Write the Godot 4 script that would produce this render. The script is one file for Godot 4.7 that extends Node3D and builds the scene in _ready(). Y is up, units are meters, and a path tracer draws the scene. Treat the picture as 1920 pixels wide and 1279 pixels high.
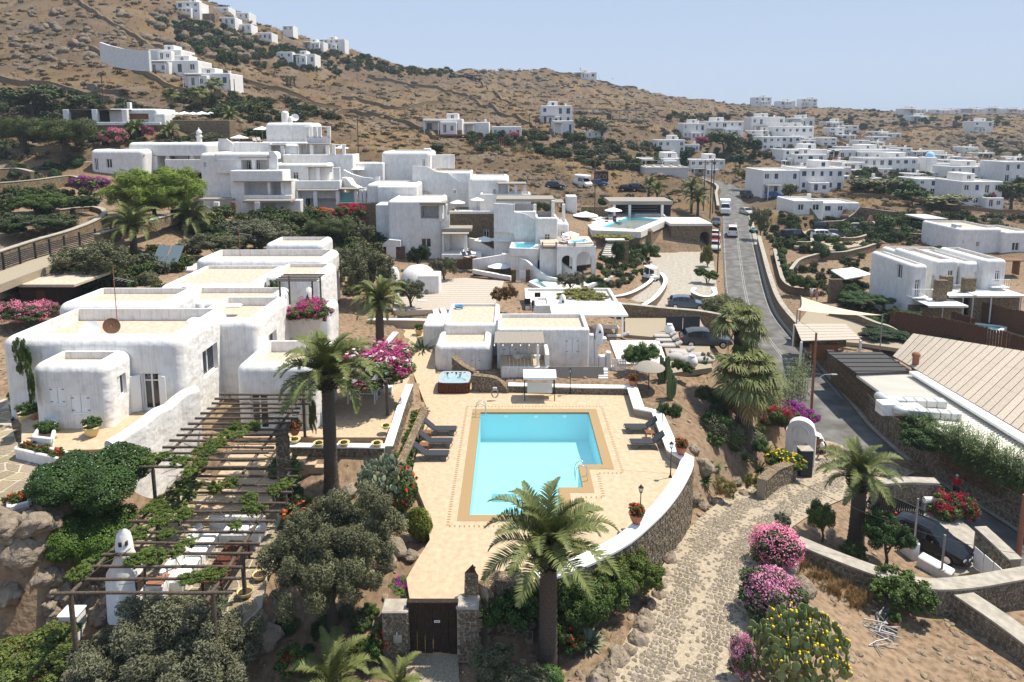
extends Node3D
const F:=1280.0
const dP:=Vector3(0,18.2,0)
const dA:=.139626
var bW:=RandomNumberGenerator.new()
var ad:={}
var ap:={}
var eU:={}
func _ready()->void:
	bW.seed=77
	var eA:=Camera3D.new()
	eA.name="camera"
	eA.projection=Camera3D.PROJECTION_FRUSTUM
	eA.near=.1
	eA.far=6000.0
	eA.size=1279.0/F*.1
	eA.frustum_offset=Vector2(0,(420.0-639.5)/F*.1)
	eA.position=dP
	eA.rotation.x=-dA
	add_child(eA)
	var we:=WorldEnvironment.new()
	we.name="world_environment"
	var ex:=Environment.new()
	ex.background_mode=Environment.BG_SKY
	var sky:=Sky.new()
	var sm:=ProceduralSkyMaterial.new()
	sm.sky_top_color=Color(.49,.56,.665)
	sm.sky_horizon_color=Color(.6,.64,.69)
	sm.sky_curve=.12
	sm.ground_bottom_color=Color(.42,.36,.3)
	sm.ground_horizon_color=Color(.6,.62,.64)
	sm.sun_angle_max=12.0
	sky.sky_material=sm
	ex.sky=sky
	ex.tonemap_mode=Environment.TONE_MAPPER_LINEAR
	ex.tonemap_exposure=2.12
	ex.sdfgi_enabled=true
	ex.ssao_enabled=true
	ex.ssil_enabled=true
	ex.fog_enabled=FOG>0.0
	ex.fog_density=FOG
	ex.fog_light_color=Color(.8,.86,.93)
	we.environment=ex
	add_child(we)
	var fw:=DirectionalLight3D.new()
	fw.name="sun"
	fw.light_energy=1.05
	fw.light_color=Color(1.0,.965,.9)
	fw.light_angular_distance=.5
	fw.shadow_enabled=true
	add_child(fw)
	fw.look_at_from_position(Vector3(.4,.9,-.17)*100.0,ZE)
	cn()
	cC()
	cH()
	cg()
	bX()
	bV()
	cF()
	c9()
	b5()
	bQ()
	cr()
	cP()
	cU()
	b2()
const FOG:=.00025
## where things stand
func fZ(u:float,v:float)->Vector3:
	var a:=(u-960.0)/F
	var b:=(420.0-v)/F
	return Vector3(a,b*cos(dA)-sin(dA),-(b*sin(dA)+cos(dA)))
func pe(u:float,v:float,e:float)->Vector3:
	var d:=fZ(u,v)
	return dP+d*((e-dP.y)/d.y)
func pd(u:float,v:float,z:float)->Vector3:
	var d:=fZ(u,v)
	return dP+d*(z/-d.z)
func gr(u:float,v:float)->Vector3:
	var d:=fZ(u,v).normalized()
	var t:=8.0
	var p:=dP+d*t
	while t<1500.0:
		p=dP+d*t
		var gi:=p.y-bN(p.x,p.z)
		if gi<.02:
			return Vector3(p.x,bN(p.x,p.z),p.z)
		t+=clampf(gi*.35,.04,6.0)
	return p
func mpp(p:Vector3)->float:
	var da:=Vector3(0,-sin(dA),-cos(dA))
	return(p-dP).dot(da)/F
## shapes
class Shape:
	var v:=PackedVector3Array()
	var n:=PackedVector3Array()
	var c:=PackedColorArray()
	var i:=PackedInt32Array()
	var tint:=Color.WHITE
	func vert(p:Vector3,nn:Vector3)->int:
		v.append(p);n.append(nn);c.append(tint)
		return v.size()-1
	func quad(a:Vector3,b:Vector3,cc:Vector3,d:Vector3)->void:
		var nn:=(b-a).cross(cc-a)
		if nn.length_squared()<1e-14:
			nn=(cc-a).cross(d-a)
		nn=nn.normalized()
		var k:=v.size()
		vert(a,nn);vert(b,nn);vert(cc,nn);vert(d,nn)
		i.append_array([k,k+2,k+1,k,k+3,k+2])
	func tri(a:Vector3,b:Vector3,cc:Vector3)->void:
		var nn:=(b-a).cross(cc-a).normalized()
		var k:=v.size()
		vert(a,nn);vert(b,nn);vert(cc,nn)
		i.append_array([k,k+2,k+1])
	func face(a:int,b:int,cc:int,d:int)->void:
		i.append_array([a,cc,b,a,d,cc])
	func obox(t:Transform3D,s:Vector3,ch:=0.0)->void:
		var h:=s/2.0
		ch=minf(ch,minf(h.x,minf(h.y,h.z))*.9)
		if ch<=0.0:
			var p:=[]
			for k in 8:
				p.append(t*Vector3(h.x if k&1 else-h.x,h.y if k&2 else-h.y,h.z if k&4 else-h.z))
			for q in[[4,5,7,6],[1,0,2,3],[5,1,3,7],[0,4,6,2],[6,7,3,2],[0,1,5,4]]:
				quad(p[q[0]],p[q[1]],p[q[2]],p[q[3]])
			return
		var dR:=[RI,UP,Vector3.BACK]
		for ax in 3:
			for sg in[-1.0,1.0]:
				var nrm:Vector3=dR[ax]*sg
				var e1:Vector3=dR[(ax+1)%3]
				var e2:Vector3=dR[(ax+2)%3]*sg
				var h1:float=absf(h.dot(e1))-ch
				var h2:float=absf(h.dot(e2))-ch
				var cc:Vector3=nrm*absf(h.dot(nrm))
				quad(t*(cc-e1*h1-e2*h2),t*(cc+e1*h1-e2*h2),t*(cc+e1*h1+e2*h2),t*(cc-e1*h1+e2*h2))
		for ax in 3:
			for s1 in[-1.0,1.0]:
				for s2 in[-1.0,1.0]:
					var e0:Vector3=dR[ax]
					var a1:Vector3=dR[(ax+1)%3]*s1
					var a2:Vector3=dR[(ax+2)%3]*s2
					var l:float=absf(h.dot(e0))-ch
					var p1:Vector3=a1*absf(h.dot(a1))+a2*(absf(h.dot(a2))-ch)
					var p2:Vector3=a1*(absf(h.dot(a1))-ch)+a2*absf(h.dot(a2))
					if s1*s2<0.0:
						var sw:=p1;p1=p2;p2=sw
					quad(t*(p1-e0*l),t*(p2-e0*l),t*(p2+e0*l),t*(p1+e0*l))
		for sx in[-1.0,1.0]:
			for sy in[-1.0,1.0]:
				for sz in[-1.0,1.0]:
					var a:=Vector3(sx*h.x,sy*(h.y-ch),sz*(h.z-ch))
					var b:=Vector3(sx*(h.x-ch),sy*h.y,sz*(h.z-ch))
					var d:=Vector3(sx*(h.x-ch),sy*(h.y-ch),sz*h.z)
					if sx*sy*sz>0.0:
						tri(t*a,t*b,t*d)
					else:
						tri(t*a,t*d,t*b)
	func box(lo:Vector3,hi:Vector3,ch:=0.0)->void:
		obox(Transform3D(Basis(),(lo+hi)/2.0),hi-lo,ch)
	func bar(a:Vector3,b:Vector3,w:float,h:float,ch:=0.0)->void:
		var d:=(b-a).normalized()
		var up:=UP if absf(d.y)<.95 else RI
		var x:=d.cross(up).normalized()
		obox(Transform3D(Basis(x,x.cross(d),-d),(a+b)/2.0),Vector3(w,h,a.distance_to(b)),ch)
	func tube(az:Array,eT:Array,bA:=6,caps:=true)->void:
		var aT:=PackedInt32Array()
		var aS:=ZE
		for k in az.size():
			var d:Vector3=(az[mini(k+1,az.size()-1)]-az[maxi(k-1,0)]).normalized()
			if aS==ZE:
				aS=d.cross(UP if absf(d.y)<.9 else RI).normalized()
			aS=(aS-d*aS.dot(d)).normalized()
			var o:=d.cross(aS)
			var aM:=PackedInt32Array()
			var r:float=eT[mini(k,eT.size()-1)]
			for s in bA:
				var a:=TAU*s/bA
				var nn:=aS*cos(a)+o*sin(a)
				aM.append(vert(az[k]+nn*r,nn))
			if k:
				for s in bA:
					var s2:=(s+1)%bA
					face(aT[s],aT[s2],aM[s2],aM[s])
			aT=aM
			if caps and(k==0 or k==az.size()-1):
				var nn:=d if k else-d
				var m:=vert(az[k],nn)
				var d9:=PackedInt32Array()
				for s in bA:
					d9.append(vert(v[aM[s]],nn))
				for s in bA:
					var s2:=(s+1)%bA
					i.append_array([m,d9[s2],d9[s]] if k else[m,d9[s],d9[s2]])
	func lathe(aN:Array,bA:=12,at:=ZE,wob:=0.0)->void:
		var aT:=PackedInt32Array()
		for k in aN.size():
			var p:Vector2=aN[k]
			var t:Vector2=aN[mini(k+1,aN.size()-1)]-aN[maxi(k-1,0)]
			var nr:=Vector2(t.y,-t.x).normalized()
			var aM:=PackedInt32Array()
			for s in bA:
				var a:=TAU*s/bA
				var r:=p.x*(1.0+wob*sin(a*3.0+k*1.7))
				aM.append(vert(at+Vector3(cos(a)*r,p.y,sin(a)*r),Vector3(cos(a)*nr.x,nr.y,sin(a)*nr.x)))
			if k:
				for s in bA:
					var s2:=(s+1)%bA
					face(aT[s2],aT[s],aM[s],aM[s2])
			aT=aM
	func blob(t:Transform3D,dW:=8,e_:=5)->void:
		var aT:=PackedInt32Array()
		for k in e_+1:
			var la:=-PI/2.0+PI*k/e_
			var aM:=PackedInt32Array()
			for s in dW:
				var a:=TAU*s/dW
				var p:=Vector3(cos(a)*cos(la),sin(la),sin(a)*cos(la))
				aM.append(vert(t*p,(t.basis.inverse().transposed()*p).normalized()))
			if k:
				for s in dW:
					var s2:=(s+1)%dW
					face(aT[s2],aT[s],aM[s],aM[s2])
			aT=aM
	func slab(poly:PackedVector2Array,y0:float,y1:float,dr:=false)->void:
		var q:=poly.duplicate()
		var fS:=0.0
		for k in q.size():
			fS+=q[k].cross(q[(k+1)%q.size()])
		if fS<0.0:
			q.reverse()
		var t:=Geometry2D.triangulate_polygon(q)
		for k in range(0,t.size(),3):
			var a:=Vector3(q[t[k]].x,y1,q[t[k]].y)
			var b:=Vector3(q[t[k+1]].x,y1,q[t[k+1]].y)
			var d:=Vector3(q[t[k+2]].x,y1,q[t[k+2]].y)
			if(b-a).cross(d-a).y>0.0:
				tri(a,b,d)
			else:
				tri(a,d,b)
			if dr:
				var dn:=Vector3(0,y0-y1,0)
				if(b-a).cross(d-a).y>0.0:
					tri(a+dn,d+dn,b+dn)
				else:
					tri(a+dn,b+dn,d+dn)
		var m:=q.size()
		for k in m:
			var a:=q[k]
			var b:=q[(k+1)%m]
			var f:=[Vector3(a.x,y0,a.y),Vector3(b.x,y0,b.y),Vector3(b.x,y1,b.y),Vector3(a.x,y1,a.y)]
			quad(f[1],f[0],f[3],f[2])
	func mesh()->ArrayMesh:
		var a6:=ArrayMesh.new()
		if v.is_empty():
			return a6
		var a:=[]
		a.resize(Mesh.ARRAY_MAX)
		a[Mesh.ARRAY_VERTEX]=v
		a[Mesh.ARRAY_NORMAL]=n
		a[Mesh.ARRAY_COLOR]=c
		a[Mesh.ARRAY_INDEX]=i
		a6.add_surface_from_arrays(Mesh.PRIMITIVE_TRIANGLES,a)
		return a6
## nodes
func bo(ah:String)->String:
	var k:int=eU.get(ah,0)
	eU[ah]=k+1
	return ah if k==0 else "%s_%03d"%[ah,k]
func tag(o:Node3D,label:String,bp:String,aO:="",aE:="")->Node3D:
	if label:o.set_meta("label",label)
	if bp:o.set_meta("category",bp)
	if aO:o.set_meta("group",aO)
	if aE:o.set_meta("kind",aE)
	return o
func ae(ah:String,at:Vector3,label:String,bp:String,aO:="",aP:=0.0)->Node3D:
	var o:=Node3D.new()
	o.name=bo(ah)
	o.position=at
	o.rotation.y=aP
	add_child(o,true)
	return tag(o,label,bp,aO)
func af(ah:String,m:Variant,mt:Material,parent:Node,eS:=ZE,aP:=0.0)->MeshInstance3D:
	var o:=MeshInstance3D.new()
	o.name=ah
	o.mesh=m.mesh() if m is Shape else m
	o.material_override=mt
	o.position=eS
	o.rotation.y=aP
	parent.add_child(o,true)
	return o
func bw(ah:String,m:Variant,mt:Material,label:String,bp:String,aO:="",eS:=ZE,aP:=0.0)->MeshInstance3D:
	var o:=af(bo(ah),m,mt,self,eS,aP)
	tag(o,label,bp,aO)
	return o
func aR(ah:String,m:Variant,mt:Material)->MeshInstance3D:
	var o:=af(bo(ah),m,mt,self)
	o.set_meta("kind","structure")
	return o
func cw(ah:String,m:Variant,mt:Material,parent:Node=null)->MeshInstance3D:
	var o:=af(bo(ah) if parent==null else ah,m,mt,parent if parent else self)
	o.set_meta("kind","stuff")
	return o
func fM(o:Node3D,eS:Vector3,aP:float,label:="",sc:=1.0)->Node3D:
	var r:Node3D=o.duplicate()
	r.name=bo(String(o.name).rstrip("0123456789").trim_suffix("_"))
	add_child(r,true)
	r.position=eS
	r.rotation.y=aP
	r.scale=Vector3.ONE*sc
	if label:r.set_meta("label",label)
	return r
func bc(ah:String,m:Mesh,mt:Material,a4:Array,bR:Array=[],parent:Node=null)->MultiMeshInstance3D:
	var mm:=MultiMesh.new()
	mm.transform_format=MultiMesh.TRANSFORM_3D
	mm.use_colors=not bR.is_empty()
	mm.mesh=m
	mm.instance_count=a4.size()
	for k in a4.size():
		mm.set_instance_transform(k,a4[k])
		if bR:mm.set_instance_color(k,bR[k])
	var o:=MultiMeshInstance3D.new()
	o.name=bo(ah) if parent==null else ah
	o.multimesh=mm
	o.material_override=mt
	(parent if parent else self).add_child(o,true)
	o.set_meta("kind","stuff")
	return o
## materials
func aF(r:float,g:float,b:float)->Color:
	return Color(r,g,b).linear_to_srgb()
func am(ft:float,lo:Color,hi:Color,oct:=4,size:=512,aE:=FastNoiseLite.TYPE_SIMPLEX_SMOOTH,bB:Variant=null,bd:=1)->NoiseTexture2D:
	var n:=FastNoiseLite.new()
	n.noise_type=aE
	n.frequency=ft
	n.fractal_octaves=oct
	n.seed=bd
	var t:=NoiseTexture2D.new()
	t.width=size
	t.height=size
	t.seamless=true
	t.noise=n
	var g:=Gradient.new()
	g.set_color(0,lo)
	g.set_color(1,hi)
	if bB!=null:
		g.add_point(.5,bB)
	t.color_ramp=g
	return t
func bS(ft:float,oct:=4,size:=512,bd:=5)->NoiseTexture2D:
	return am(ft,Color.BLACK,Color.WHITE,oct,size,FastNoiseLite.TYPE_SIMPLEX_SMOOTH,null,bd)
func aG(ah:String,col:Color,ce:=.85,tex:Texture2D=null,scale:=1.0,dV:Texture2D=null,depth:=1.0)->StandardMaterial3D:
	var m:=StandardMaterial3D.new()
	m.resource_name=ah
	m.albedo_color=col
	m.roughness=ce
	m.metallic_specular=.35
	if tex or dV:
		m.uv1_triplanar=true
		m.uv1_world_triplanar=true
		m.uv1_scale=Vector3.ONE*scale
		m.albedo_texture=tex
	if dV:
		m.heightmap_enabled=true
		m.heightmap_texture=dV
		m.heightmap_scale=depth
	m.vertex_color_use_as_albedo=true
	ad[ah]=m
	return m
func co(cf:float,cB:Array,fu:Color,ff:float,bd:int)->Array:
	var size:=512
	var a:=FastNoiseLite.new()
	a.noise_type=FastNoiseLite.TYPE_CELLULAR
	a.frequency=cf
	a.seed=bd
	a.fractal_type=FastNoiseLite.FRACTAL_NONE
	a.cellular_jitter=.9
	a.cellular_return_type=FastNoiseLite.RETURN_CELL_VALUE
	var b:FastNoiseLite=a.duplicate()
	b.cellular_return_type=FastNoiseLite.RETURN_DISTANCE2_SUB
	var g:=FastNoiseLite.new()
	g.frequency=.08
	var ia:=Image.create(size,size,false,Image.FORMAT_RGB8)
	var ih:=Image.create(size,size,false,Image.FORMAT_RGB8)
	for y in size:
		for x in size:
			var wx:=x*.8
			var wy:=y*1.25
			var k:=(a.get_noise_2d(wx,wy)+1.0)/2.0
			var d:=b.get_noise_2d(wx,wy)+1.0
			var f:=g.get_noise_2d(x,y)
			var e:=smoothstep(ff*.5,ff*1.5,d+f*.06)
			var eI:Color=cB[int(k*997.0)%cB.size()]
			var col:Color=fu.lerp(eI.lightened(clampf(f,0.0,1.0)*.25).darkened(clampf(-f,0.0,1.0)*.3),e)
			ia.set_pixel(x,y,col)
			var hgt:=clampf(e*(.6+.4*fmod(k*37.0,1.0))+f*.1,0.0,1.0)
			ih.set_pixel(x,y,Color(hgt,hgt,hgt))
	return[ImageTexture.create_from_image(ia),ImageTexture.create_from_image(ih)]
func cn()->void:
	var dG:=bS(.012,4,512,3)
	var cI:=bS(.06,4,512,9)
	var W:=aF(.8,.8,.795)
	aG("pl",W,.8,am(.006,Color(.93,.925,.915),Color.WHITE,5),.25,dG,1.5)
	aG("m1",W,.8,am(.01,Color(.91,.905,.89),Color.WHITE,5,512,FastNoiseLite.TYPE_SIMPLEX_SMOOTH,Color(.985,.98,.975),21),.22,dG,4.0)
	aG("m0",aF(.8,.8,.78),.55)
	aG("grey_render",aF(.56,.55,.53),.9,am(.01,Color(.88,.87,.86),Color.WHITE),.3)
	aG("m2",aF(.58,.5,.41),.9,am(.02,Color(.86,.83,.79),Color(1,1,1),5),.22,cI,.8)
	aG("m3",aF(.74,.71,.66),.9,am(.02,Color(.86,.84,.82),Color(1,1,1),5),.2)
	aG("deck",aF(.56,.435,.3),.85,bO(),.25,null)
	aG("coping",aF(.42,.3,.165),.8,am(.05,Color(.8,.76,.7),Color(1,1,1),5),.8)
	aG("flagstone",aF(.46,.4,.31),.9,am(.03,Color(.72,.7,.66),Color.WHITE,5),.6,cI,1.2)
	aG("mortar",aF(.4,.35,.28),.95,am(.05,Color(.8,.78,.76),Color.WHITE,5),.8)
	aG("pale_mortar",aF(.56,.51,.42),.95,am(.05,Color(.8,.78,.76),Color.WHITE,5),.8)
	aG("stone",aF(.4,.345,.27),.92,am(.03,Color(.62,.6,.58),Color.WHITE,5,512,FastNoiseLite.TYPE_SIMPLEX_SMOOTH,null,31),.9,cI,3.0)
	aG("boulder",aF(.41,.34,.265),.95,am(.012,Color(.62,.6,.58),Color.WHITE,6,512,FastNoiseLite.TYPE_SIMPLEX_SMOOTH,null,33),.3,bS(.02,6),14.0)
	aG("cobble",aF(.44,.385,.31),.85,am(.02,Color(.66,.66,.67),Color.WHITE,5),.7,cI,1.5)
	aG("lane_sand",aF(.47,.4,.3),.95,am(.03,Color(.8,.78,.76),Color.WHITE,6),.35,cI,1.0)
	aG("asphalt",aF(.2,.193,.185),.9,am(.008,Color(.68,.68,.68),Color.WHITE,6),.12)
	aG("m14",aF(.46,.42,.36),.92,am(.015,Color(.78,.77,.75),Color.WHITE,6),.2,cI,1.0)
	var st:=co(.055,[Color(.6,.53,.44),Color(.5,.45,.39),Color(.66,.58,.46),Color(.44,.41,.37),Color(.57,.47,.36),Color(.7,.65,.56)],Color(.47,.42,.35),.16,4)
	aG("stone_wall",Color(.97,.95,.92),.95,st[0],.33,st[1],6.0)
	aG("m4",Color(.8,.76,.71),.95,st[0],.33,st[1],6.0)
	aG("dry_wall",Color(.88,.84,.78),.95,st[0],.2,st[1],9.0)
	var cY:=am(.03,Color(.55,.53,.52),Color.WHITE,5,256)
	aG("m7",aF(.17,.135,.105),.9,cY,1.2)
	aG("m8",aF(.05,.032,.023),.65,cY,.8)
	aG("m9",aF(.17,.055,.026),.6,cY,.8)
	aG("teak",aF(.36,.17,.07),.6,cY,1.5)
	aG("m16",aF(.175,.09,.052),.8,cY,.8)
	aG("reed",aF(.42,.38,.33),.95,am(.05,Color(.7,.69,.68),Color.WHITE,4,256),1.0)
	aG("dark_reed",aF(.1,.1,.105),.95,am(.05,Color(.7,.69,.68),Color.WHITE,4,256),1.0)
	aG("sheet_white",aF(.7,.67,.6),.6)
	aG("m17",aF(.56,.5,.43),.95,am(.04,Color(.8,.78,.76),Color.WHITE,4,256),.5)
	aG("m6",aF(.022,.022,.024),.5)
	aG("m5",aF(.32,.33,.34),.45).metallic=.6
	aG("steel",aF(.62,.63,.64),.25).metallic=.9
	aG("m15",aF(.56,.57,.56),.42).metallic=.5
	aG("m10",aF(.04,.043,.052),.9)
	aG("m13",aF(.7,.65,.57),.95)
	aG("sail_cloth",aF(.68,.56,.42),.95)
	aG("m11",aF(.78,.77,.74),.95)
	aG("navy_cloth",aF(.02,.03,.07),.9)
	aG("red_cloth",aF(.5,.015,.02),.9)
	aG("rose_cloth",aF(.55,.2,.24),.9)
	aG("sign_orange",aF(.55,.22,.08),.8)
	aG("m12",aF(.4,.38,.36),.95)
	aG("blue_cloth",aF(.1,.3,.55),.9)
	aG("m18",aF(.34,.14,.075),.85)
	aG("m19",aF(.66,.52,.25),.6)
	aG("soil",aF(.06,.04,.028),.95)
	aG("glass",aF(.018,.022,.028),.08).metallic_specular=.6
	aG("blue_paint",aF(.06,.17,.42),.5)
	aG("red_paint",aF(.45,.03,.02),.4)
	aG("yellow_paint",aF(.65,.45,.05),.5)
	aG("rubber",aF(.015,.015,.015),.8)
	aG("basin",aF(.29,.645,.69),.6)
	aG("basin_deep",aF(.235,.655,.735),.6)
	aG("pool_blue",aF(.12,.5,.66),.6)
	aG("plunge",aF(.32,.66,.72),.5)
	aG("teal",aF(.1,.32,.33),.3)
	aG("m20",aF(.3,.13,.08),.9)
	aG("road_paint",aF(.34,.33,.31),.8)
	aG("leaf",Color.WHITE,.7)
	var bJ:=aG("water",Color(.55,.88,.94,.16),.03)
	bJ.transparency=BaseMaterial3D.TRANSPARENCY_ALPHA
	bJ.vertex_color_use_as_albedo=false
	bJ.metallic_specular=.4
	bJ.uv1_triplanar=true
	bJ.uv1_world_triplanar=true
	bJ.uv1_scale=Vector3.ONE*.3
	bJ.normal_enabled=true
	bJ.normal_scale=.35
	var rip:=am(.02,Color.BLACK,Color.WHITE,3,512,FastNoiseLite.TYPE_SIMPLEX_SMOOTH,null,41)
	rip.color_ramp=null
	rip.as_normal_map=true
	rip.bump_strength=6.0
	bJ.normal_texture=rip
	var fW:StandardMaterial3D=bJ.duplicate()
	fW.metallic_specular=.08
	ad["calm_water"]=fW
	var eD:=am(.02,Color(.9,.89,.87),Color.WHITE,5,512,FastNoiseLite.TYPE_SIMPLEX_SMOOTH,Color(.985,.98,.975),52)
	for k in["pl","m1"]:
		var m:StandardMaterial3D=ad[k]
		m.detail_enabled=true
		m.detail_blend_mode=BaseMaterial3D.BLEND_MODE_MUL
		m.detail_uv_layer=BaseMaterial3D.DETAIL_UV_2
		m.detail_albedo=eD
		m.uv2_triplanar=true
		m.uv2_world_triplanar=true
		m.uv2_scale=Vector3(.55,.045,.55)
	var fd:=aG("screen_glass",Color(.8,.9,.93,.25),.05)
	fd.transparency=BaseMaterial3D.TRANSPARENCY_ALPHA
	fd.vertex_color_use_as_albedo=false
func bO()->ImageTexture:
	var size:=512
	var im:=Image.create(size,size,false,Image.FORMAT_RGB8)
	var n:=FastNoiseLite.new()
	n.frequency=.02
	n.fractal_octaves=5
	var r:=RandomNumberGenerator.new()
	r.seed=4
	var dS:=[]
	for k in 144:
		dS.append(r.randf_range(-.012,.012))
	for y in size:
		for x in size:
			var tx:=x*12.0/size
			var ty:=y*12.0/size
			var w:=.93+n.get_noise_2d(x,y)*.08+float(dS[int(ty)*12+int(tx)])
			if fmod(tx,1.0)<.04 or fmod(ty,1.0)<.04:
				w-=.04
			im.set_pixel(x,y,Color(w,w*(.995+n.get_noise_2d(x+999,y)*.02),w*.985).clamp())
	return ImageTexture.create_from_image(im)
func ak(ah:String,r:float,g:float,b:float,ce:=.6)->StandardMaterial3D:
	if ad.has(ah):return ad[ah]
	r*=1.3;g*=1.28;b*=1.3
	var m:=aG(ah,aF(r,g,b),ce)
	m.backlight_enabled=true
	m.backlight=aF(r*.5,g*.5,b*.35)
	return m
## the ground
var gx:=PackedFloat32Array()
var gz:=PackedFloat32Array()
var gh:=PackedFloat32Array()
var ci:=[]
var aK:=PackedVector3Array()
var aI:=PackedVector3Array()
var aQ:=PackedVector3Array()
var bK:=PackedFloat32Array()
func eZ(a:float,b:float,lo:float,hi:float,cD:float,fJ:float)->PackedFloat32Array:
	var a6:=PackedFloat32Array()
	var bF:=[]
	var s:=cD
	var p:=a
	while p>lo:
		s*=fJ;p-=s;bF.append(p)
	bF.reverse()
	a6.append_array(PackedFloat32Array(bF))
	p=a
	while p<b:
		a6.append(p);p+=cD
	s=cD
	while p<hi:
		a6.append(p);s*=fJ;p+=s
	a6.append(hi)
	return a6
func bN(x:float,z:float)->float:
	var i:=clampi(gx.bsearch(x)-1,0,gx.size()-2)
	var j:=clampi(gz.bsearch(z)-1,0,gz.size()-2)
	var fx:=clampf((x-gx[i])/(gx[i+1]-gx[i]),0.0,1.0)
	var fz:=clampf((z-gz[j])/(gz[j+1]-gz[j]),0.0,1.0)
	var w:=gx.size()
	return lerpf(lerpf(gh[j*w+i],gh[j*w+i+1],fx),lerpf(gh[(j+1)*w+i],gh[(j+1)*w+i+1],fx),fz)
func aH(az:Array,cD:=1.0)->PackedVector3Array:
	var c:=Curve3D.new()
	c.bake_interval=cD
	for k in az.size():
		var t:Vector3=(az[mini(k+1,az.size()-1)]-az[maxi(k-1,0)])/6.0
		c.add_point(az[k],-t,t)
	return c.get_baked_points()
func dI(az:Array)->PackedVector2Array:
	var a6:=PackedVector2Array()
	for p in az:
		a6.append(Vector2(p.x,p.z))
	return a6
func ay(aX:Array,e:float)->PackedVector2Array:
	var a6:=PackedVector2Array()
	for r in aX:
		var p:=pe(r[0],r[1],e)
		a6.append(Vector2(p.x,p.z))
	return a6
var bH:=[]
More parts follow.
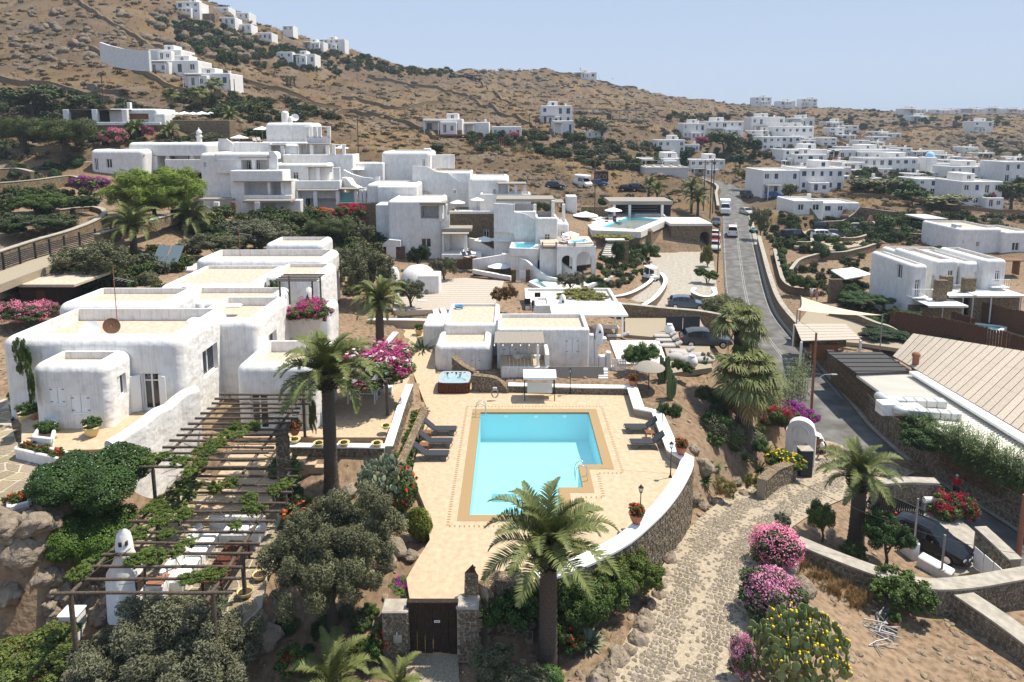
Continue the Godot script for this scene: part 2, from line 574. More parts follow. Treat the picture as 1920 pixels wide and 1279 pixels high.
func cC()->void:
	var rr:=[]
	for r in[[1990,1075,-6.9],[1920,1010,-6.8],[1850,962,-6.7],[1760,907,-6.5],[1690,856,-6.3],[1630,803,-6.1],[1585,748,-5.8],[1534,690,-5.4],[1487,636,-4.9],[1450,587,-4.4],[1433,540,-3.7],[1421,490,-2.7],[1412,450,-1.7],[1402,405,-.4],[1390,372,.9],[1383,352,2.2]]:
		rr.append(pe(r[0],r[1],r[2]))
	rr.append(Vector3(rr[-1].x-2.0,3.6,rr[-1].z-25.0))
	rr.append(Vector3(rr[-1].x+2.0,5.5,rr[-1].z-25.0))
	rr.append(Vector3(rr[-1].x+14.0,7.0,rr[-1].z-25.0))
	aK=aH(rr,1.2)
	for k in aK.size():
		var d:=aK[mini(k+1,aK.size()-1)]-aK[maxi(k-1,0)]
		var bF:=Vector3(d.z,0,-d.x).normalized()
		aI.append(aK[k]+bF*2.6)
	var lc:=[]
	for r in[[1225,1420,-1.4,2.3],[1262,1279,-1.5,2.2],[1296,1180,-1.65,2.1],[1318,1110,-1.9,2.0],[1335,1060,-2.2,1.95],[1365,1010,-2.7,2.0],[1410,968,-3.4,2.1],[1465,932,-4.2,2.3],[1520,903,-5.1,2.6],[1575,873,-5.9,3.4],[1620,850,-6.2,3.6]]:
		lc.append(pe(r[0],r[1],r[2]))
		bK.append(r[3])
	aQ=aH(lc,.8)
	for r in[[-200,1500,-2.6],[100,1279,-2.3],[0,1180,-1.7],[120,1120,-1.2],[300,1279,-2.3],[560,1279,-2.3],[700,1230,-2.2],[810,1279,-2.1],[1000,1279,-2.2],[1130,1279,-1.75],[1100,1180,-1.7],[1190,1130,-1.8],[960,1150,-2.2],
			[1400,1279,-1.9],[1550,1279,-2.6],[1680,1279,-3.8],[1750,1279,-4.3],[1990,1279,-4.6],[2200,1500,-5],[1000,1500,-2],[1350,1500,-1.6],
			[60,1055,.1],[0,1010,1.2],[0,1100,-.5],[40,960,1.6],[30,900,2.2],[50,820,2.4],[0,740,2.6],[-200,900,2.4],[170,930,1.2],[170,1030,-.4],[115,1065,-.3],[-250,1150,0],
			[250,960,.3],[560,920,-.4],[640,930,-.5],[700,960,-.4],[600,1100,-1.3],[720,1020,-.25],[690,1080,-1.2],[760,900,-.1],[640,1180,-1.9],[480,1200,-1.6],
			[1480,990,-3.6],[1540,1040,-4.0],[1640,1080,-4.3],[1700,1105,-4.6],[1620,980,-4.6],[1600,940,-5.2],[1900,1080,-5.3],[1520,1150,-2.9],[1600,1150,-4.0],[1640,1200,-4.3],[1850,1180,-4.9],[1470,1120,-2.2],[1500,1210,-2.5],
			[1320,900,-1.9],[1380,900,-2.8],[1450,890,-4.0],[1300,830,-1.0],[1380,830,-2.4],[1450,830,-3.8],[1300,780,-.4],[1400,770,-2.6],[1460,740,-3.8],[1350,710,-1.0],[1280,740,-.2],[1250,700,.2],[1420,690,-3.2],[1330,660,-.6],[1400,640,-3.0],[1300,600,-.3],[1340,585,-1.6],[1230,590,.1],[1100,580,.2],
			[560,640,1.8],[700,600,.4],[640,590,.8],[700,640,.2],[760,560,.5],[850,522,-.9],[960,542,-1.0],
			[20,660,2.8],[50,590,3.4],[300,545,4.2],[180,520,4.6],[60,540,4.2],[60,480,5.4],[400,455,4.8],[560,455,3.8],[660,470,2.6],[700,505,.6],[-250,560,4.5],
			[1060,540,-1.6],[1160,545,-2.2],[1200,470,-1.2],[1290,470,-1.5],[1250,540,-1.8],[1330,540,-2.6],[1330,470,-1.6],[1380,600,-3.8],[1180,500,-1.9],[1310,510,-2.0],
			[0,500,6.2],[130,455,6.8],[270,415,7.4],[60,400,8.4],[150,350,9.4],[350,400,7.2],[480,410,4.9],[600,430,4.6],[690,445,1.2],[20,330,10.4],[-300,400,9],
			[300,335,9.6],[560,340,8.8],[690,350,7.0],[660,470,2.2],
			[1480,560,-4.0],[1560,640,-4.6],[1600,560,-4.2],[1480,480,-2.4],[1620,500,-3.2],[1500,440,-1.6],[1600,440,-1.6],[1750,460,-2.0],[1920,470,-1.6],[1650,600,-4.4],[1800,620,-4.6],[1920,600,-4.6],[1920,530,-3.5],[1700,700,-5.2],[1920,720,-5.6],[1800,800,-5.4],[1920,860,-5.8],[2100,700,-6],[2200,950,-7],[1800,880,-5.2]]:
		ci.append(pe(r[0],r[1],r[2]))
	for r in[[-100,245,135],[0,250,138],[130,240,132],[300,238,130],[400,232,138],[450,226,150],[-150,160,170],[0,165,172],[200,182,168],[300,190,165],[430,172,185],[560,190,190],
			[-200,60,230],[0,60,230],[150,62,222],[330,92,212],[460,112,232],[0,-60,300],[-300,-80,320],[150,-50,292],[300,-25,290],[385,0,296],[440,20,330],[520,55,360],[620,78,390],[700,111,400],
			[760,124,415],[850,130,420],[900,126,430],[1020,120,450],[1080,136,470],[1130,149,480],[1200,166,500],[1260,178,530],[1330,190,560],[1450,197,600],[1550,202,650],[1650,208,700],
			[550,150,272],[700,172,300],[600,222,208],[700,232,200],[750,262,168],[800,302,146],[900,200,284],[1000,200,310],[850,162,345],[1000,236,232],[860,250,205],[1100,244,236],[1200,212,350],[1260,245,280],[1100,178,410],[1320,217,430],[1400,226,380],[1330,262,250],[1200,285,200],[1150,315,172],
			[900,300,158],[1000,305,160],[1050,330,152],[880,330,142],[1000,345,145],[1120,345,150],[1250,330,165],[1300,360,150],[1150,380,150],
			[1500,250,330],[1560,268,300],[1450,300,215],[1500,345,170],[1650,300,250],[1600,320,210],[1600,235,420],[1700,213,640],[1680,240,420],[1440,390,140],[1560,395,140],
			[1920,200,760],[1850,203,760],[1750,208,720],[1700,250,370],[1850,228,430],[1920,226,440],[2100,210,600],[1760,280,300],[1900,285,290],[1900,250,360],[1920,330,215],[1720,335,215],[1830,392,150],[1700,405,140],[1920,405,146],[1600,405,137],[2200,330,220],[2300,460,130]]:
		ci.append(dP+fZ(r[0],r[1])*r[2])
	for r in[[220,334,115],[330,352,117],[410,401,107],[490,403,103],[600,401,104.5],[665,404,103],[718,462,97],[745,492,94],[790,492,94.5],[850,512,90.5],[920,530,86.5],[975,533,85],[1020,542,83],[1060,545,82.5],[1115,510,85.5],[1130,480,97],[1190,466,104],[1100,450,105],[790,560,72]]:
		ci.append(pd(r[0],r[1],r[2]))
	for r in[[1092,426,2.4],[1112,437,1.8],[1160,441,1.8],[1202,440,1.8],[1258,415,2.2],[1175,396,2.2],[1250,398,2.2]]:
		ci.append(pe(r[0],r[1],r[2]))
	for r in[[0,-60,300],[300,-25,290],[385,0,296],[520,55,360],[700,111,400],[900,126,430],[1020,120,450],[1200,166,500],[1330,190,560],[1650,208,700],[1850,203,760],[2100,205,760]]:
		var p:Vector3=dP+fZ(r[0],r[1])*(r[2]*1.3)
		ci.append(Vector3(p.x,p.y*.4-20.0,p.z))
	for p in[Vector3(-60,0,60),Vector3(0,-2,60),Vector3(80,-6,60),Vector3(-700,30,80),Vector3(1100,-20,80),Vector3(-700,20,-1200),Vector3(1100,-20,-1200),Vector3(0,-20,-1200),Vector3(-250,60,-100),Vector3(-140,12,-20),Vector3(200,-12,-20),Vector3(400,-8,-200),Vector3(-12,-2.2,0),Vector3(12,-2,0)]:
		ci.append(p)
	for k in range(0,aI.size(),4):
		ci.append(aI[k])
	for k in range(0,aQ.size(),4):
		ci.append(aQ[k])
	dQ()
	gx=eZ(-50,62,-700,1100,.8,1.03)
	gz=eZ(-118,8,-1200,80,.8,1.03)
	var w:=gx.size()
	gh.resize(w*gz.size())
	gh.fill(-25.0)
	var gj:=PackedVector2Array()
	for p in ci:
		gj.append(Vector2(p.x,p.z))
	var eE:=Geometry2D.triangulate_delaunay(gj)
	for t in range(0,eE.size(),3):
		var a:Vector3=ci[eE[t]]
		var b:Vector3=ci[eE[t+1]]
		var c:Vector3=ci[eE[t+2]]
		var den:=(b.z-c.z)*(a.x-c.x)+(c.x-b.x)*(a.z-c.z)
		if absf(den)<1e-6:continue
		var i0:=gx.bsearch(minf(a.x,minf(b.x,c.x)))
		var i1:=gx.bsearch(maxf(a.x,maxf(b.x,c.x)))
		var j0:=gz.bsearch(minf(a.z,minf(b.z,c.z)))
		var j1:=gz.bsearch(maxf(a.z,maxf(b.z,c.z)))
		for j in range(j0,mini(j1+1,gz.size())):
			for i in range(i0,mini(i1+1,w)):
				var l1:=((b.z-c.z)*(gx[i]-c.x)+(c.x-b.x)*(gz[j]-c.z))/den
				var l2:=((c.z-a.z)*(gx[i]-c.x)+(a.x-c.x)*(gz[j]-c.z))/den
				var l3:=1.0-l1-l2
				if l1>=-1e-5 and l2>=-1e-5 and l3>=-1e-5:
					gh[j*w+i]=l1*a.y+l2*b.y+l3*c.y
	for pass_no in 3:
		var fY:=gh.duplicate()
		for j in range(1,gz.size()-1):
			for i in range(1,w-1):
				var k:=j*w+i
				gh[k]=fY[k]*.4+(fY[k-1]+fY[k+1]+fY[k-w]+fY[k+w])*.15
	var ce:=FastNoiseLite.new()
	ce.frequency=.06
	ce.fractal_octaves=5
	ce.seed=12
	for j in gz.size():
		for i in w:
			var away:=maxf(-gz[j]-40.0,absf(gx[i])*.6-20.0)
			var amp:=.1+clampf((away-60.0)/150.0,0.0,1.0)*2.6
			gh[j*w+i]+=ce.get_noise_2d(gx[i],gz[j])*amp
	for pad in bH:
		e6(pad[0],pad[1])
	e6(PackedVector2Array([Vector2(-2.8,-42.8),Vector2(5.8,-42.8),Vector2(5.8,-34.3),Vector2(3.2,-29.4),Vector2(-2.8,-29.4)]),-2.4)
	cK(aI,PackedFloat32Array([3.0]),-.12,3.0)
	cK(aQ,bK,-.1,1.2)
	cQ()
func e6(aD:PackedVector2Array,e:float)->void:
	var lo:=aD[0]
	var hi:=aD[0]
	for p in aD:
		lo=lo.min(p);hi=hi.max(p)
	for j in range(gz.bsearch(lo.y),mini(gz.bsearch(hi.y)+1,gz.size())):
		for i in range(gx.bsearch(lo.x),mini(gx.bsearch(hi.x)+1,gx.size())):
			if Geometry2D.is_point_in_polygon(Vector2(gx[i],gz[j]),aD):
				gh[j*gx.size()+i]=e-.15
func cK(aA:PackedVector3Array,bq:PackedFloat32Array,cq:float,cu:float)->void:
	var ck:={}
	for k in aA.size():
		var p:=aA[k]
		var hw:float=bq[clampi(int(float(k)/aA.size()*bq.size()),0,bq.size()-1)]+.4
		var c7:=hw+cu
		for j in range(gz.bsearch(p.z-c7),mini(gz.bsearch(p.z+c7),gz.size())):
			for i in range(gx.bsearch(p.x-c7),mini(gx.bsearch(p.x+c7),gx.size())):
				var d:=Vector2(gx[i]-p.x,gz[j]-p.z).length()
				if d<c7:
					var at:=j*gx.size()+i
					if not ck.has(at) or ck[at][0]>d:
						ck[at]=[d,p.y+cq,hw]
	for at in ck:
		var b:Array=ck[at]
		gh[at]=lerpf(b[1],gh[at],smoothstep(b[2],b[2]+cu,b[0]))
func fV(x:float,z:float,y:float,slope:float,n:FastNoiseLite)->Color:
	var f:=n.get_noise_2d(x,z)
	var g:=n.get_noise_2d(x*4.0+300.0,z*4.0)
	var gu:=Color(.165,.115,.075)
	var fN:=Color(.25,.165,.082)
	var f3:=Color(.13,.098,.058)
	var eo:=Color(.22,.185,.14)
	var c:=Color(.37,.268,.178).lerp(Color(.285,.2,.133),clampf(.5+g,0.0,1.0))
	var far:=clampf((-z-105.0)/30.0+maxf(0.0,-x-60.0)/60.0+maxf(0.0,x-50.0)/60.0,0.0,1.0)
	var fk:=gu.lerp(fN,clampf(.5+f*1.6,0.0,1.0)).lerp(f3,clampf(g*2.0-.05,0.0,.85))
	fk=fk.lerp(eo,clampf(-g*2.2-.25,0.0,.7))
	return c.lerp(fk,far)
func cQ()->void:
	var w:=gx.size()
	var s:=Shape.new()
	var n:=FastNoiseLite.new()
	n.frequency=.018
	n.fractal_octaves=4
	n.seed=8
	s.v.resize(gh.size());s.n.resize(gh.size());s.c.resize(gh.size())
	for j in gz.size():
		for i in w:
			var k:=j*w+i
			var ia:=maxi(i-1,0)
			var ib:=mini(i+1,w-1)
			var ja:=maxi(j-1,0)
			var jb:=mini(j+1,gz.size()-1)
			var dx:=(gh[j*w+ib]-gh[j*w+ia])/(gx[ib]-gx[ia])
			var dz:=(gh[jb*w+i]-gh[ja*w+i])/(gz[jb]-gz[ja])
			s.v[k]=Vector3(gx[i],gh[k],gz[j])
			s.n[k]=Vector3(-dx,1,-dz).normalized()
			s.c[k]=fV(gx[i],gz[j],gh[k],absf(dx)+absf(dz),n)
	for j in gz.size()-1:
		for i in w-1:
			var k:=j*w+i
			s.i.append_array([k,k+1,k+w,k+1,k+w+1,k+w])
	var m:=aG("earth",Color.WHITE,.97,am(.02,Color(.6,.58,.56),Color.WHITE,6,1024,FastNoiseLite.TYPE_SIMPLEX_SMOOTH,Color(.86,.85,.84),6),.1,bS(.03,6,1024,16),5.0)
	aR("ground",s,m)
	var far:=Shape.new()
	far.quad(Vector3(-5000,-32,5000),Vector3(5000,-32,5000),Vector3(5000,-32,-5000),Vector3(-5000,-32,-5000))
	aR("sea",far,aG("sea",aF(.03,.07,.11),.25))
func cV(aA:PackedVector3Array,bq:PackedFloat32Array,c3:float,fU:=0,to:=100000,aS:=0.0)->Shape:
	var s:=Shape.new()
	var last:=mini(to,aA.size()-1)
	for k in range(fU,last+1):
		var d:=aA[mini(k+1,aA.size()-1)]-aA[maxi(k-1,0)]
		var bF:=Vector3(d.z,0,-d.x).normalized()
		var f:=float(k)/(aA.size()-1)*(bq.size()-1)
		var hw:=lerpf(bq[int(f)],bq[mini(int(f)+1,bq.size()-1)],f-int(f))
		var p:=aA[k]+UP*c3+bF*aS
		for q in 5:
			s.vert(p+bF*hw*(1.0-q*.5),UP)
		if k>fU:
			var b:=s.v.size()-10
			for q in 4:
				s.face(b+q,b+q+1,b+q+6,b+q+5)
	return s
## whitewashed blocks with openings
func bT(lo:float,hi:float,r:float,fP:Array,ge:=true)->Array:
	var a6:=[lo]
	if r>.001:
		if ge:
			a6.append_array([lo+r*.293,lo+r*.65,lo+r])
		a6.append_array([hi-r,hi-r*.65,hi-r*.293])
	a6.append(hi)
	for e in fP:
		if e>lo+.01 and e<hi-.01:
			a6.append(e)
	a6.sort()
	var dK:=[]
	for p in a6:
		if dK.is_empty() or p-dK[-1]>.0015:
			dK.append(p)
	return dK
func rbox(s:Shape,lo:Vector3,hi:Vector3,r:float,cZ:Array,ext:=1.5)->void:
	r=minf(r,minf((hi.x-lo.x)*.45,(hi.z-lo.z)*.45))
	r=minf(r,(hi.y-lo.y)*.6)
	var cX:=lo
	cX.y-=ext
	for f in["f","b","l","r","t"]:
		var hs:=[]
		for h in cZ:
			if h.f==f:hs.append(h)
		var ea:=[]
		var eb:=[]
		for h in hs:
			ea.append_array([h.a0,h.a1]);eb.append_array([h.b0,h.b1])
		var aa:Array=bT(cX.x,hi.x,r,ea) if f in["f","b","t"] else bT(cX.z,hi.z,r,ea)
		var bb:Array=bT(cX.z,hi.z,r,eb) if f=="t" else bT(cX.y,hi.y,r,eb,false)
		var eK:=[]
		for b in bb:
			var ei:=[]
			for a in aa:
				var p:Vector3
				match f:
					"f":p=Vector3(a,b,hi.z)
					"b":p=Vector3(a,b,cX.z)
					"l":p=Vector3(cX.x,b,a)
					"r":p=Vector3(hi.x,b,a)
					"t":p=Vector3(a,hi.y,b)
				var q:=Vector3(clampf(p.x,cX.x+r,hi.x-r),minf(p.y,hi.y-r),clampf(p.z,cX.z+r,hi.z-r))
				var d:=p-q
				var nn:Vector3=UP if f=="t" else{"f":Vector3.BACK,"b":Vector3.FORWARD,"l":Vector3.LEFT,"r":RI}[f]
				if r>.001:
					nn=d.normalized()
					p=q+nn*r
				ei.append(s.vert(p,nn))
			eK.append(ei)
		for j in bb.size()-1:
			for i in aa.size()-1:
				var ca:float=(aa[i]+aa[i+1])/2.0
				var cb:float=(bb[j]+bb[j+1])/2.0
				var cut:=false
				for h in hs:
					if ca>h.a0 and ca<h.a1 and cb>h.b0 and cb<h.b1:
						cut=true
				if cut:continue
				if f in["f","l"]:
					s.face(eK[j][i],eK[j][i+1],eK[j+1][i+1],eK[j+1][i])
				else:
					s.face(eK[j][i+1],eK[j][i],eK[j+1][i],eK[j+1][i+1])
		for h in hs:
			var c:=[]
			var dX:Vector3={"f":Vector3.FORWARD,"b":Vector3.BACK,"l":RI,"r":Vector3.LEFT,"t":Vector3.DOWN}[f]*h.d
			for k in[[h.a0,h.b0],[h.a1,h.b0],[h.a1,h.b1],[h.a0,h.b1]]:
				match f:
					"f":c.append(Vector3(k[0],k[1],hi.z))
					"b":c.append(Vector3(k[0],k[1],cX.z))
					"l":c.append(Vector3(cX.x,k[1],k[0]))
					"r":c.append(Vector3(hi.x,k[1],k[0]))
					"t":c.append(Vector3(k[0],hi.y,k[1]))
			for k in 4:
				var a:Vector3=c[k]
				var b:Vector3=c[(k+1)%4]
				if f in["f","l"]:
					s.quad(b,b+dX,a+dX,a)
				else:
					s.quad(a,a+dX,b+dX,b)
			if h.get("back",false):
				if f in["f","l"]:
					s.quad(c[0]+dX,c[1]+dX,c[2]+dX,c[3]+dX)
				else:
					s.quad(c[1]+dX,c[0]+dX,c[3]+dX,c[2]+dX)
func bU(aE:String,w:float,h:float,parent:Node,at:Vector3,aP:float)->void:
	w=snappedf(w,.05);h=snappedf(h,.05)
	var aW:="%s %.2f %.2f"%[aE,w,h]
	if not ap.has(aW):
		var fr:=Shape.new()
		var gl:=Shape.new()
		var t:=.07
		if aE=="shut":
			for sx in[-1.0,1.0]:
				fr.box(Vector3(-w/2 if sx<0 else .012,0.0,-.02),Vector3(-.012 if sx<0 else w/2,h,.02),.006)
				for k in 3:
					var y0:=h*(.06+.31*k)
					fr.box(Vector3(sx*w*.25-w*.17,y0,.02),Vector3(sx*w*.25+w*.17,y0+h*.24,.032),.006)
			for sy in[.14,.8]:
				for sx in[-1.0,1.0]:
					gl.box(Vector3(sx*w*.44-.09,h*sy,.033),Vector3(sx*w*.44+.09,h*sy+.035,.04))
			ap[aW]=[fr.mesh(),gl.mesh(),"hinge","m6"]
		else:
			fr.box(Vector3(-w/2,0,-.04),Vector3(-w/2+t,h,.03),.008)
			fr.box(Vector3(w/2-t,0,-.04),Vector3(w/2,h,.03),.008)
			fr.box(Vector3(-w/2+t,h-t,-.04),Vector3(w/2-t,h,.03),.008)
			fr.box(Vector3(-w/2+t,0,-.04),Vector3(w/2-t,t,.03),.008)
			fr.box(Vector3(-.045,t,-.03),Vector3(.045,h-t,.035),.006)
			if aE=="door":
				fr.box(Vector3(-w/2+t,h*.78,-.028),Vector3(-.045,h*.78+.06,.033))
				fr.box(Vector3(.045,h*.78,-.028),Vector3(w/2-t,h*.78+.06,.033))
			gl.box(Vector3(-w/2+t*.6,t*.6,-.025),Vector3(w/2-t*.6,h-t*.6,-.012))
			ap[aW]=[fr.mesh(),gl.mesh(),"pane","glass"]
	var c:Array=ap[aW]
	var fm:="blue_paint" if aE=="blue" else "m0"
	var o:=af("door" if aE=="door" else "window",c[0],ad[fm],parent,at,aP)
	af(c[2],c[1],ad[c[3]],o)
func a8(th:Node3D,lo:Vector3,hi:Vector3,o:={})->void:
	var r:float=o.get("r",.25)
	var cZ:=[]
	for wn in o.get("wins",[]):
		cZ.append({"f":wn[0],"a0":wn[1]-wn[3]/2.0,"a1":wn[1]+wn[3]/2.0,"b0":wn[2],"b1":wn[2]+wn[4],"d":wn[6] if wn.size()>6 else .22,"back":wn[5]=="void"})
	var ph:float=o.get("ph",.4)
	var be:float=o.get("inset",maxf(r,.25)+.08)
	var ef:String=o.get("roof","m2")
	if ef and hi.x-lo.x>be*2.5 and hi.z-lo.z>be*2.5:
		cZ.append({"f":"t","a0":lo.x+be,"a1":hi.x-be,"b0":lo.z+be,"b1":hi.z-be,"d":ph})
		var rf:=Shape.new()
		rf.quad(Vector3(lo.x+be,hi.y-ph,hi.z-be),Vector3(hi.x-be,hi.y-ph,hi.z-be),Vector3(hi.x-be,hi.y-ph,lo.z+be),Vector3(lo.x+be,hi.y-ph,lo.z+be))
		af("roof",rf,ad[ef],th)
	var s:=Shape.new()
	rbox(s,lo,hi,r,cZ,o.get("ext",1.5))
	af(o.get("name","wall"),s,ad[o.get("mat","pl")],th)
	for wn in o.get("wins",[]):
		if wn[5] in["void","none"]:continue
		var d:float=(wn[6] if wn.size()>6 else .22)-.05
		match wn[0]:
			"f":bU(wn[5],wn[3],wn[4],th,Vector3(wn[1],wn[2],hi.z-d),0.0)
			"b":bU(wn[5],wn[3],wn[4],th,Vector3(wn[1],wn[2],lo.z+d),PI)
			"r":bU(wn[5],wn[3],wn[4],th,Vector3(hi.x-d,wn[2],wn[1]),PI/2)
			"l":bU(wn[5],wn[3],wn[4],th,Vector3(lo.x+d,wn[2],wn[1]),-PI/2)
func ao(th:Node3D,u0:float,u1:float,vt:float,vb:float,z:float,aU:float,o:={})->void:
	var a:=pd(u0,vb,z)
	var b:=pd(u1,vt,z)
	var aL:=th.position
	var lo:=Vector3(a.x,a.y,-z-aU)-aL
	var hi:=Vector3(b.x,b.y,-z)-aL
	var bZ:Array=o.get("side",[]).duplicate()
	for k in bZ.size():
		bZ[k]=[bZ[k][0],hi.z-bZ[k][1],lo.y+bZ[k][2],bZ[k][3],bZ[k][4],bZ[k][5]]
	for wn in o.get("front",[]):
		var p:=pd(wn[0],wn[3],z)-aL
		var q:=pd(wn[1],wn[2],z)-aL
		var ei:=["f",(p.x+q.x)/2.0,p.y,q.x-p.x,q.y-p.y,wn[4]]
		if wn.size()>5:ei.append(wn[5])
		bZ.append(ei)
	var oo:=o.duplicate()
	oo["wins"]=bZ
	a8(th,lo,hi,oo)
func ai(th:Node3D,ah:String,mt:String,u0:float,u1:float,vt:float,vb:float,z:float,aU:float,ch:=.04,ext:=0.0)->void:
	var a:=pd(u0,vb,z)-th.position
	var b:=pd(u1,vt,z)-th.position
	var s:=Shape.new()
	s.box(Vector3(a.x,a.y-ext,-z-aU-th.position.z),Vector3(b.x,b.y,-z-th.position.z),ch)
	af(ah,s,ad[mt],th)
func aj(th:Node3D,ah:String,mt:String,lo:Vector3,hi:Vector3,ch:=.03)->MeshInstance3D:
	var s:=Shape.new()
	s.box(lo,hi,ch)
	return af(ah,s,ad[mt],th)
func by(aA:Array,bq:float,cq:float,s:Shape)->void:
	var l:=[]
	var r:=[]
	for k in aA.size():
		var d:Vector3=(aA[mini(k+1,aA.size()-1)]-aA[maxi(k-1,0)])
		d.y=0
		var bF:=Vector3(d.z,0,-d.x).normalized()*bq
		l.append(aA[k]+bF);r.append(aA[k]-bF)
	var dn:=Vector3(0,-cq,0)
	for k in aA.size()-1:
		s.quad(l[k],r[k],r[k+1],l[k+1])
		s.quad(l[k]+dn,l[k],l[k+1],l[k+1]+dn)
		s.quad(r[k],r[k]+dn,r[k+1]+dn,r[k+1])
	var e:=aA.size()-1
	s.quad(l[0]+dn,r[0]+dn,r[0],l[0])
	s.quad(r[e]+dn,l[e]+dn,l[e],r[e])
func av(aX:Array,cD:=1.0)->Array:
	var az:=[]
	for r in aX:
		az.append(pe(r[0],r[1],r[2]))
	if cD<=0.0:return az
	return Array(aH(az,cD))
func aB(aX:Array,cD:float,up:float)->Array:
	var az:=[]
	for r in aX:
		az.append(gr(r[0],r[1]))
	var a6:=Array(aH(az,cD))
	for k in a6.size():
		a6[k].y=bN(a6[k].x,a6[k].z)+up
	return a6
var aY:=[]
func cz(k:int)->Mesh:
	if aY.is_empty():
		var r:=RandomNumberGenerator.new()
		r.seed=90
		for q in 14:
			var s:=Shape.new()
			var t:=r.randf_range(.55,1.0)
			s.tint=Color(t,t*r.randf_range(.93,1.0),t*r.randf_range(.82,.98))
			var a6:=[]
			var ba:=[]
			var m:=6
			for a in m:
				var an:=TAU*(a+r.randf_range(-.28,.28))/m
				var p:=Vector2(cos(an),sin(an))
				p*=.5/maxf(absf(p.x),absf(p.y))*r.randf_range(.86,1.0)
				a6.append(Vector3(p.x,p.y,0))
				ba.append(Vector3(p.x*.78,p.y*.78,r.randf_range(.8,1.0)))
			for a in m:
				var b:=(a+1)%m
				s.quad(a6[a],a6[b],ba[b],ba[a])
			for a in range(1,m-1):
				s.tri(ba[0],ba[a],ba[a+1])
			aY.append(s)
	return null
func b8(th:Node3D,aA:Array,bq:float,cq:float,d5:Array,sz:float,aJ:int,mt:="stone",ah:="stone")->void:
	cz(0)
	var near:=[]
	for sg in d5:
		for ei in range(0,int(cq/(sz*.72))):
			var eh:=sz*.3*(ei%3)
			var yy:=-sz*.4-ei*sz*.72
			var c1:=0.0
			for k in aA.size()-1:
				c1+=aA[k].distance_to(aA[k+1])
			var dW:=0
			var fD:=0.0
			while eh<c1-sz*.3:
				var wd:=sz*R(.75,1.7)
				var bB:=eh+wd/2
				while dW<aA.size()-2 and fD+aA[dW].distance_to(aA[dW+1])<bB:
					fD+=aA[dW].distance_to(aA[dW+1]);dW+=1
				var a:Vector3=aA[dW]
				var b:Vector3=aA[dW+1]
				var d:=(b-a).normalized()
				var flatd:=Vector3(d.x,0,d.z).normalized()
				var a6:Vector3=Vector3(d.z,0,-d.x).normalized()*sg
				var p:Vector3=a+d*(bB-fD)+a6*bq+UP*(yy+R(-.03,.03))
				eh+=wd*.97
				if bN(p.x,p.z)>p.y+sz*.4:continue
				var x:Vector3=a6.cross(Vector3.DOWN)
				var bs:=Basis(x*wd*R(.9,1.0),UP*sz*R(.66,.92),a6*R(.025,.06)).rotated(a6,R(-.08,.08))
				near.append([dP.distance_to(p)-(100.0 if a6.dot(dP-p)>0.0 else 0.0),Transform3D(bs,p),bW.randi()%14])
	near.sort_custom(func(a,b):return a[0]<b[0])
	cA(th,near,aJ,mt,ah)
func cA(th:Node3D,near:Array,aJ:int,mt:String,ah:="stone")->void:
	var di:=Shape.new()
	var cR:=[]
	for q in aY.size():
		cR.append(null)
	for k in near.size():
		var w:int=near[k][2]
		if k<aJ:
			if cR[w]==null:cR[w]=aY[w].mesh()
			var o:=af(ah,cR[w],ad[mt],th)
			o.transform=Transform3D(Basis(),-th.position)*near[k][1]
		else:
			ec(di,aY[w],Transform3D(Basis(),-th.position)*near[k][1])
	if di.v.size():
		cw(ah+"_courses",di,ad[mt],th)
func ec(d7:Shape,em:Shape,t:Transform3D)->void:
	var k:=d7.v.size()
	var nb:=t.basis.inverse().transposed()
	for q in em.v.size():
		d7.v.append(t*em.v[q])
		d7.n.append((nb*em.n[q]).normalized())
	d7.c.append_array(em.c)
	for q in em.i:
		d7.i.append(k+q)
func ag(label:String,aA:Array,bq:float,cq:float,d5:Array,sz:float,aJ:int,cap:="m14",eV:=.08,aO:="")->Node3D:
	var bB:Vector3=aA[aA.size()/2]
	var th:=ae("stone_wall",bB+Vector3.DOWN*cq,label,"wall",aO)
	var ek:=[]
	for p in aA:
		ek.append(p-th.position)
	var s:=Shape.new()
	by(ek,bq,cq,s)
	af("mortar_core",s,ad["mortar" if sz>0.0 else "stone_wall"],th)
	if cap:
		var c:=Shape.new()
		var up:=[]
		for p in ek:
			up.append(p+UP*eV)
		by(up,bq+.06,eV,c)
		af("coping",c,ad[cap],th)
	if sz>0.0:
		b8(th,aA,bq,cq,d5,sz,aJ)
	return th
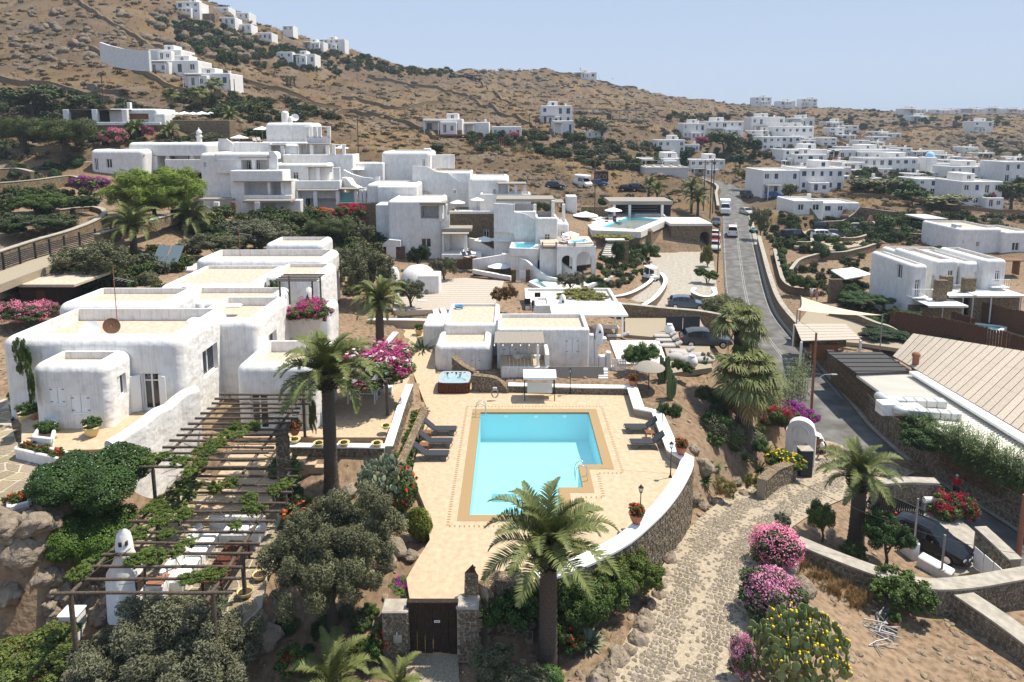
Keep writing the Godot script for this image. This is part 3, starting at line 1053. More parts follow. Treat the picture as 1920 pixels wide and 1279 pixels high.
## floors, roads, lane
var b4:=[]
var bY:=PackedVector2Array()
func dQ()->void:
	b4=[[768,1124],[762,1085],[782,1050],[806,1012],[800,960],[772,890],[800,765],[775,700],[768,650],[745,605],[712,592],[800,583],[818,610],[816,700],[940,722],[1184,726],[1198,770],[1232,778],[1258,848],[1290,864],[1272,905],[1240,955],[1180,1012],[1100,1052],[1000,1092],[872,1130]]
	bH.append([ay(b4,0.0),-.2])
	bH.append([ay([[862,1290],[758,1290],[765,1228],[862,1228]],-1.95),-1.95])
	bH.append([ay([[300,1150],[490,1150],[515,1010],[560,905],[420,880],[300,900],[230,1000],[190,1130]],-.45),-.45])
	bH.append([dI([V(-18.5,0,-25),V(-18.5,0,-52),V(-30.5,0,-52),V(-30.5,0,-25)]),2.6])
	bH.append([ay([[-120,980],[60,990],[70,900],[60,830],[14,740],[-120,740]],2.35),2.35])
	bH.append([dI([V(-7.1,0,-34.6),V(-7.1,0,-46),V(-16,0,-46),V(-16,0,-34.6)]),.7])
	bH.append([ay([[1145,640],[1240,650],[1245,690],[1180,700],[1150,700]],.25),.2])
	bH.append([ay([[1150,590],[1320,590],[1345,640],[1345,690],[1240,700],[1160,640]],.1),0.0])
	bH.append([dI([V(-6.6,0,-50),V(-6.6,0,-63),V(6.2,0,-63),V(6.2,0,-50)]),0.0])
	bH.append([ay([[715,585],[930,582],[940,520],[730,520]],.9),.7])
	bH.append([ay([[1215,475],[1335,470],[1345,560],[1270,600],[1180,565]],-1.9),-1.9])
	bH.append([ay([[1640,935],[1745,905],[1830,1010],[1900,1060],[1760,1085],[1660,1010]],-5.5),-5.5])
	bH.append([ay([[1500,465],[1640,455],[1630,425],[1540,420],[1460,450]],-1.5),-1.5])
	bH.append([ay([[1590,700],[1650,780],[1920,950],[1990,800],[1920,640],[1700,620]],-5.0),-5.2])
func cH()->void:
	var rd:=cV(aI,PackedFloat32Array([2.6]),0.0)
	aR("road",rd,ad["asphalt"])
	var c5:=Shape.new()
	for aS in[-2.35,2.35,.12,-.12]:
		var r:=cV(aI,PackedFloat32Array([.03]),.005,28,125,aS)
		ec(c5,r,Transform3D())
	aR("road_markings",c5,ad["road_paint"])
	var sh:=cV(aK,PackedFloat32Array([.35]),.03,0,140,-.45)
	aR("pavement",sh,ad["m14"])
	aR("lane_path",cV(aQ,bK,0.0),ad["lane_sand"])
	var fj:=ae("cobblestones",ZE,"","")
	fj.set_meta("kind","structure")
	fj.name="cobbled_path"
	cz(0)
	var near:=[]
	var n:=FastNoiseLite.new()
	n.frequency=.35
	n.seed=3
	for k in aQ.size():
		var d:=aQ[mini(k+1,aQ.size()-1)]-aQ[maxi(k-1,0)]
		var da:=d.normalized()
		var bF:=V(d.z,0,-d.x).normalized()
		var up:=bF.cross(da)*-1.0
		if up.y<0:up=-up
		var f:=float(k)/(aQ.size()-1)*(bK.size()-1)
		var hw:=lerpf(bK[int(f)],bK[mini(int(f)+1,bK.size()-1)],f-int(f))
		for ei in 4:
			var q:=-hw+.15
			while q<hw-.1:
				var dF:=minf(absf(absf(q+.1)-.85),1.0)
				var wear:=n.get_noise_2d(k*.8+ei*.3,q*1.5)*.5
				var wd:=R(.12,.27)
				var p:=aQ[k]+da*(ei*.2+R(-.05,.05))+bF*(q+wd/2)
				q+=wd
				if dF>.5+wear and bW.randf()<.72:continue
				var bs:=Basis(bF*wd*R(.85,1.0),da*R(.15,.24),up*R(.012,.03)).rotated(up,R(-.5,.5))
				if bs.determinant()<0.0:
					bs.x=-bs.x
				near.append([dP.distance_to(p),Transform3D(bs,p+up*.002),bW.randi()%14])
	near.sort_custom(func(a,b):return a[0]<b[0])
	near=near.filter(func(a):return a[0]>19.0)
	cA(fj,near,300,"cobble","cobble")
	aC("driveway",ay([[1215,478],[1300,462],[1335,468],[1345,545],[1330,565],[1290,600],[1240,575],[1180,565],[1225,520]],-1.9),-1.88,"m14")
	aC("parking_floor",ay([[1640,930],[1720,905],[1830,1000],[1905,1058],[1765,1085],[1660,1015]],-5.5),-5.46,"m14")
	aC("car_park",ay([[1490,462],[1560,470],[1620,460],[1636,440],[1600,425],[1530,420],[1470,440]],-1.5),-1.47,"lane_sand")
	e7("house_yard_floor",ay([[-120,975],[20,955],[66,905],[52,850],[34,842],[22,800],[14,748],[-120,745]],2.38),2.4,.75,120)
	aC("gate_landing",ay([[862,1285],[758,1285],[766,1226],[858,1226]],-1.95),-1.92,"flagstone")
func aC(ah:String,aD:PackedVector2Array,y:float,mt:String)->void:
	var s:=Shape.new()
	s.slab(aD,y-.4,y)
	aR(ah,s,ad[mt])
func e7(ah:String,aD:PackedVector2Array,y:float,size:float,aJ:int,mt:="flagstone")->void:
	var s:=Shape.new()
	s.slab(aD,y-.3,y)
	var th:=aR(ah,s,ad["pale_mortar"])
	var lo:=aD[0]
	var hi:=aD[0]
	for p in aD:
		lo=lo.min(p);hi=hi.max(p)
	var nx:=int((hi.x-lo.x)/size)+2
	var nz:=int((hi.y-lo.y)/size)+2
	var az:={}
	for j in nz+1:
		for i in nx+1:
			az[Vector2i(i,j)]=lo+Vector2(i-.5*(j%2),j)*size+Vector2(R(-.33,.33),R(-.33,.33))*size
	var all:=[]
	for j in nz:
		for i in nx:
			var q:=PackedVector2Array([az[Vector2i(i,j)],az[Vector2i(i+1,j)],az[Vector2i(i+1,j+1)],az[Vector2i(i,j+1)]])
			var bB:=(q[0]+q[1]+q[2]+q[3])/4.0
			if not Geometry2D.is_point_in_polygon(bB,aD):continue
			var cd:=PackedVector2Array()
			for k in 4:
				var a:=q[k]
				var b:=q[(k+1)%4]
				cd.append(bB+(a-bB)*.9+(bB-a).normalized()*.02)
				cd.append(bB+((a+b)/2.0-bB)*R(.86,.98))
			all.append([dP.distance_to(V(bB.x,y,bB.y)),cd])
	all.sort_custom(func(a,b):return a[0]<b[0])
	var di:=Shape.new()
	for k in all.size():
		var f:=Shape.new() if k<aJ else di
		var t:=R(.68,1.0)
		f.tint=Color(t,t*R(.93,.99),t*R(.82,.95))
		f.slab(all[k][1],y-.01,y+R(.008,.018))
		if k<aJ:af("flagstone",f,ad[mt],th)
	if di.v.size():
		cw("flagstones",di,ad[mt],th)
## the pool and its deck
func cg()->void:
	var far:=-42.0
	var near:=-30.2
	bY=PackedVector2Array([Vector2(-2.03,far),Vector2(4.96,far),Vector2(4.96,-35.1),Vector2(3.62,-35.1),Vector2(3.62,-32.7),Vector2(2.37,-32.7),Vector2(2.37,near),Vector2(-2.03,near)])
	var aM:=Geometry2D.offset_polygon(bY,.55,Geometry2D.JOIN_MITER)[0]
	var dC:=Geometry2D.offset_polygon(bY,.95,Geometry2D.JOIN_MITER)[0]
	var aD:=ay(b4,0.0)
	var th:=Shape.new()
	b6(th,aD,aM,0.0)
	var dD:=aD.duplicate()
	for k in dD.size():
		var a:=dD[k]
		var b:=dD[(k+1)%dD.size()]
		th.quad(V(a.x,0,a.y),V(b.x,0,b.y),V(b.x,-1.2,b.y),V(a.x,-1.2,a.y))
	var cT:=aR("pool_deck_pavement",th,ad["deck"])
	var cop:=Shape.new()
	b6(cop,aM,bY,.006)
	for k in bY.size():
		var a:=bY[k]
		var b:=bY[(k+1)%bY.size()]
		cop.quad(V(a.x,.006,a.y),V(b.x,.006,b.y),V(b.x,-.12,b.y),V(a.x,-.12,a.y))
	af("coping",cop,ad["coping"],cT)
	var es:=Shape.new()
	es.tint=Color(.85,.83,.8)
	for k in dC.size():
		var a:=dC[k]
		var b:=dC[(k+1)%dC.size()]
		var n:=int(a.distance_to(b)/.22)
		for q in n:
			var p:=a.lerp(b,(q+.5)/n)
			var d:=(b-a).normalized()
			es.obox(Transform3D(Basis(V(d.x,0,d.y),UP,V(-d.y,0,d.x)),V(p.x,.002,p.y)),V(.07,.01,.16))
	cw("drain_slots",es,ad["coping"],cT)
	var po:=ae("swimming_pool",V(1.4,0,-36),"large turquoise swimming pool with a stepped right side in the tan deck","swimming pool")
	var bs:=Shape.new()
	var aL:=po.position
	var fF:=func(z:float)->float:return-1.0-.9*smoothstep(-30.5,-42.0,z)
	for k in bY.size():
		var a:=bY[k]
		var b:=bY[(k+1)%bY.size()]
		var m:=maxi(1,int(a.distance_to(b)/.8))
		for q in m:
			var c:=a.lerp(b,float(q)/m)
			var d:=a.lerp(b,float(q+1)/m)
			bs.quad(V(c.x,-.12,c.y)-aL,V(d.x,-.12,d.y)-aL,V(d.x,fF.call(d.y),d.y)-aL,V(c.x,fF.call(c.y),c.y)-aL)
	var zz:=near
	while zz>far+.01:
		var z2:=maxf(zz-.4,far)
		var zm:=(zz+z2)/2.0
		var xr:=2.37 if zm>-32.7 else(3.62 if zm>-35.1 else 4.96)
		bs.quad(V(-2.03,fF.call(zz),zz)-aL,V(xr,fF.call(zz),zz)-aL,V(xr,fF.call(z2),z2)-aL,V(-2.03,fF.call(z2),z2)-aL)
		zz=z2
	af("basin",bs,ad["basin"],po)
	var wt:=Shape.new()
	var a7:=PackedVector2Array()
	for p in bY:
		a7.append(p-Vector2(aL.x,aL.z))
	var tri:=Geometry2D.triangulate_polygon(a7)
	for k in range(0,tri.size(),3):
		var a:=V(a7[tri[k]].x,-.1,a7[tri[k]].y)
		var b:=V(a7[tri[k+1]].x,-.1,a7[tri[k+1]].y)
		var c:=V(a7[tri[k+2]].x,-.1,a7[tri[k+2]].y)
		if(b-a).cross(c-a).y>0:wt.tri(a,b,c)
		else:wt.tri(a,c,b)
	af("water",wt,ad["water"],po)
	var drain:=aj(po,"drain_grille","teal",V(-2.45,-1.3,2.0),V(-1.2,-1.08,2.7),.01)
	for y in[far+.02]:
		for x in[-.4,1.55,3.4]:
			aj(po,"inlet","m0",V(x-.12,-.35,y)-V(aL.x,0,aL.z),V(x+.12,-.2,y+.03)-V(aL.x,0,aL.z),.01)
	bC(V(-2.0,0,-41.6),PI*.5,"steel pool ladder at the far left corner of the large pool")
	bC(V(1.0,0,-30.25),0.0,"steel pool ladder at the near edge of the large pool by the palm")
	bC(V(3.62,0,-33.6),-PI*.5,"slim steel handrail in the notch of the large pool")
	var cap:=av([[1184,724,.45],[1198,767,.45]],0)+av([[1232,774,.45],[1262,846,.45]],0)+av([[1290,862,.45],[1283,885,.45],[1262,922,.45],[1236,955,.45],[1205,985,.45],[1170,1014,.45],[1128,1038,.45],[1085,1058,.45],[1010,1085,.45]],.8)
	var wall:=ag("curved rubble retaining wall with a broad white cap round the pool deck",cap,.3,3.6,[1.0],.26,300,"m0",.1)
	for r in[[1266,985,.8],[1250,1005,.6]]:
		pass
	var back:=av([[953,722,.42],[1060,725,.42],[1182,727,.42]],.8)
	ag("low rubble wall with a white cap between the swing seat and the guest house",back,.22,.5,[-1.0],.2,120,"m0",.08)
	aC("dining_terrace_floor",dI([V(-7.2,0,-36.6),V(-7.2,0,-46),V(-16.5,0,-46),V(-16.5,0,-36.6)]),.85,"deck")
	ag("stone wall with white cap along the front of the dining terrace",[pe(530,836,1.05),pe(600,837,1.05),pe(660,837,1.05),pe(722,838,1.05)],.18,1.5,[-1.0],.26,130,"m0",.07)
	ag("stone wall with white cap on the pool side of the dining terrace",av([[728,838,1.05],[742,795,1.08],[756,752,1.12],[768,722,1.12]],.8),.18,1.6,[-1.0],.26,150,"m0",.07)
	ag("rough planter wall with bare stone top beside the three loungers",av([[738,892,.42],[760,850,.42],[780,805,.42],[797,765,.45]],.7),.17,.6,[-1.0,1.0],.24,110,"stone_wall",.07)
	for k in 5:
		var p:Vector3=[pe(553,829,1.14),pe(598,836,1.14),pe(645,835,1.14),pe(707,836,1.14),pe(724,803,1.17)][k]
		bowl(p,["round shallow bowl with moss at the left end of the terrace wall","second cream bowl from the left on the terrace wall","third cream bowl on the front wall of the dining terrace","cream bowl on the right front corner of the terrace wall","cream bowl on the pool side of the terrace wall"][k],"planted bowls on the terrace wall")
	for k in 5:
		var p:Vector3=[pe(825,813,0),pe(816,836,0),pe(808,860,0),pe(1202,809,0),pe(1214,838,0)][k]
		eB(p,PI/2 if k<3 else-PI/2,["charcoal sun lounger farthest back on the left side of the pool","middle charcoal sun lounger of the three on the left of the pool","charcoal sun lounger nearest the cactus on the left of the pool","charcoal sun lounger farther back on the right of the pool","charcoal sun lounger nearer the curved wall on the right of the pool"][k])
	for k in 3:
		var p:Vector3=[pe(801,822,0),pe(795,846,0),pe(1218,822,0)][k]
		dk(p,["small slatted table between the back two loungers on the left","small slatted table between the front two loungers on the left","small slatted wooden table between the two right loungers"][k])
	eF()
	dl()
	bI()
	for k in 5:
		var r:Array=[[1193,727,"thin lamp post beside the stepped corner of the deck wall"],[1241,808,"lamp post behind the right loungers"],[1257,895,"lamp post inside the bend of the curved wall"],[1200,985,"lantern lamp post beside the geranium pot on the curved wall"],[1069,739,"lamp post by the slatted screen behind the swing seat"]][k]
		dU(pe(r[0],r[1],0.0),r[2],2.0 if k<4 else 1.9)
	for k in 4:
		var r:Array=[[1277,851,.56,"red geranium pot on the corner of the curved wall"],[1193,980,.56,"red geranium pot beside the lantern on the curved wall"],[1187,724,.5,"orange geranium pot at the end of the back wall"],[553,815,1.14,"geranium pot near the pergola pillar"]][k]
		bM(pe(r[0],r[1],r[2]),r[3])
	gate()
func b6(s:Shape,go:PackedVector2Array,a3:PackedVector2Array,y:float)->void:
	var o:=go
	var lo:=a3[0]
	var hi:=a3[0]
	for p in a3:
		lo=lo.min(p);hi=hi.max(p)
	var cx:=(lo.x+hi.x)/2.0-.6
	for bq in[PackedVector2Array([Vector2(-200,-200),Vector2(cx,-200),Vector2(cx,200),Vector2(-200,200)]),PackedVector2Array([Vector2(cx,-200),Vector2(200,-200),Vector2(200,200),Vector2(cx,200)])]:
		for gw in Geometry2D.intersect_polygons(o,bq):
			for fC in Geometry2D.clip_polygons(gw,a3):
				var t:=Geometry2D.triangulate_polygon(fC)
				for k in range(0,t.size(),3):
					var a:=V(fC[t[k]].x,y,fC[t[k]].y)
					var b:=V(fC[t[k+1]].x,y,fC[t[k+1]].y)
					var c:=V(fC[t[k+2]].x,y,fC[t[k+2]].y)
					if(b-a).cross(c-a).y>0:s.tri(a,b,c)
					else:s.tri(a,c,b)
func bC(at:Vector3,aP:float,label:String)->void:
	var th:=ae("pool_ladder",at,label,"pool ladder","",aP)
	for sx in[-.25,.25]:
		var az:=[]
		for k in 9:
			var a:=PI*k/8.0
			az.append(V(sx,.45+sin(a)*.4,.32*cos(a)))
		az.push_front(V(sx,0.0,.34))
		az.append(V(sx,-.9,-.32))
		var s:=Shape.new()
		s.tube(az,[.022],6)
		af("rail",s,ad["steel"],th)
	for y in[-.3,-.6]:
		aj(th,"rung","steel",V(-.25,y,-.36),V(.25,y+.03,-.28),0.0)
func bowl(at:Vector3,label:String,aO:String)->void:
	var th:=ae("planted_bowl",at,label,"planter",aO)
	var s:=Shape.new()
	s.lathe([Vector2(0.0,0),Vector2(.16,0),Vector2(.25,.1),Vector2(.31,.17),Vector2(.32,.2),Vector2(.28,.2),Vector2(.26,.15),Vector2(0,.15)],14)
	af("bowl",s,ad["m19"],th)
	var o:=af("plant",a_("hedge",0),ak("leaf_moss",.075,.11,.022),th,V(0,.17,0))
	o.scale=V(.22,.12,.22)
func eB(at:Vector3,aP:float,label:String)->void:
	if ap.has("lounger"):
		fM(ap["lounger"],at,aP,label)
		return
	var th:=ae("sun_lounger",at,label,"sun lounger","charcoal sun loungers round the large pool",aP)
	ap["lounger"]=th
	var fl:=Shape.new()
	fl.box(V(-.33,.3,-.35),V(.33,.37,1.0),.03)
	af("mattress",fl,ad["m10"],th)
	var bk:=Shape.new()
	bk.obox(Transform3D(Basis(RI,.72),V(0,.62,-.62)),V(.66,.07,.8),.03)
	af("backrest",bk,ad["m10"],th)
	for sx in[-.34,.34]:
		var fr:=Shape.new()
		fr.tube([V(sx,.29,1.0),V(sx,.29,-.35),V(sx,.86,-.9)],[.018],6)
		af("frame",fr,ad["m6"],th)
		for z in[.75,-.3]:
			var lg:=Shape.new()
			var az:=[]
			for k in 7:
				var a:=PI*k/6.0
				az.append(V(sx,.28-sin(a)*.27,z+.28*cos(a)))
			lg.tube(az,[.014],5)
			af("leg",lg,ad["m6"],th)
	var c4:=Shape.new()
	c4.tube([V(-.3,.6,-.66),V(-.3,.02,-.95),V(.3,.02,-.95),V(.3,.6,-.66)],[.014],5)
	af("rest",c4,ad["m6"],th)
func dk(at:Vector3,label:String)->void:
	if ap.has("side_table"):
		fM(ap["side_table"],at,0.0,label)
		return
	var th:=ae("side_table",at,label,"side table","small wooden tables between the loungers")
	ap["side_table"]=th
	for k in 6:
		aj(th,"slat","teak",V(-.26+k*.088,.4,-.25),V(-.26+k*.088+.076,.43,.25),.005)
	for x in[-.22,.22]:
		aj(th,"rail","teak",V(x-.02,.345,-.24),V(x+.02,.398,.24),0.0)
		for z in[-.2,.2]:
			aj(th,"leg","teak",V(x-.025,0,z-.025),V(x+.025,.345,z+.025),0.0)
func eF()->void:
	var a:=pe(821,738,0)
	var b:=pe(880,738,0)
	var w:=b.x-a.x
	var th:=ae("hot_tub",Vector3((a.x+b.x)/2,0,a.z-w/2),"square wooden sided hot tub with blue shell beside the stone screen","hot tub")
	var h:=.8
	for k in 4:
		var n:=9
		for q in n:
			var s:=Shape.new()
			var x0:=-w/2+.05+(w-.1)*q/n
			s.box(V(x0+.006,.02,w/2-.04),Vector3(x0+(w-.1)/n-.006,h-.06,w/2),.008)
			af("plank",s,ad["m9"],th,ZE,k*PI/2)
	aj(th,"cabinet","m8",V(-w/2+.05,0,-w/2+.05),V(w/2-.05,.1,w/2-.05))
	var sh:=Shape.new()
	var aX:=[[.5,h-.1],[.515,h-.02],[.5,h+.02],[.43,h+0.0],[.4,h-.06],[.36,h-.4],[.2,h-.65],[0.0,h-.65]]
	var aT:=PackedInt32Array()
	for k in aX.size():
		var aM:=PackedInt32Array()
		for q in 32:
			var an:=TAU*q/32+PI/4
			var p:=Vector2(cos(an),sin(an))
			p/=pow(pow(absf(p.x),6.0)+pow(absf(p.y),6.0),1.0/6.0)
			var dV:=.03*sin(an*6.0) if k>3 and k<6 else 0.0
			aM.append(sh.vert(Vector3(p.x*w*(aX[k][0]-dV),aX[k][1],p.y*w*(aX[k][0]-dV)),UP))
		if k:
			for q in 32:
				sh.face(aT[(q+1)%32],aT[q],aM[q],aM[(q+1)%32])
		aT=aM
	af("shell",sh,aG("tub_shell",aF(.34,.4,.43),.3),th)
	var wt:=Shape.new()
	wt.quad(V(-w*.39,h-.13,w*.39),V(w*.39,h-.13,w*.39),V(w*.39,h-.13,-w*.39),V(-w*.39,h-.13,-w*.39))
	af("water",wt,ad["water"],th)
	for k in 5:
		aj(th,"headrest","m10",V(-w*.3+k*w*.14,h-.05,-w*.42),V(-w*.3+k*w*.14+.16,h+.01,-w*.4),.01)
func dl()->void:
	var a:=pe(984,752,0)
	var b:=pe(1040,752,0)
	var w:=b.x-a.x
	var th:=ae("swing_seat",Vector3((a.x+b.x)/2,0,a.z-.6),"cream canopied garden swing seat facing away at the back of the pool","swing seat")
	var h:=1.75
	for sx in[-w/2,w/2]:
		for sz in[-.6,.6]:
			var lg:=Shape.new()
			lg.tube([V(sx,0,sz),V(sx,h-.1,sz*.35)],[.03],8)
			af("leg",lg,ad["m6"],th)
		var tr:=Shape.new()
		tr.tube([V(sx,h-.1,-.5),V(sx,h-.1,.5)],[.03],8)
		af("top_rail",tr,ad["m6"],th)
		var ch:=Shape.new()
		ch.tube([V(sx*.9,h-.1,-.1),V(sx*.9,.5,.2)],[.012],5)
		af("hanger",ch,ad["m5"],th)
	var cp:=Shape.new()
	for k in 8:
		var z0:=-.75+1.5*k/8
		var z1:=z0+1.5/8
		var y0:=h+.16-.22*pow(absf(z0)/.75,2)
		var y1:=h+.16-.22*pow(absf(z1)/.75,2)
		cp.quad(V(-w/2-.1,y1,z1),V(w/2+.1,y1,z1),V(w/2+.1,y0,z0),V(-w/2-.1,y0,z0))
	for k in 12:
		var x0:=-w/2-.1+(w+.2)*k/12
		var x1:=x0+(w+.2)/12
		cp.quad(V(x0,h-.22+.03*(k%2),.76),V(x1,h-.22+.03*((k+1)%2),.76),V(x1,h-.06,.75),V(x0,h-.06,.75))
	af("canopy",cp,ad["m11"],th)
	var bk:=Shape.new()
	bk.obox(Transform3D(Basis(RI,-.25),V(0,.85,.34)),V(w*.84,.75,.1),.04)
	af("backrest",bk,ad["m13"],th)
	var st:=Shape.new()
	st.obox(Transform3D(Basis(RI,-.05),V(0,.46,-.05)),V(w*.84,.12,.7),.04)
	af("seat",st,ad["m13"],th)
func bI()->void:
	for k in 2:
		var aX:Array=[[[886,731,1.1],[905,733,1.12],[930,733,.95],[945,734,.55],[953,735,.25]],[[853,700,1.35],[858,706,1.3],[875,712,1.0],[890,715,.8]]][k]
		var az:=[]
		for r in aX:
			var p:=pe(r[0],r[1],0.0)
			az.append(V(p.x,r[2],p.z))
		ag(["ragged stone screen sloping down to the swing seat","short ragged stone screen behind the hot tub"][k],Array(aH(az,.5)),.2,1.4,[-1.0,1.0],.2,90,"stone_wall",.03)
	var f2:=ae("hose_reel",pe(928,735,.5),"garden hose reel hanging on the ragged stone screen","hose reel")
	for k in 3:
		var s:=Shape.new()
		var az:=[]
		for q in 13:
			az.append(Vector3(cos(TAU*q/12)*(.2+k*.02),sin(TAU*q/12)*(.28+k*.02),.2+k*.03))
		s.tube(az,[.015],5,false)
		af("hose",s,ad["m5"],f2)
	aj(f2,"bracket","m12",V(-.15,.2,.1),V(.15,.4,.3))
func dU(at:Vector3,label:String,h:=2.0)->void:
	var th:=ae("lamp_post",at,label,"lamp post","lantern posts round the pool deck")
	var aW:="lamp %.1f"%h
	if not ap.has(aW):
		var p:=Shape.new()
		p.lathe([Vector2(.09,0),Vector2(.09,.05),Vector2(.04,.12),Vector2(.03,.3),Vector2(.022,h-.42),Vector2(.05,h-.4),Vector2(.02,h-.38)],8)
		var g:=Shape.new()
		g.lathe([Vector2(.07,h-.36),Vector2(.115,h-.13)],6)
		var c:=Shape.new()
		c.lathe([Vector2(.13,h-.13),Vector2(.06,h-.05),Vector2(.015,h),Vector2(0.0,h+.05)],6)
		c.lathe([Vector2(0.0,h-.38),Vector2(.075,h-.37),Vector2(.07,h-.36)],6)
		for k in 6:
			var a:=TAU*k/6
			c.tube([Vector3(cos(a)*.07,h-.36,sin(a)*.07),Vector3(cos(a)*.117,h-.13,sin(a)*.117)],[.008],4)
		ap[aW]=[p.mesh(),g.mesh(),c.mesh()]
	af("post",ap[aW][0],ad["m6"],th)
	af("lantern_glass",ap[aW][1],ad["screen_glass"],th)
	af("lantern_frame",ap[aW][2],ad["m6"],th)
func bM(at:Vector3,label:String,mt:="m18",dY:="red_bloom",sc:=1.0)->Node3D:
	var th:=ae("flower_pot",at,label,"flower pot")
	var s:=Shape.new()
	s.lathe([Vector2(0,0),Vector2(.17,0),Vector2(.27,.2),Vector2(.32,.38),Vector2(.35,.4),Vector2(.35,.46),Vector2(.29,.46),Vector2(.27,.4),Vector2(0,.4)],14)
	af("pot",s,ad[mt],th)
	var o:=af("foliage",a_("loose",0),ak("leaf_fresh",.07,.13,.03),th,V(0,.62,0))
	o.scale=V(.42,.32,.42)
	if dY:
		o=af("blossoms",a_("bloom_few",0),a5(dY),th,V(0,.62,0))
		o.scale=V(.44,.36,.44)
	th.scale=Vector3.ONE*sc
	return th
func a5(ah:String)->StandardMaterial3D:
	if ad.has(ah):return ad[ah]
	var c:Color={"red_bloom":Color(.62,.035,.02),"pink_bloom":Color(.8,.3,.45),"mauve_bloom":Color(.7,.32,.48),"magenta_bloom":Color(.5,.06,.24),"purple_bloom":Color(.3,.02,.26),"crimson_bloom":Color(.42,.012,.05),"yellow_bloom":Color(.72,.56,.02),"orange_bloom":Color(.62,.18,.05),"white_bloom":Color(.7,.68,.66)}[ah]
	return ak(ah,c.r,c.g,c.b,.7)
func gate()->void:
	var z:=-pe(815,1228,-1.93).z
	var a:=pd(766,1228,z)
	var b:=pd(858,1127,z)
	var th:=ae("wooden_gate",Vector3((a.x+b.x)/2,-1.93,-z),"dark plank double gate between two rubble piers below the pool deck","gate")
	var w:=b.x-a.x
	var h:=b.y+1.93
	for k in 6:
		var x0:=-w/2+.04+(w-.08)*k/6
		aj(th,"plank","m8",V(x0+.008,.04,-.03+.006*(k%3)),Vector3(x0+(w-.08)/6-.008,h-.14,.03+.006*(k%3)),.008)
	aj(th,"lintel","m8",V(-w/2-.02,h-.12,-.12),V(w/2+.02,h+.02,.12),.01)
	for sx in[-1.0,1.0]:
		aj(th,"jamb","m8",Vector3(sx*(w/2+.002)-.03,0,-.08),Vector3(sx*(w/2+.002)+.03,h-.125,.08),.01)
	aj(th,"hinge_strap","m6",V(-w/2+.06,h*.52,.048),V(w/2-.06,h*.52+.03,.056),0.0)
	var pl:=aj(th,"name_plate","m0",V(.06,h*.62,.048),V(.28,h*.62+.09,.058),0.0)
	aj(pl,"lettering","m6",V(.09,h*.62+.03,.0585),V(.25,h*.62+.055,.06),0.0)
	for k in 2:
		var u0:float=[722,859][k]
		var u1:float=[766,897][k]
		var p:=pd(u0,1228,z+.15)
		var q:=pd(u1,1120,z+.15)
		var ba:=0.0 if k==0 else .15
		var pr:=ae("gate_pier",Vector3((p.x+q.x)/2,-2.1,-z),["rubble stone pier left of the dark gate with a tap and plaque","rubble stone pier right of the dark gate"][k],"gate pier","stone piers of the dark gate")
		var hw:=(q.x-p.x)/2
		aj(pr,"mortar_core","mortar",V(-hw,0,-.45),V(hw,2.1+ba,.25),.06)
		aj(pr,"cap","m14",V(-hw-.03,2.1+ba,-.5),V(hw+.03,2.2+ba,.28),.04)
		b8(pr,[V(pr.position.x-hw,ba,-z+.25),V(pr.position.x+hw,ba,-z+.25)],0.0,2.05+ba,[-1.0],.17,90)
		if k==0:
			aj(pr,"plaque","m14",V(-.05,.95,.3),V(.27,1.28,.34),.02)
			var tap:=Shape.new()
			tap.tube([V(.1,1.4,.28),V(.1,1.42,.4),V(.1,1.3,.42)],[.03,.03,.025],6)
			af("wall_lamp",tap,ad["m5"],pr)
	ag("rough stub of stone wall rising behind the right gate pier",[pe(884,1120,.2)+V(0,.1,0),pe(884,1078,.9),pe(890,1068,1.1)],.22,3.0,[-1.0,1.0],.22,90,"stone_wall",.05)
	ag("thick stub of stone wall right of the gate leading to the white cap",[pe(905,1100,.5),pe(925,1080,.6),pe(1000,1088,.45)],.25,3.0,[-1.0],.22,80,"stone_wall",.05)
## foliage: shapes shared by plants of a kind
func ar(s:Shape,n:int,size:Vector2,fb:Array,r:RandomNumberGenerator,gA:float,bR:Array,f8:=0.0,eH:=.5)->void:
	var c1:=0.0
	for l in fb:
		c1+=l[1]*l[1]
	for l in fb:
		var m:=int(n*l[1]*l[1]/c1)
		var gt:=r.randf_range(.66,1.0)
		for k in m:
			var d:=Vector3(r.randfn(),r.randfn(),r.randfn()).normalized()
			var fs:float=l[1]*pow(r.randf(),gA)
			var sq:Vector3=l[2] if l.size()>2 else Vector3.ONE
			var p:Vector3=l[0]+d*sq*fs
			var up:=(d*eH+Vector3(r.randfn(),r.randfn()+.3,r.randfn())*.6).normalized()
			var al:=up.cross(Vector3(r.randfn(),r.randfn()-f8,r.randfn())).normalized()
			var ac:=up.cross(al)
			var t:Color=bR[r.randi()%bR.size()]
			var b:=gt*r.randf_range(.82,1.0)
			s.tint=Color(t.r*b,t.g*b,t.b*b)
			var a2:=al*size.x*r.randf_range(.35,.62)
			var c2:=ac*size.y*.5
			var k0:=s.v.size()
			var nn:=(up+d*.6).normalized()
			s.vert(p-a2,nn);s.vert(p-c2,nn);s.vert(p+a2,nn);s.vert(p+c2,nn)
			if(a2).cross(c2).dot(nn)>0.0:
				s.i.append_array([k0,k0+2,k0+1,k0,k0+3,k0+2])
			else:
				s.i.append_array([k0,k0+1,k0+2,k0,k0+2,k0+3])
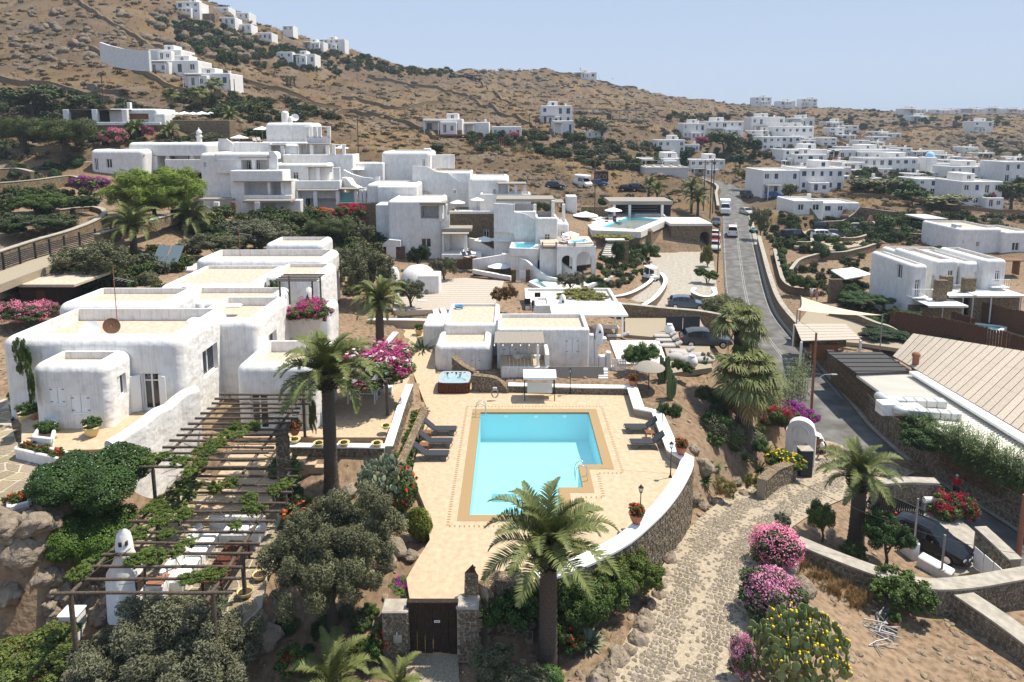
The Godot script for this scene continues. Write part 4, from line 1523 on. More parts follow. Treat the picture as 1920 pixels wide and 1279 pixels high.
func aw(aE:String,r:RandomNumberGenerator)->Array:
	var a6:=[]
	match aE:
		"round":
			a6.append([V(0,0,0),.86,V(1,.95,1)])
			for k in 16:
				var d:=Vector3(r.randfn(),r.randfn()*.8+.3,r.randfn()).normalized()
				a6.append([d*.64,r.randf_range(.24,.36)])
		"cloud":
			for k in 34:
				var d:=Vector3(r.randfn(),r.randfn()*.75+.15,r.randfn()).normalized()
				a6.append([d*pow(r.randf(),.4)*.82*V(1,.85,1),r.randf_range(.16,.36)])
		"open":
			for k in 54:
				var d:=Vector3(r.randfn(),r.randfn()*.8+.1,r.randfn()).normalized()
				a6.append([d*pow(r.randf(),.45)*.92,r.randf_range(.1,.27),V(1,r.randf_range(.8,1.6),1)])
	return a6
func a_(aE:String,eM:int)->ArrayMesh:
	var aW:="crown %s %d"%[aE,eM]
	if ap.has(aW):return ap[aW]
	var r:=RandomNumberGenerator.new()
	r.seed=500+hash(aW)%1000
	var s:=Shape.new()
	var g:=[Color(1,1,1),Color(.82,.86,.8),Color(.95,.9,.7),Color(.7,.76,.7)]
	match aE:
		"hedge":ar(s,9000,Vector2(.12,.07),aw("round",r),r,.25,g,0.0,.9)
		"big_hedge":ar(s,20000,Vector2(.075,.045),aw("round",r),r,.2,g,0.0,.9)
		"olive":ar(s,30000,Vector2(.075,.022),aw("open",r),r,.4,[Color(1,1,1),Color(.8,.82,.74),Color(.92,.95,.98),Color(.68,.7,.6)],.4,.3)
		"olive_small":ar(s,7000,Vector2(.13,.045),aw("open",r),r,.4,[Color(1,1,1),Color(.8,.82,.74),Color(.92,.95,.98),Color(.68,.7,.6)],.4,.3)
		"loose":ar(s,3800,Vector2(.17,.085),aw("open",r),r,.45,g,.2,.5)
		"leafy":ar(s,12000,Vector2(.1,.055),aw("cloud",r),r,.3,g,.1,.7)
		"far":ar(s,900,Vector2(.26,.16),aw("cloud",r),r,.3,g,0.0,.8)
		"far_round":ar(s,1000,Vector2(.24,.15),aw("round",r),r,.22,g,0.0,.9)
		"scrub":ar(s,110,Vector2(.5,.32),aw("cloud",r),r,.3,g,0.0,.8)
		"needle":ar(s,14000,Vector2(.11,.022),aw("cloud",r),r,.35,g,0.0,.7)
		"feather":ar(s,9000,Vector2(.26,.018),aw("open",r),r,.5,[Color(1,1,1),Color(.9,.95,.8),Color(.8,.85,.6)],.9,.4)
		"bloom":ar(s,2600,Vector2(.075,.06),aw("open",r),r,.12,[Color(1,1,1),Color(.85,.8,.85),Color(1,.9,.95)],0.0,.9)
		"bloom_dense":ar(s,6500,Vector2(.085,.065),aw("open",r),r,.14,[Color(1,1,1),Color(.85,.8,.85),Color(1,.9,.95)],0.0,.9)
		"bloom_round":ar(s,5200,Vector2(.06,.05),aw("round",r),r,.1,[Color(1,1,1),Color(.85,.8,.85),Color(1,.9,.95)],0.0,1.0)
		"bloom_few":ar(s,130,Vector2(.22,.17),aw("round",r),r,.05,[Color(1,1,1),Color(.85,.8,.8)],0.0,.9)
		"dots":ar(s,150,Vector2(.03,.028),aw("round",r),r,.04,[Color(1,1,1)],0.0,.9)
	ap[aW]=s.mesh()
	return ap[aW]
## the terraced white suites behind
func br(th:Node3D,u0:float,u1:float,v0:float,v1:float,z:float,aU:float,ew:Array,fL:Array,mt:="pl",fq:=true)->void:
	ai(th,"porch_wall",mt,u0,u1,v0,v1,z+aU,.2,0.0)
	ai(th,"porch_wall",mt,u0,u0+1.2,v0,v1,z+.02,aU-.02,0.0)
	a9(th,ew,z+aU)
	for u in fL:
		ai(th,"pillar",mt,u-2.8,u+2.8,v0,v1,z-.05,.45,.03)
	if fq:
		ai(th,"reed_canopy","reed",u0-2,u1+2,v0-1.6,v0-.1,z-.25,aU+.4,.02)
func cs(u:float,v:float,wide:float,z:float,label:String,mt:="m11",aO:="white parasols of the hotel terraces")->void:
	var ba:=pd(u,v,z)
	var w:=wide/F*z*.99
	var h:=2.5
	var th:=ae("parasol",ba-V(0,h,0),label,"parasol",aO)
	var aW:="parasol %.1f %s"%[w,mt]
	if not ap.has(aW):
		var s:=Shape.new()
		s.lathe([Vector2(w*.5,h-w*.16-.1),Vector2(w*.5,h-w*.16),Vector2(w*.25,h-w*.075),Vector2(.05,h),Vector2(0.0,h+.06)],8)
		s.lathe([Vector2(0.0,h-.05),Vector2(w*.25,h-w*.075-.03),Vector2(w*.495,h-w*.16-.04)],8)
		var p:=Shape.new()
		p.tube([V(0,-1.2,0),V(0,h-.05,0)],[.04],6)
		ap[aW]=[s.mesh(),p.mesh()]
	af("canopy",ap[aW][0],ad[mt],th,ZE,.4)
	af("pole",ap[aW][1],ad["m5"],th)
func au(th:Node3D,aX:Array,z:float,bq:=.18,cq:=3.0,ah:="sloped_parapet",mt:="pl")->void:
	var az:=[]
	for r in aX:
		az.append(pd(r[0],r[1],r[2] if r.size()>2 else z)-th.position)
	var s:=Shape.new()
	by(az,bq,cq,s)
	af(ah,s,ad[mt],th)
func b7(aX:Array,e:float,label:String,mt:="plunge")->void:
	var q:=ay(aX,e)
	var bB:=Vector2.ZERO
	for p in q:
		bB+=p/q.size()
	var th:=ae("plunge_pool",V(bB.x,e,bB.y),label,"pool")
	var a7:=PackedVector2Array()
	for p in q:
		a7.append(p-bB)
	var a3:PackedVector2Array=Geometry2D.offset_polygon(a7,-.35)[0]
	var eJ:=Shape.new()
	eJ.slab(a7,-3.0,-1.0)
	for k in a7.size():
		var a:=a7[k]
		var c:=a7[(k+1)%a7.size()]
		eJ.bar(V(a.x,-.5,a.y),V(c.x,-.5,c.y),.4,1.02)
	af("rim",eJ,ad["pl"],th)
	var s:=Shape.new()
	s.slab(a3,-1.0,-.9)
	for k in a3.size():
		var a:=a3[k]
		var c:=a3[(k+1)%a3.size()]
		s.bar(V(a.x,-.55,a.y),V(c.x,-.55,c.y),.3,.9)
	af("basin",s,ad[mt],th)
	var w:=Shape.new()
	w.slab(a3,-.101,-.1)
	af("water",w,ad["calm_water"],th)
func cJ(th:Node3D,u0:float,u1:float,vt:float,vb:float,z:float,aU:float,fy:Array,mt:="pl")->void:
	var s:=Shape.new()
	var at:=pd(u0,vb,z)-th.position
	var ba:=pd(u0,vt,z).y-th.position.y
	var x:=at.x
	var y0:=at.y-3.0
	for a in fy:
		var l:=pd(a[0],vb,z).x-th.position.x
		var r:=pd(a[1],vb,z).x-th.position.x
		var ez:=pd(a[0],a[2],z).y-th.position.y
		s.box(V(x,y0,at.z-aU),V(l,ba,at.z))
		var fs:=(r-l)/2.0
		var cy:=ez-fs
		for k in 12:
			var a0:=PI-PI*k/12.0
			var a1:=PI-PI*(k+1)/12.0
			var p:=Vector3((l+r)/2+cos(a0)*fs,cy+sin(a0)*fs,at.z)
			var q:=Vector3((l+r)/2+cos(a1)*fs,cy+sin(a1)*fs,at.z)
			var bk:=V(0,0,-aU)
			s.quad(p,q,V(q.x,ba,at.z),V(p.x,ba,at.z))
			s.quad(q+bk,p+bk,V(p.x,ba,at.z-aU),V(q.x,ba,at.z-aU))
			s.quad(p,p+bk,q+bk,q)
			s.quad(V(p.x,ba,at.z),V(q.x,ba,at.z),V(q.x,ba,at.z-aU),V(p.x,ba,at.z-aU))
		x=r
	var e:=pd(u1,vb,z).x-th.position.x
	s.box(V(x,y0,at.z-aU),V(e,ba,at.z))
	af("arcade",s,ad[mt],th)
func c9()->void:
	var H:={"ext":6.0,"r":.45,"ph":.25,"roof":"m3"}
	var o:=func(d:Dictionary)->Dictionary:return d.merged(H)
	var th:=ae("hotel_building",pd(280,335,118),"long two storey white suite block behind the feathery tree, with a domed chimney","building","white hotel buildings")
	ao(th,171,268,280,333,116,8,o.call({"r":.8,"front":[[178,183,297,319,"glass"],[200,209,298,315,"glass"]]}))
	ao(th,240,387,267,292,119,9,o.call({"r":.7,"ext":0.0}))
	ai(th,"wall","pl",240,294,290,340,119,9,.1,4)
	br(th,219,268,292,320,116.5,2.5,[[237,252,297,320]],[229],"pl")
	br(th,293,378,275,300,119.5,2.6,[[316,329,284,300],[352,359,283,300]],[313,359],"pl")
	ai(th,"parapet","pl",310,382,299,322,118,.3,.05)
	ai(th,"terrace_floor","pl",293,382,319,324,118.3,4.0,0.0)
	br(th,328,396,322,350,118.5,3.0,[],[],"pl")
	ai(th,"parapet","pl",371,395,349,364,115,.4,.05,1.0)
	ai(th,"wall","stone_wall",372,436,363,374,114,1.0,0.0,1.0)
	var ch:=Shape.new()
	ch.lathe([Vector2(.45,-.6),Vector2(.45,.9),Vector2(.6,1.0),Vector2(.6,1.15),Vector2(.4,1.2),Vector2(.42,1.6),Vector2(.55,1.7),Vector2(.35,2.1),Vector2(.1,2.35),Vector2(.06,2.6),Vector2(0,2.7)],10)
	af("chimney",ch,ad["pl"],th,pd(374,267,122)-th.position)
	th=ae("hotel_building",pd(510,395,112),"tallest stepped white hotel building with reed shaded balconies and roof dish","building","white hotel buildings")
	ao(th,380,452,287,400,108,10,o.call({"r":.6,"front":[[382,386,304,314,"glass"]]}))
	ao(th,400,504,286,300,107.5,6,o.call({"r":.6,"ext":0.0}))
	ai(th,"wall","pl",408,451,298,325,107.4,5,.05)
	br(th,450,504,296,321,107.5,2.6,[[462,471,303,321],[482,488,301,319]],[475],"pl")
	au(th,[[504,283],[514,284],[520,292]],107.6,.2,4.0)
	ao(th,434,529,320,380,105,4,o.call({"r":.12,"roof":"","front":[[458,501,341,366.5,"void",2.3],[507,526,341,366.5,"void",2.3]]}))
	a9(th,[[459,468,347,366],[508,515,345,366]],107.3)
	ai(th,"reed_canopy","reed",436,545,339,341,104.4,1.2,.02)
	ai(th,"wall","pl",528,546,338,372,105.5,3.0,.05,2)
	ai(th,"parapet","pl",456,546,366,380,104.2,.4,.05)
	ai(th,"wall","stone_wall",483,517,379,401,106,.5,0.0,3)
	ai(th,"wall","pl",516,563,375,404,104,3.0,.1,3)
	ai(th,"reed_canopy","reed",455,545,376,380,102,3.0,.02)
	for u in[405,437,482]:
		ai(th,"pillar","pl" if u!=437 else "stone_wall",u-4,u+4,379,405,101.8,.6,.02,3)
	ai(th,"reed_canopy","reed",372,436,373,376,104,3.0,.02)
	ao(th,498,584,230,270,122,7,o.call({"r":.7}))
	br(th,545,583,237,266,121.8,2.0,[[551,554,244,265]],[574],"pl",false)
	ai(th,"parapet","pl",575,619,256,272,120,.3,.05)
	for u in[576,590,599,616]:
		ai(th,"pillar","pl",u-2.6,u+2.6,238,258,120,.5,.02)
	ai(th,"pergola_beam","m0",574,619,237,238.5,119.8,.4)
	ai(th,"pergola_beam","m0",574,619,237,238.5,123,.4)
	ao(th,410,506,267,305,118,9,o.call({"r":.15,"ph":.9}))
	au(th,[[410,260],[425,260],[437,269]],117.9,.2,2.0)
	ao(th,490,576,266,300,119,8,o.call({"r":.3,"ph":.1}))
	ai(th,"wall","pl",532,560,270,296,117.5,4,.3)
	br(th,506,532,273,293,117,2.4,[[513,518,281,293]],[529],"pl")
	br(th,559,617,271,292,117,2.4,[[567,571,277,292],[606,610,277,292]],[584,614],"pl")
	ao(th,531,661,290,320,114,5,o.call({"r":.1,"ph":.9,"ext":3}))
	for u in[625,644]:
		ai(th,"pillar","pl",u-2.5,u+2.5,272,291,114.2,.5,.02)
	ai(th,"pergola_beam","m0",622,648,271,272.5,114,.4)
	ao(th,509,617,306,345,110.5,7,o.call({"r":.6,"front":[[550,559,323,341,"door"]]}))
	br(th,576,617,314,340,109.8,2.4,[[586,592,322,340]],[596],"pl")
	for u in[628,634]:
		ai(th,"pillar","pl",u-2.5,u+2.5,314,340,109,.5,.02)
	ao(th,548,637,339,366,107.5,4,o.call({"r":.1,"ph":.8,"ext":.5}))
	ai(th,"wall","pl",552,640,360,398,109.5,2.0,0.0,3)
	br(th,557,636,358,392,106,3.0,[[572,582,365,392]],[591,633],"pl")
	ai(th,"parapet","pl",548,645,391,400,105.5,.3,.03,3)
	ai(th,"wall","plunge",637,668,361,386,108,.4,.05,2)
	for u in[667,676,683]:
		ai(th,"pillar","pl",u-2.4,u+2.4,356,385,106,.5,.02)
	ai(th,"reed_canopy","reed",634,670,354,356,105.5,3.5,.02)
	ai(th,"wall","stone_wall",636,708,381,405,104,1.0,0.0,3)
	au(th,[[636,342,110],[645,332,110],[655,334,109],[664,346,108.5],[676,352,108],[690,351,107]],108,.6,1.6,"curved_ramp")
	au(th,[[645,318,113],[660,326,112.5],[680,332,112],[700,334,112],[712,330,112]],112,.25,3.0)
	ao(th,660,718,305,345,116,4,o.call({"r":.3}))
	for r in[[535,212,"pl",.7],[545,222,"pl",.4]]:
		var p:=pd(r[0],r[1]+14,125)-th.position
		var s:=Shape.new()
		s.lathe([Vector2(r[3],-.5),Vector2(r[3],1.3),Vector2(r[3]*.7,1.6),Vector2(0,1.75)],10,p)
		af("roof_tank",s,ad["pl"],th)
	var cN:=Shape.new()
	cN.lathe([Vector2(0,0),Vector2(.4,.08),Vector2(.7,.25)],16)
	var dm:=af("satellite_dish",cN,ad["m11"],th,pd(553,221,124)-th.position)
	dm.rotation=V(1.2,.3,0)
	cN=Shape.new()
	cN.tube([ZE,V(0,-1.6,-.2)],[.06],6)
	af("dish_mast",cN,ad["m5"],th,dm.position)
	th=ae("hotel_building",pd(800,470,104),"white cubic hotel wings stepping down around the stone clad tower","building","white hotel buildings")
	ao(th,716,806,284,350,118,10,o.call({"r":.7,"ph":.3}))
	ai(th,"chimney","pl",794,807,278,288,120,1.4,.1)
	ao(th,774,882,324,386,112,8,o.call({"r":.15,"roof":"m3","front":[[821,826,356,369,"glass"],[827,832,356,369,"glass"]]}))
	au(th,[[774,311],[800,312],[818,322],[840,324],[852,334],[866,341],[880,343]],111.8,.2,4.0)
	br(th,805,852,292,316,114,3.0,[[792,797,297,312]],[838,849],"pl",false)
	ai(th,"pergola_beam","m0",805,852,290,291.5,113.8,.5)
	ao(th,878,954,333,384,107,9,o.call({"r":.7,"front":[[850,855,355,363,"glass"],[925,930,354,367,"glass"]]}))
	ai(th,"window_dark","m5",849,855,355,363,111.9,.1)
	br(th,934,954,345,376,106.8,2.0,[[938,942,352,374],[944,949,352,374]],[],"pl")
	for u in[967,984]:
		ai(th,"pillar","pl",u-2.5,u+2.5,345,368,104.5,.5,.02)
	ai(th,"reed_canopy","reed",933,987,344,346.5,104.3,3.5,.02)
	ao(th,900,995,364,392,104,4,o.call({"r":.1,"ph":.5}))
	ao(th,688,782,345,390,105,8,o.call({"r":.5,"ph":.2}))
	ai(th,"wall","pl",708,782,350,388,104.3,1.0,.1,3)
	ao(th,729,828,376,490,96,9,o.call({"r":.45,"ph":.15,"front":[[789,822,386,410,"void",2.4],[754,768,447,476,"shut",.12],[790,808,447,464,"glass"]]}))
	ai(th,"reed_canopy","reed",787,835,380,385,95,3.0,.02)
	a9(th,[[791,796,389,410]],98.2)
	for u in[826,835]:
		ai(th,"pillar","pl",u-2.5,u+2.5,384,415,95.5,.5,.03)
	ao(th,706,731,384,460,98,4,o.call({"r":.1,"roof":""}))
	au(th,[[712,462],[730,448],[752,450]],95.2,.6,1.2,"sloped_roof")
	ai(th,"wall","m4",712,724,463,492,94.6,.6,0.0,3)
	ai(th,"wall","m4",743,758,463,492,94.6,.6,0.0,3)
	for k in 9:
		ai(th,"gate_bar","m0",725+k*2,726+k*2,463,492,94.5,.06,0.0)
	au(th,[[828,412],[843,402],[843,420]],96,.2,5.0)
	ao(th,842,932,400,450,100,8,{"r":.05,"mat":"stone_wall","ext":4.0,"roof":"m3","ph":.3,"front":[[907,917,430,447,"door"]]})
	ai(th,"parapet","pl",842,932,396,401,99.8,.4,.03)
	br(th,830,876,440,478,93.5,3.2,[],[873],"pl")
	ai(th,"reed_canopy","reed",828,884,428,434,95,3.0,.03)
	ai(th,"terrace_floor","pl",828,902,477,486,92.5,5.0,.02,1)
	au(th,[[880,446,97],[892,448,96],[905,456,95.5],[925,467,95],[945,470,94]],95,.2,3.0)
	ai(th,"wall","m4",830,889,486,512,92,1.0,0.0,3)
	th=ae("hotel_building",pd(1000,500,92),"lowest white hotel wing with two arches and plunge pools","building","white hotel buildings")
	ao(th,926,1005,396,462,94,7,o.call({"r":.2,"ph":.3}))
	au(th,[[926,381],[963,383],[964,397],[985,401],[1004,411],[1006,414]],93.9,.2,4.0)
	br(th,964,1001,383,408,95,2.5,[],[1003],"pl",false)
	ai(th,"reed_canopy","reed",930,1040,373,378,96,5.0,.03)
	ai(th,"reed_canopy","reed",1036,1058,379,382,96,4.0,.03)
	for u in[1037,1057]:
		ai(th,"pillar","pl",u-3,u+3,376 if u<1050 else 383,415,95,.6,.03)
	ao(th,1004,1046,408,466,92,7,o.call({"r":.25,"ph":.6,"front":[[1021,1031,439,462,"door"]]}))
	ao(th,1044,1067,418,460,93,6,o.call({"r":.4,"front":[[1051,1059,434,452,"door"]]}))
	ai(th,"terrace_floor","m2",1015,1117,461,464,86.5,8.0,.02)
	cJ(th,1044,1117,462,508,86,.6,[[1053,1073,479],[1081,1109,472]])
	ai(th,"wall","stone_wall",1046,1116,470,508,89.5,.4,0.0,3)
	for u in[1017,1043,1078,1115]:
		ai(th,"rail_post","m5",u-1.6,u+1.6,454,468,86.2,.25,0.0)
	for v in[456,460]:
		ai(th,"rail_bar","reed",1017,1115,v,v+.8,86.1,.06,0.0)
	ai(th,"wall","pl",1012,1046,466,512,87,5.0,.05,3)
	au(th,[[887,486,91],[920,481,90.5],[950,476,90],[985,468,89],[1015,458,88.5]],90,.3,2.0)
	ai(th,"wall","pl",890,1015,486,520,93,.4,0.0,2)
	a9(th,[[913,920,494,510],[921,928,493,511]],92.85)
	ai(th,"pillar","pl",941,947,476,515,90,.6,.02,2)
	au(th,[[975,483,88],[988,488,87.5],[1005,503,86.5],[1025,517,85.5],[1045,522,85]],86,.2,3.5)
	au(th,[[1046,484,87.5],[1058,496,87],[1075,508,86],[1090,512,85.5]],86,.2,3.5)
	ai(th,"wall","m4",887,960,505,530,89,.5,0.0,3)
	au(th,[[887,505,88.6],[920,511,88],[958,518,87]],88,.3,.5)
	for u in[963,990]:
		ai(th,"gate_pier","m4",u-4,u+4,506,532,86,.6,.02,2)
	for k in 9:
		ai(th,"gate_bar","m0",968+k*2,969+k*2,508,532,85.9,.06,0.0)
	b7([[958,465],[1008,466],[1006,455],[962,454]],2.6,"small turquoise pool on the terrace below the tall plain wall")
	b7([[994,528],[1020,541],[1060,528],[1030,514]],-1.0,"turquoise plunge pool in front of the white picket gate")
	b7([[1098,536],[1142,520],[1122,512],[1090,522]],-1.0,"turquoise plunge pool to the right of the olive by the arches")
	b7([[1068,457],[1108,453],[1098,447],[1068,450]],3.5,"little plunge pool on the railed terrace above the arches")
	aC("hotel_terrace",ay([[1015,530],[1060,510],[1125,508],[1180,508],[1140,522],[1095,540],[1040,550]],-1.2),-1.16,"m3")
	var us:=[[858,375,30,105,"parasol left of the pair on the upper stone tower terrace"],[895,370,28,104,"parasol right of the pair on the upper stone tower terrace"],[908,443,41,96,"parasol beside the stone tower door"],[944,441,47,95,"wide parasol beside the turquoise terrace pool"],[937,491,50,90,"lowest parasol above the dark stone wall by the picket gate"],[966,356,30,106,"parasol under the reed pergola above the tower"],[1070,434,34,91,"parasol on the railed terrace over the arches"],[448,253,33,122,"parasol on the left roof terrace of the tallest hotel building"],[491,237,33,124,"highest parasol beside the roof tanks"],[640,273,26,118,"parasol at the right end of the upper hotel terrace"],[668,312,30,115,"left one of two parasols on the curved ramp terrace"],[680,308,28,117,"right one of two parasols on the curved ramp terrace"],[1098,396,50,116,"wide white parasol over the sunbeds at the hotel pool"],[1150,389,34,118,"white parasol beside the bar by the hotel pool"]]
	for r in us:
		cs(r[0],r[1],r[2],r[3],r[4])
	var cT:=ay([[1096,414],[1112,432],[1200,435],[1252,412],[1244,402],[1165,398]],2.5)
	var ps:=Shape.new()
	ps.slab(cT,-4.0,1.6)
	aR("hotel_pool_terrace",ps,ad["stone_wall"])
	var pf:=Shape.new()
	b6(pf,cT,ay([[1122,426],[1192,430],[1240,411],[1180,404]],2.58),2.55)
	for k in cT.size():
		var a:=cT[k]
		var c:=cT[(k+1)%cT.size()]
		pf.bar(V(a.x,2.07,a.y),V(c.x,2.07,c.y),.3,.94)
	aR("hotel_pool_floor",pf,ad["m3"])
	b7([[1122,426],[1192,430],[1240,411],[1180,404]],2.62,"long bright blue hotel pool in front of the bar pavilion","pool_blue")
	th=ae("pool_bar",pd(1200,405,121),"open pool bar pavilion with dark back wall and flat reed roof","bar")
	ai(th,"reed_roof","reed",1142,1262,377,384,120,7,.05)
	ai(th,"wall","m10",1150,1258,384,407,125.5,.4,0.0,2)
	for u in[1181,1242,1152]:
		ai(th,"pillar","pl",u-2.6,u+2.6,384,410,120.3,.6,.02,2)
	for k in 3:
		ai(th,"shelf","m12",1172,1232,388+k*5,388.8+k*5,125.3,.3,0.0)
	ai(th,"counter","pl",1190,1238,401,409,122,1.0,.02,1)
	th=ae("terrace_wall",pd(1150,460,100),"low stone terrace walls and white steps below the hotel pool","wall")
	ai(th,"wall","stone_wall",1090,1140,388,418,121,.6,0.0,2)
	ai(th,"wall","pl",1062,1082,368,398,119,3,.05,2)
	ai(th,"wall","stone_wall",1180,1225,430,462,106,4.0,.3,2)
	ai(th,"coping","pl",1140,1180,436,438,106,1.0,.02)
	ai(th,"wall","stone_wall",1140,1180,452,478,98,.6,0.0,2)
	ai(th,"coping","pl",1136,1172,449,452,97.8,.9,.02)
	for k in 7:
		ai(th,"step","m3",1128+k*1.5,1152+k*1.5,482-k*4,486-k*4,95+k*.45,.8,0.0,1)
	for k in 10:
		var u:=1100+(k%5)*15
		var sb:=ae("hotel_sunbed",pd(u,433-(k/5)*6-(k%5)*3,113+(k/5)*3),["first","second","third","fourth","fifth"][k%5]+" sunbed from the left in the "+["front","back"][k/5]+" row at the hotel pool","sunbed","sunbeds at the hotel pool",.6)
		aj(sb,"mattress","m10" if k%3 else "m11",V(-.35,.2,-.9),V(.35,.35,.6),.04)
		aj(sb,"backrest","m10",V(-.35,.3,-1.1),V(.35,.8,-.9),.04)
	for k in 6:
		var r:Array=[[838,480,93,"deck chair left of the pair on the low porch terrace"],[848,478,93.5,"deck chair right of the pair on the low porch terrace"],[1056,458,88,"deck chair with grey cloth on the terrace above the arches"],[1064,456,88.6,"second deck chair on the terrace above the arches"],[480,268,119,"deck chair on the left roof terrace beside the glass"],[488,267,119.5,"second deck chair on the left roof terrace"]][k]
		var dc:=ae("deck_chair",pd(r[0]+(38 if k<2 else 0),r[1]+(6 if k<2 else 0),r[2]-(2 if k<2 else 0)),r[3],"deck chair","deck chairs on the hotel terraces",.7)
		aj(dc,"seat","m12",V(-.32,.3,-.5),V(.32,.36,.5),.02)
		var s:=Shape.new()
		s.obox(Transform3D(Basis(RI,-.7),V(0,.62,-.75)),V(.64,.75,.05),.02)
		af("backrest",s,ad["navy_cloth" if k<2 else "m12"],dc)
		for x in[-.3,.3]:
			aj(dc,"leg","teak",V(x-.03,0,-.45),V(x+.03,.3,.45),0.0)
	th=ae("domed_oven",gr(785,528),"white vaulted dome between the olive trees","dome")
	var fX:=Shape.new()
	var c:=pd(785,525,72)-th.position
	fX.lathe([Vector2(2.0,-1.0),Vector2(1.95,.3),Vector2(1.6,1.0),Vector2(1.0,1.5),Vector2(0,1.72)],16,c)
	af("vault",fX,ad["pl"],th)
	aj(th,"wall","pl",c+V(.2,-1.5,-.5),c+V(2.4,.9,1.8),.1)
	var cd:=Shape.new()
	cd.lathe([Vector2(.7,-.8),Vector2(.7,.4),Vector2(.45,.9),Vector2(0,1.05)],12,c+V(-3.1,0,-2))
	af("small_vault",cd,ad["pl"],th)
	th=ae("restaurant_building",pd(210,238,132),"long low restaurant with dark open front above a stone wall","building")
	ao(th,205,292,204,238,134,8,o.call({"r":.4,"front":[[240,278,213,224,"none",.3]]}))
	ai(th,"sign_panel","teak",240,278,213,224,134.2,.1)
	ai(th,"roof","m7",122,235,205,207,132,6,.05)
	ai(th,"wall","m8",130,205,208,228,138,.4)
	for u in[123,177,233]:
		ai(th,"pillar","pl",u-4,u+4,205,230,131.8,.8,.05,1)
	ai(th,"parapet","pl",157,300,229,235,130,.5,.05)
	ai(th,"wall","stone_wall",157,325,234,262,130.2,2.0,0.0,4)
	ai(th,"wall","pl",290,308,214,235,131,3,.05)
	ai(th,"chimney","pl",238,243,192,206,138,.8,.05)
	for k in 6:
		cs(312+k*16.5,209+(k%2),27 if k<5 else 10,136+(k%2)*2,["leftmost parasol on the restaurant terrace","second parasol from the left on the restaurant terrace","third parasol from the left on the restaurant terrace","fourth parasol from the left on the restaurant terrace","rightmost open parasol on the restaurant terrace","small folded parasol at the end of the restaurant terrace"][k],"m11","parasols on the restaurant terrace")
	ai(th,"wall","stone_wall",318,430,225,262,133,3.0,.1,4)
	for k in 2:
		cs([40,93][k],[307,304][k],60,[118,117][k],["left one of two black parasols at the far left terrace","right one of two black parasols beside the white wall"][k],"m6","black parasols")
	ai(th,"white_wall","pl",70,172,303,330,118,.4,.05,3)
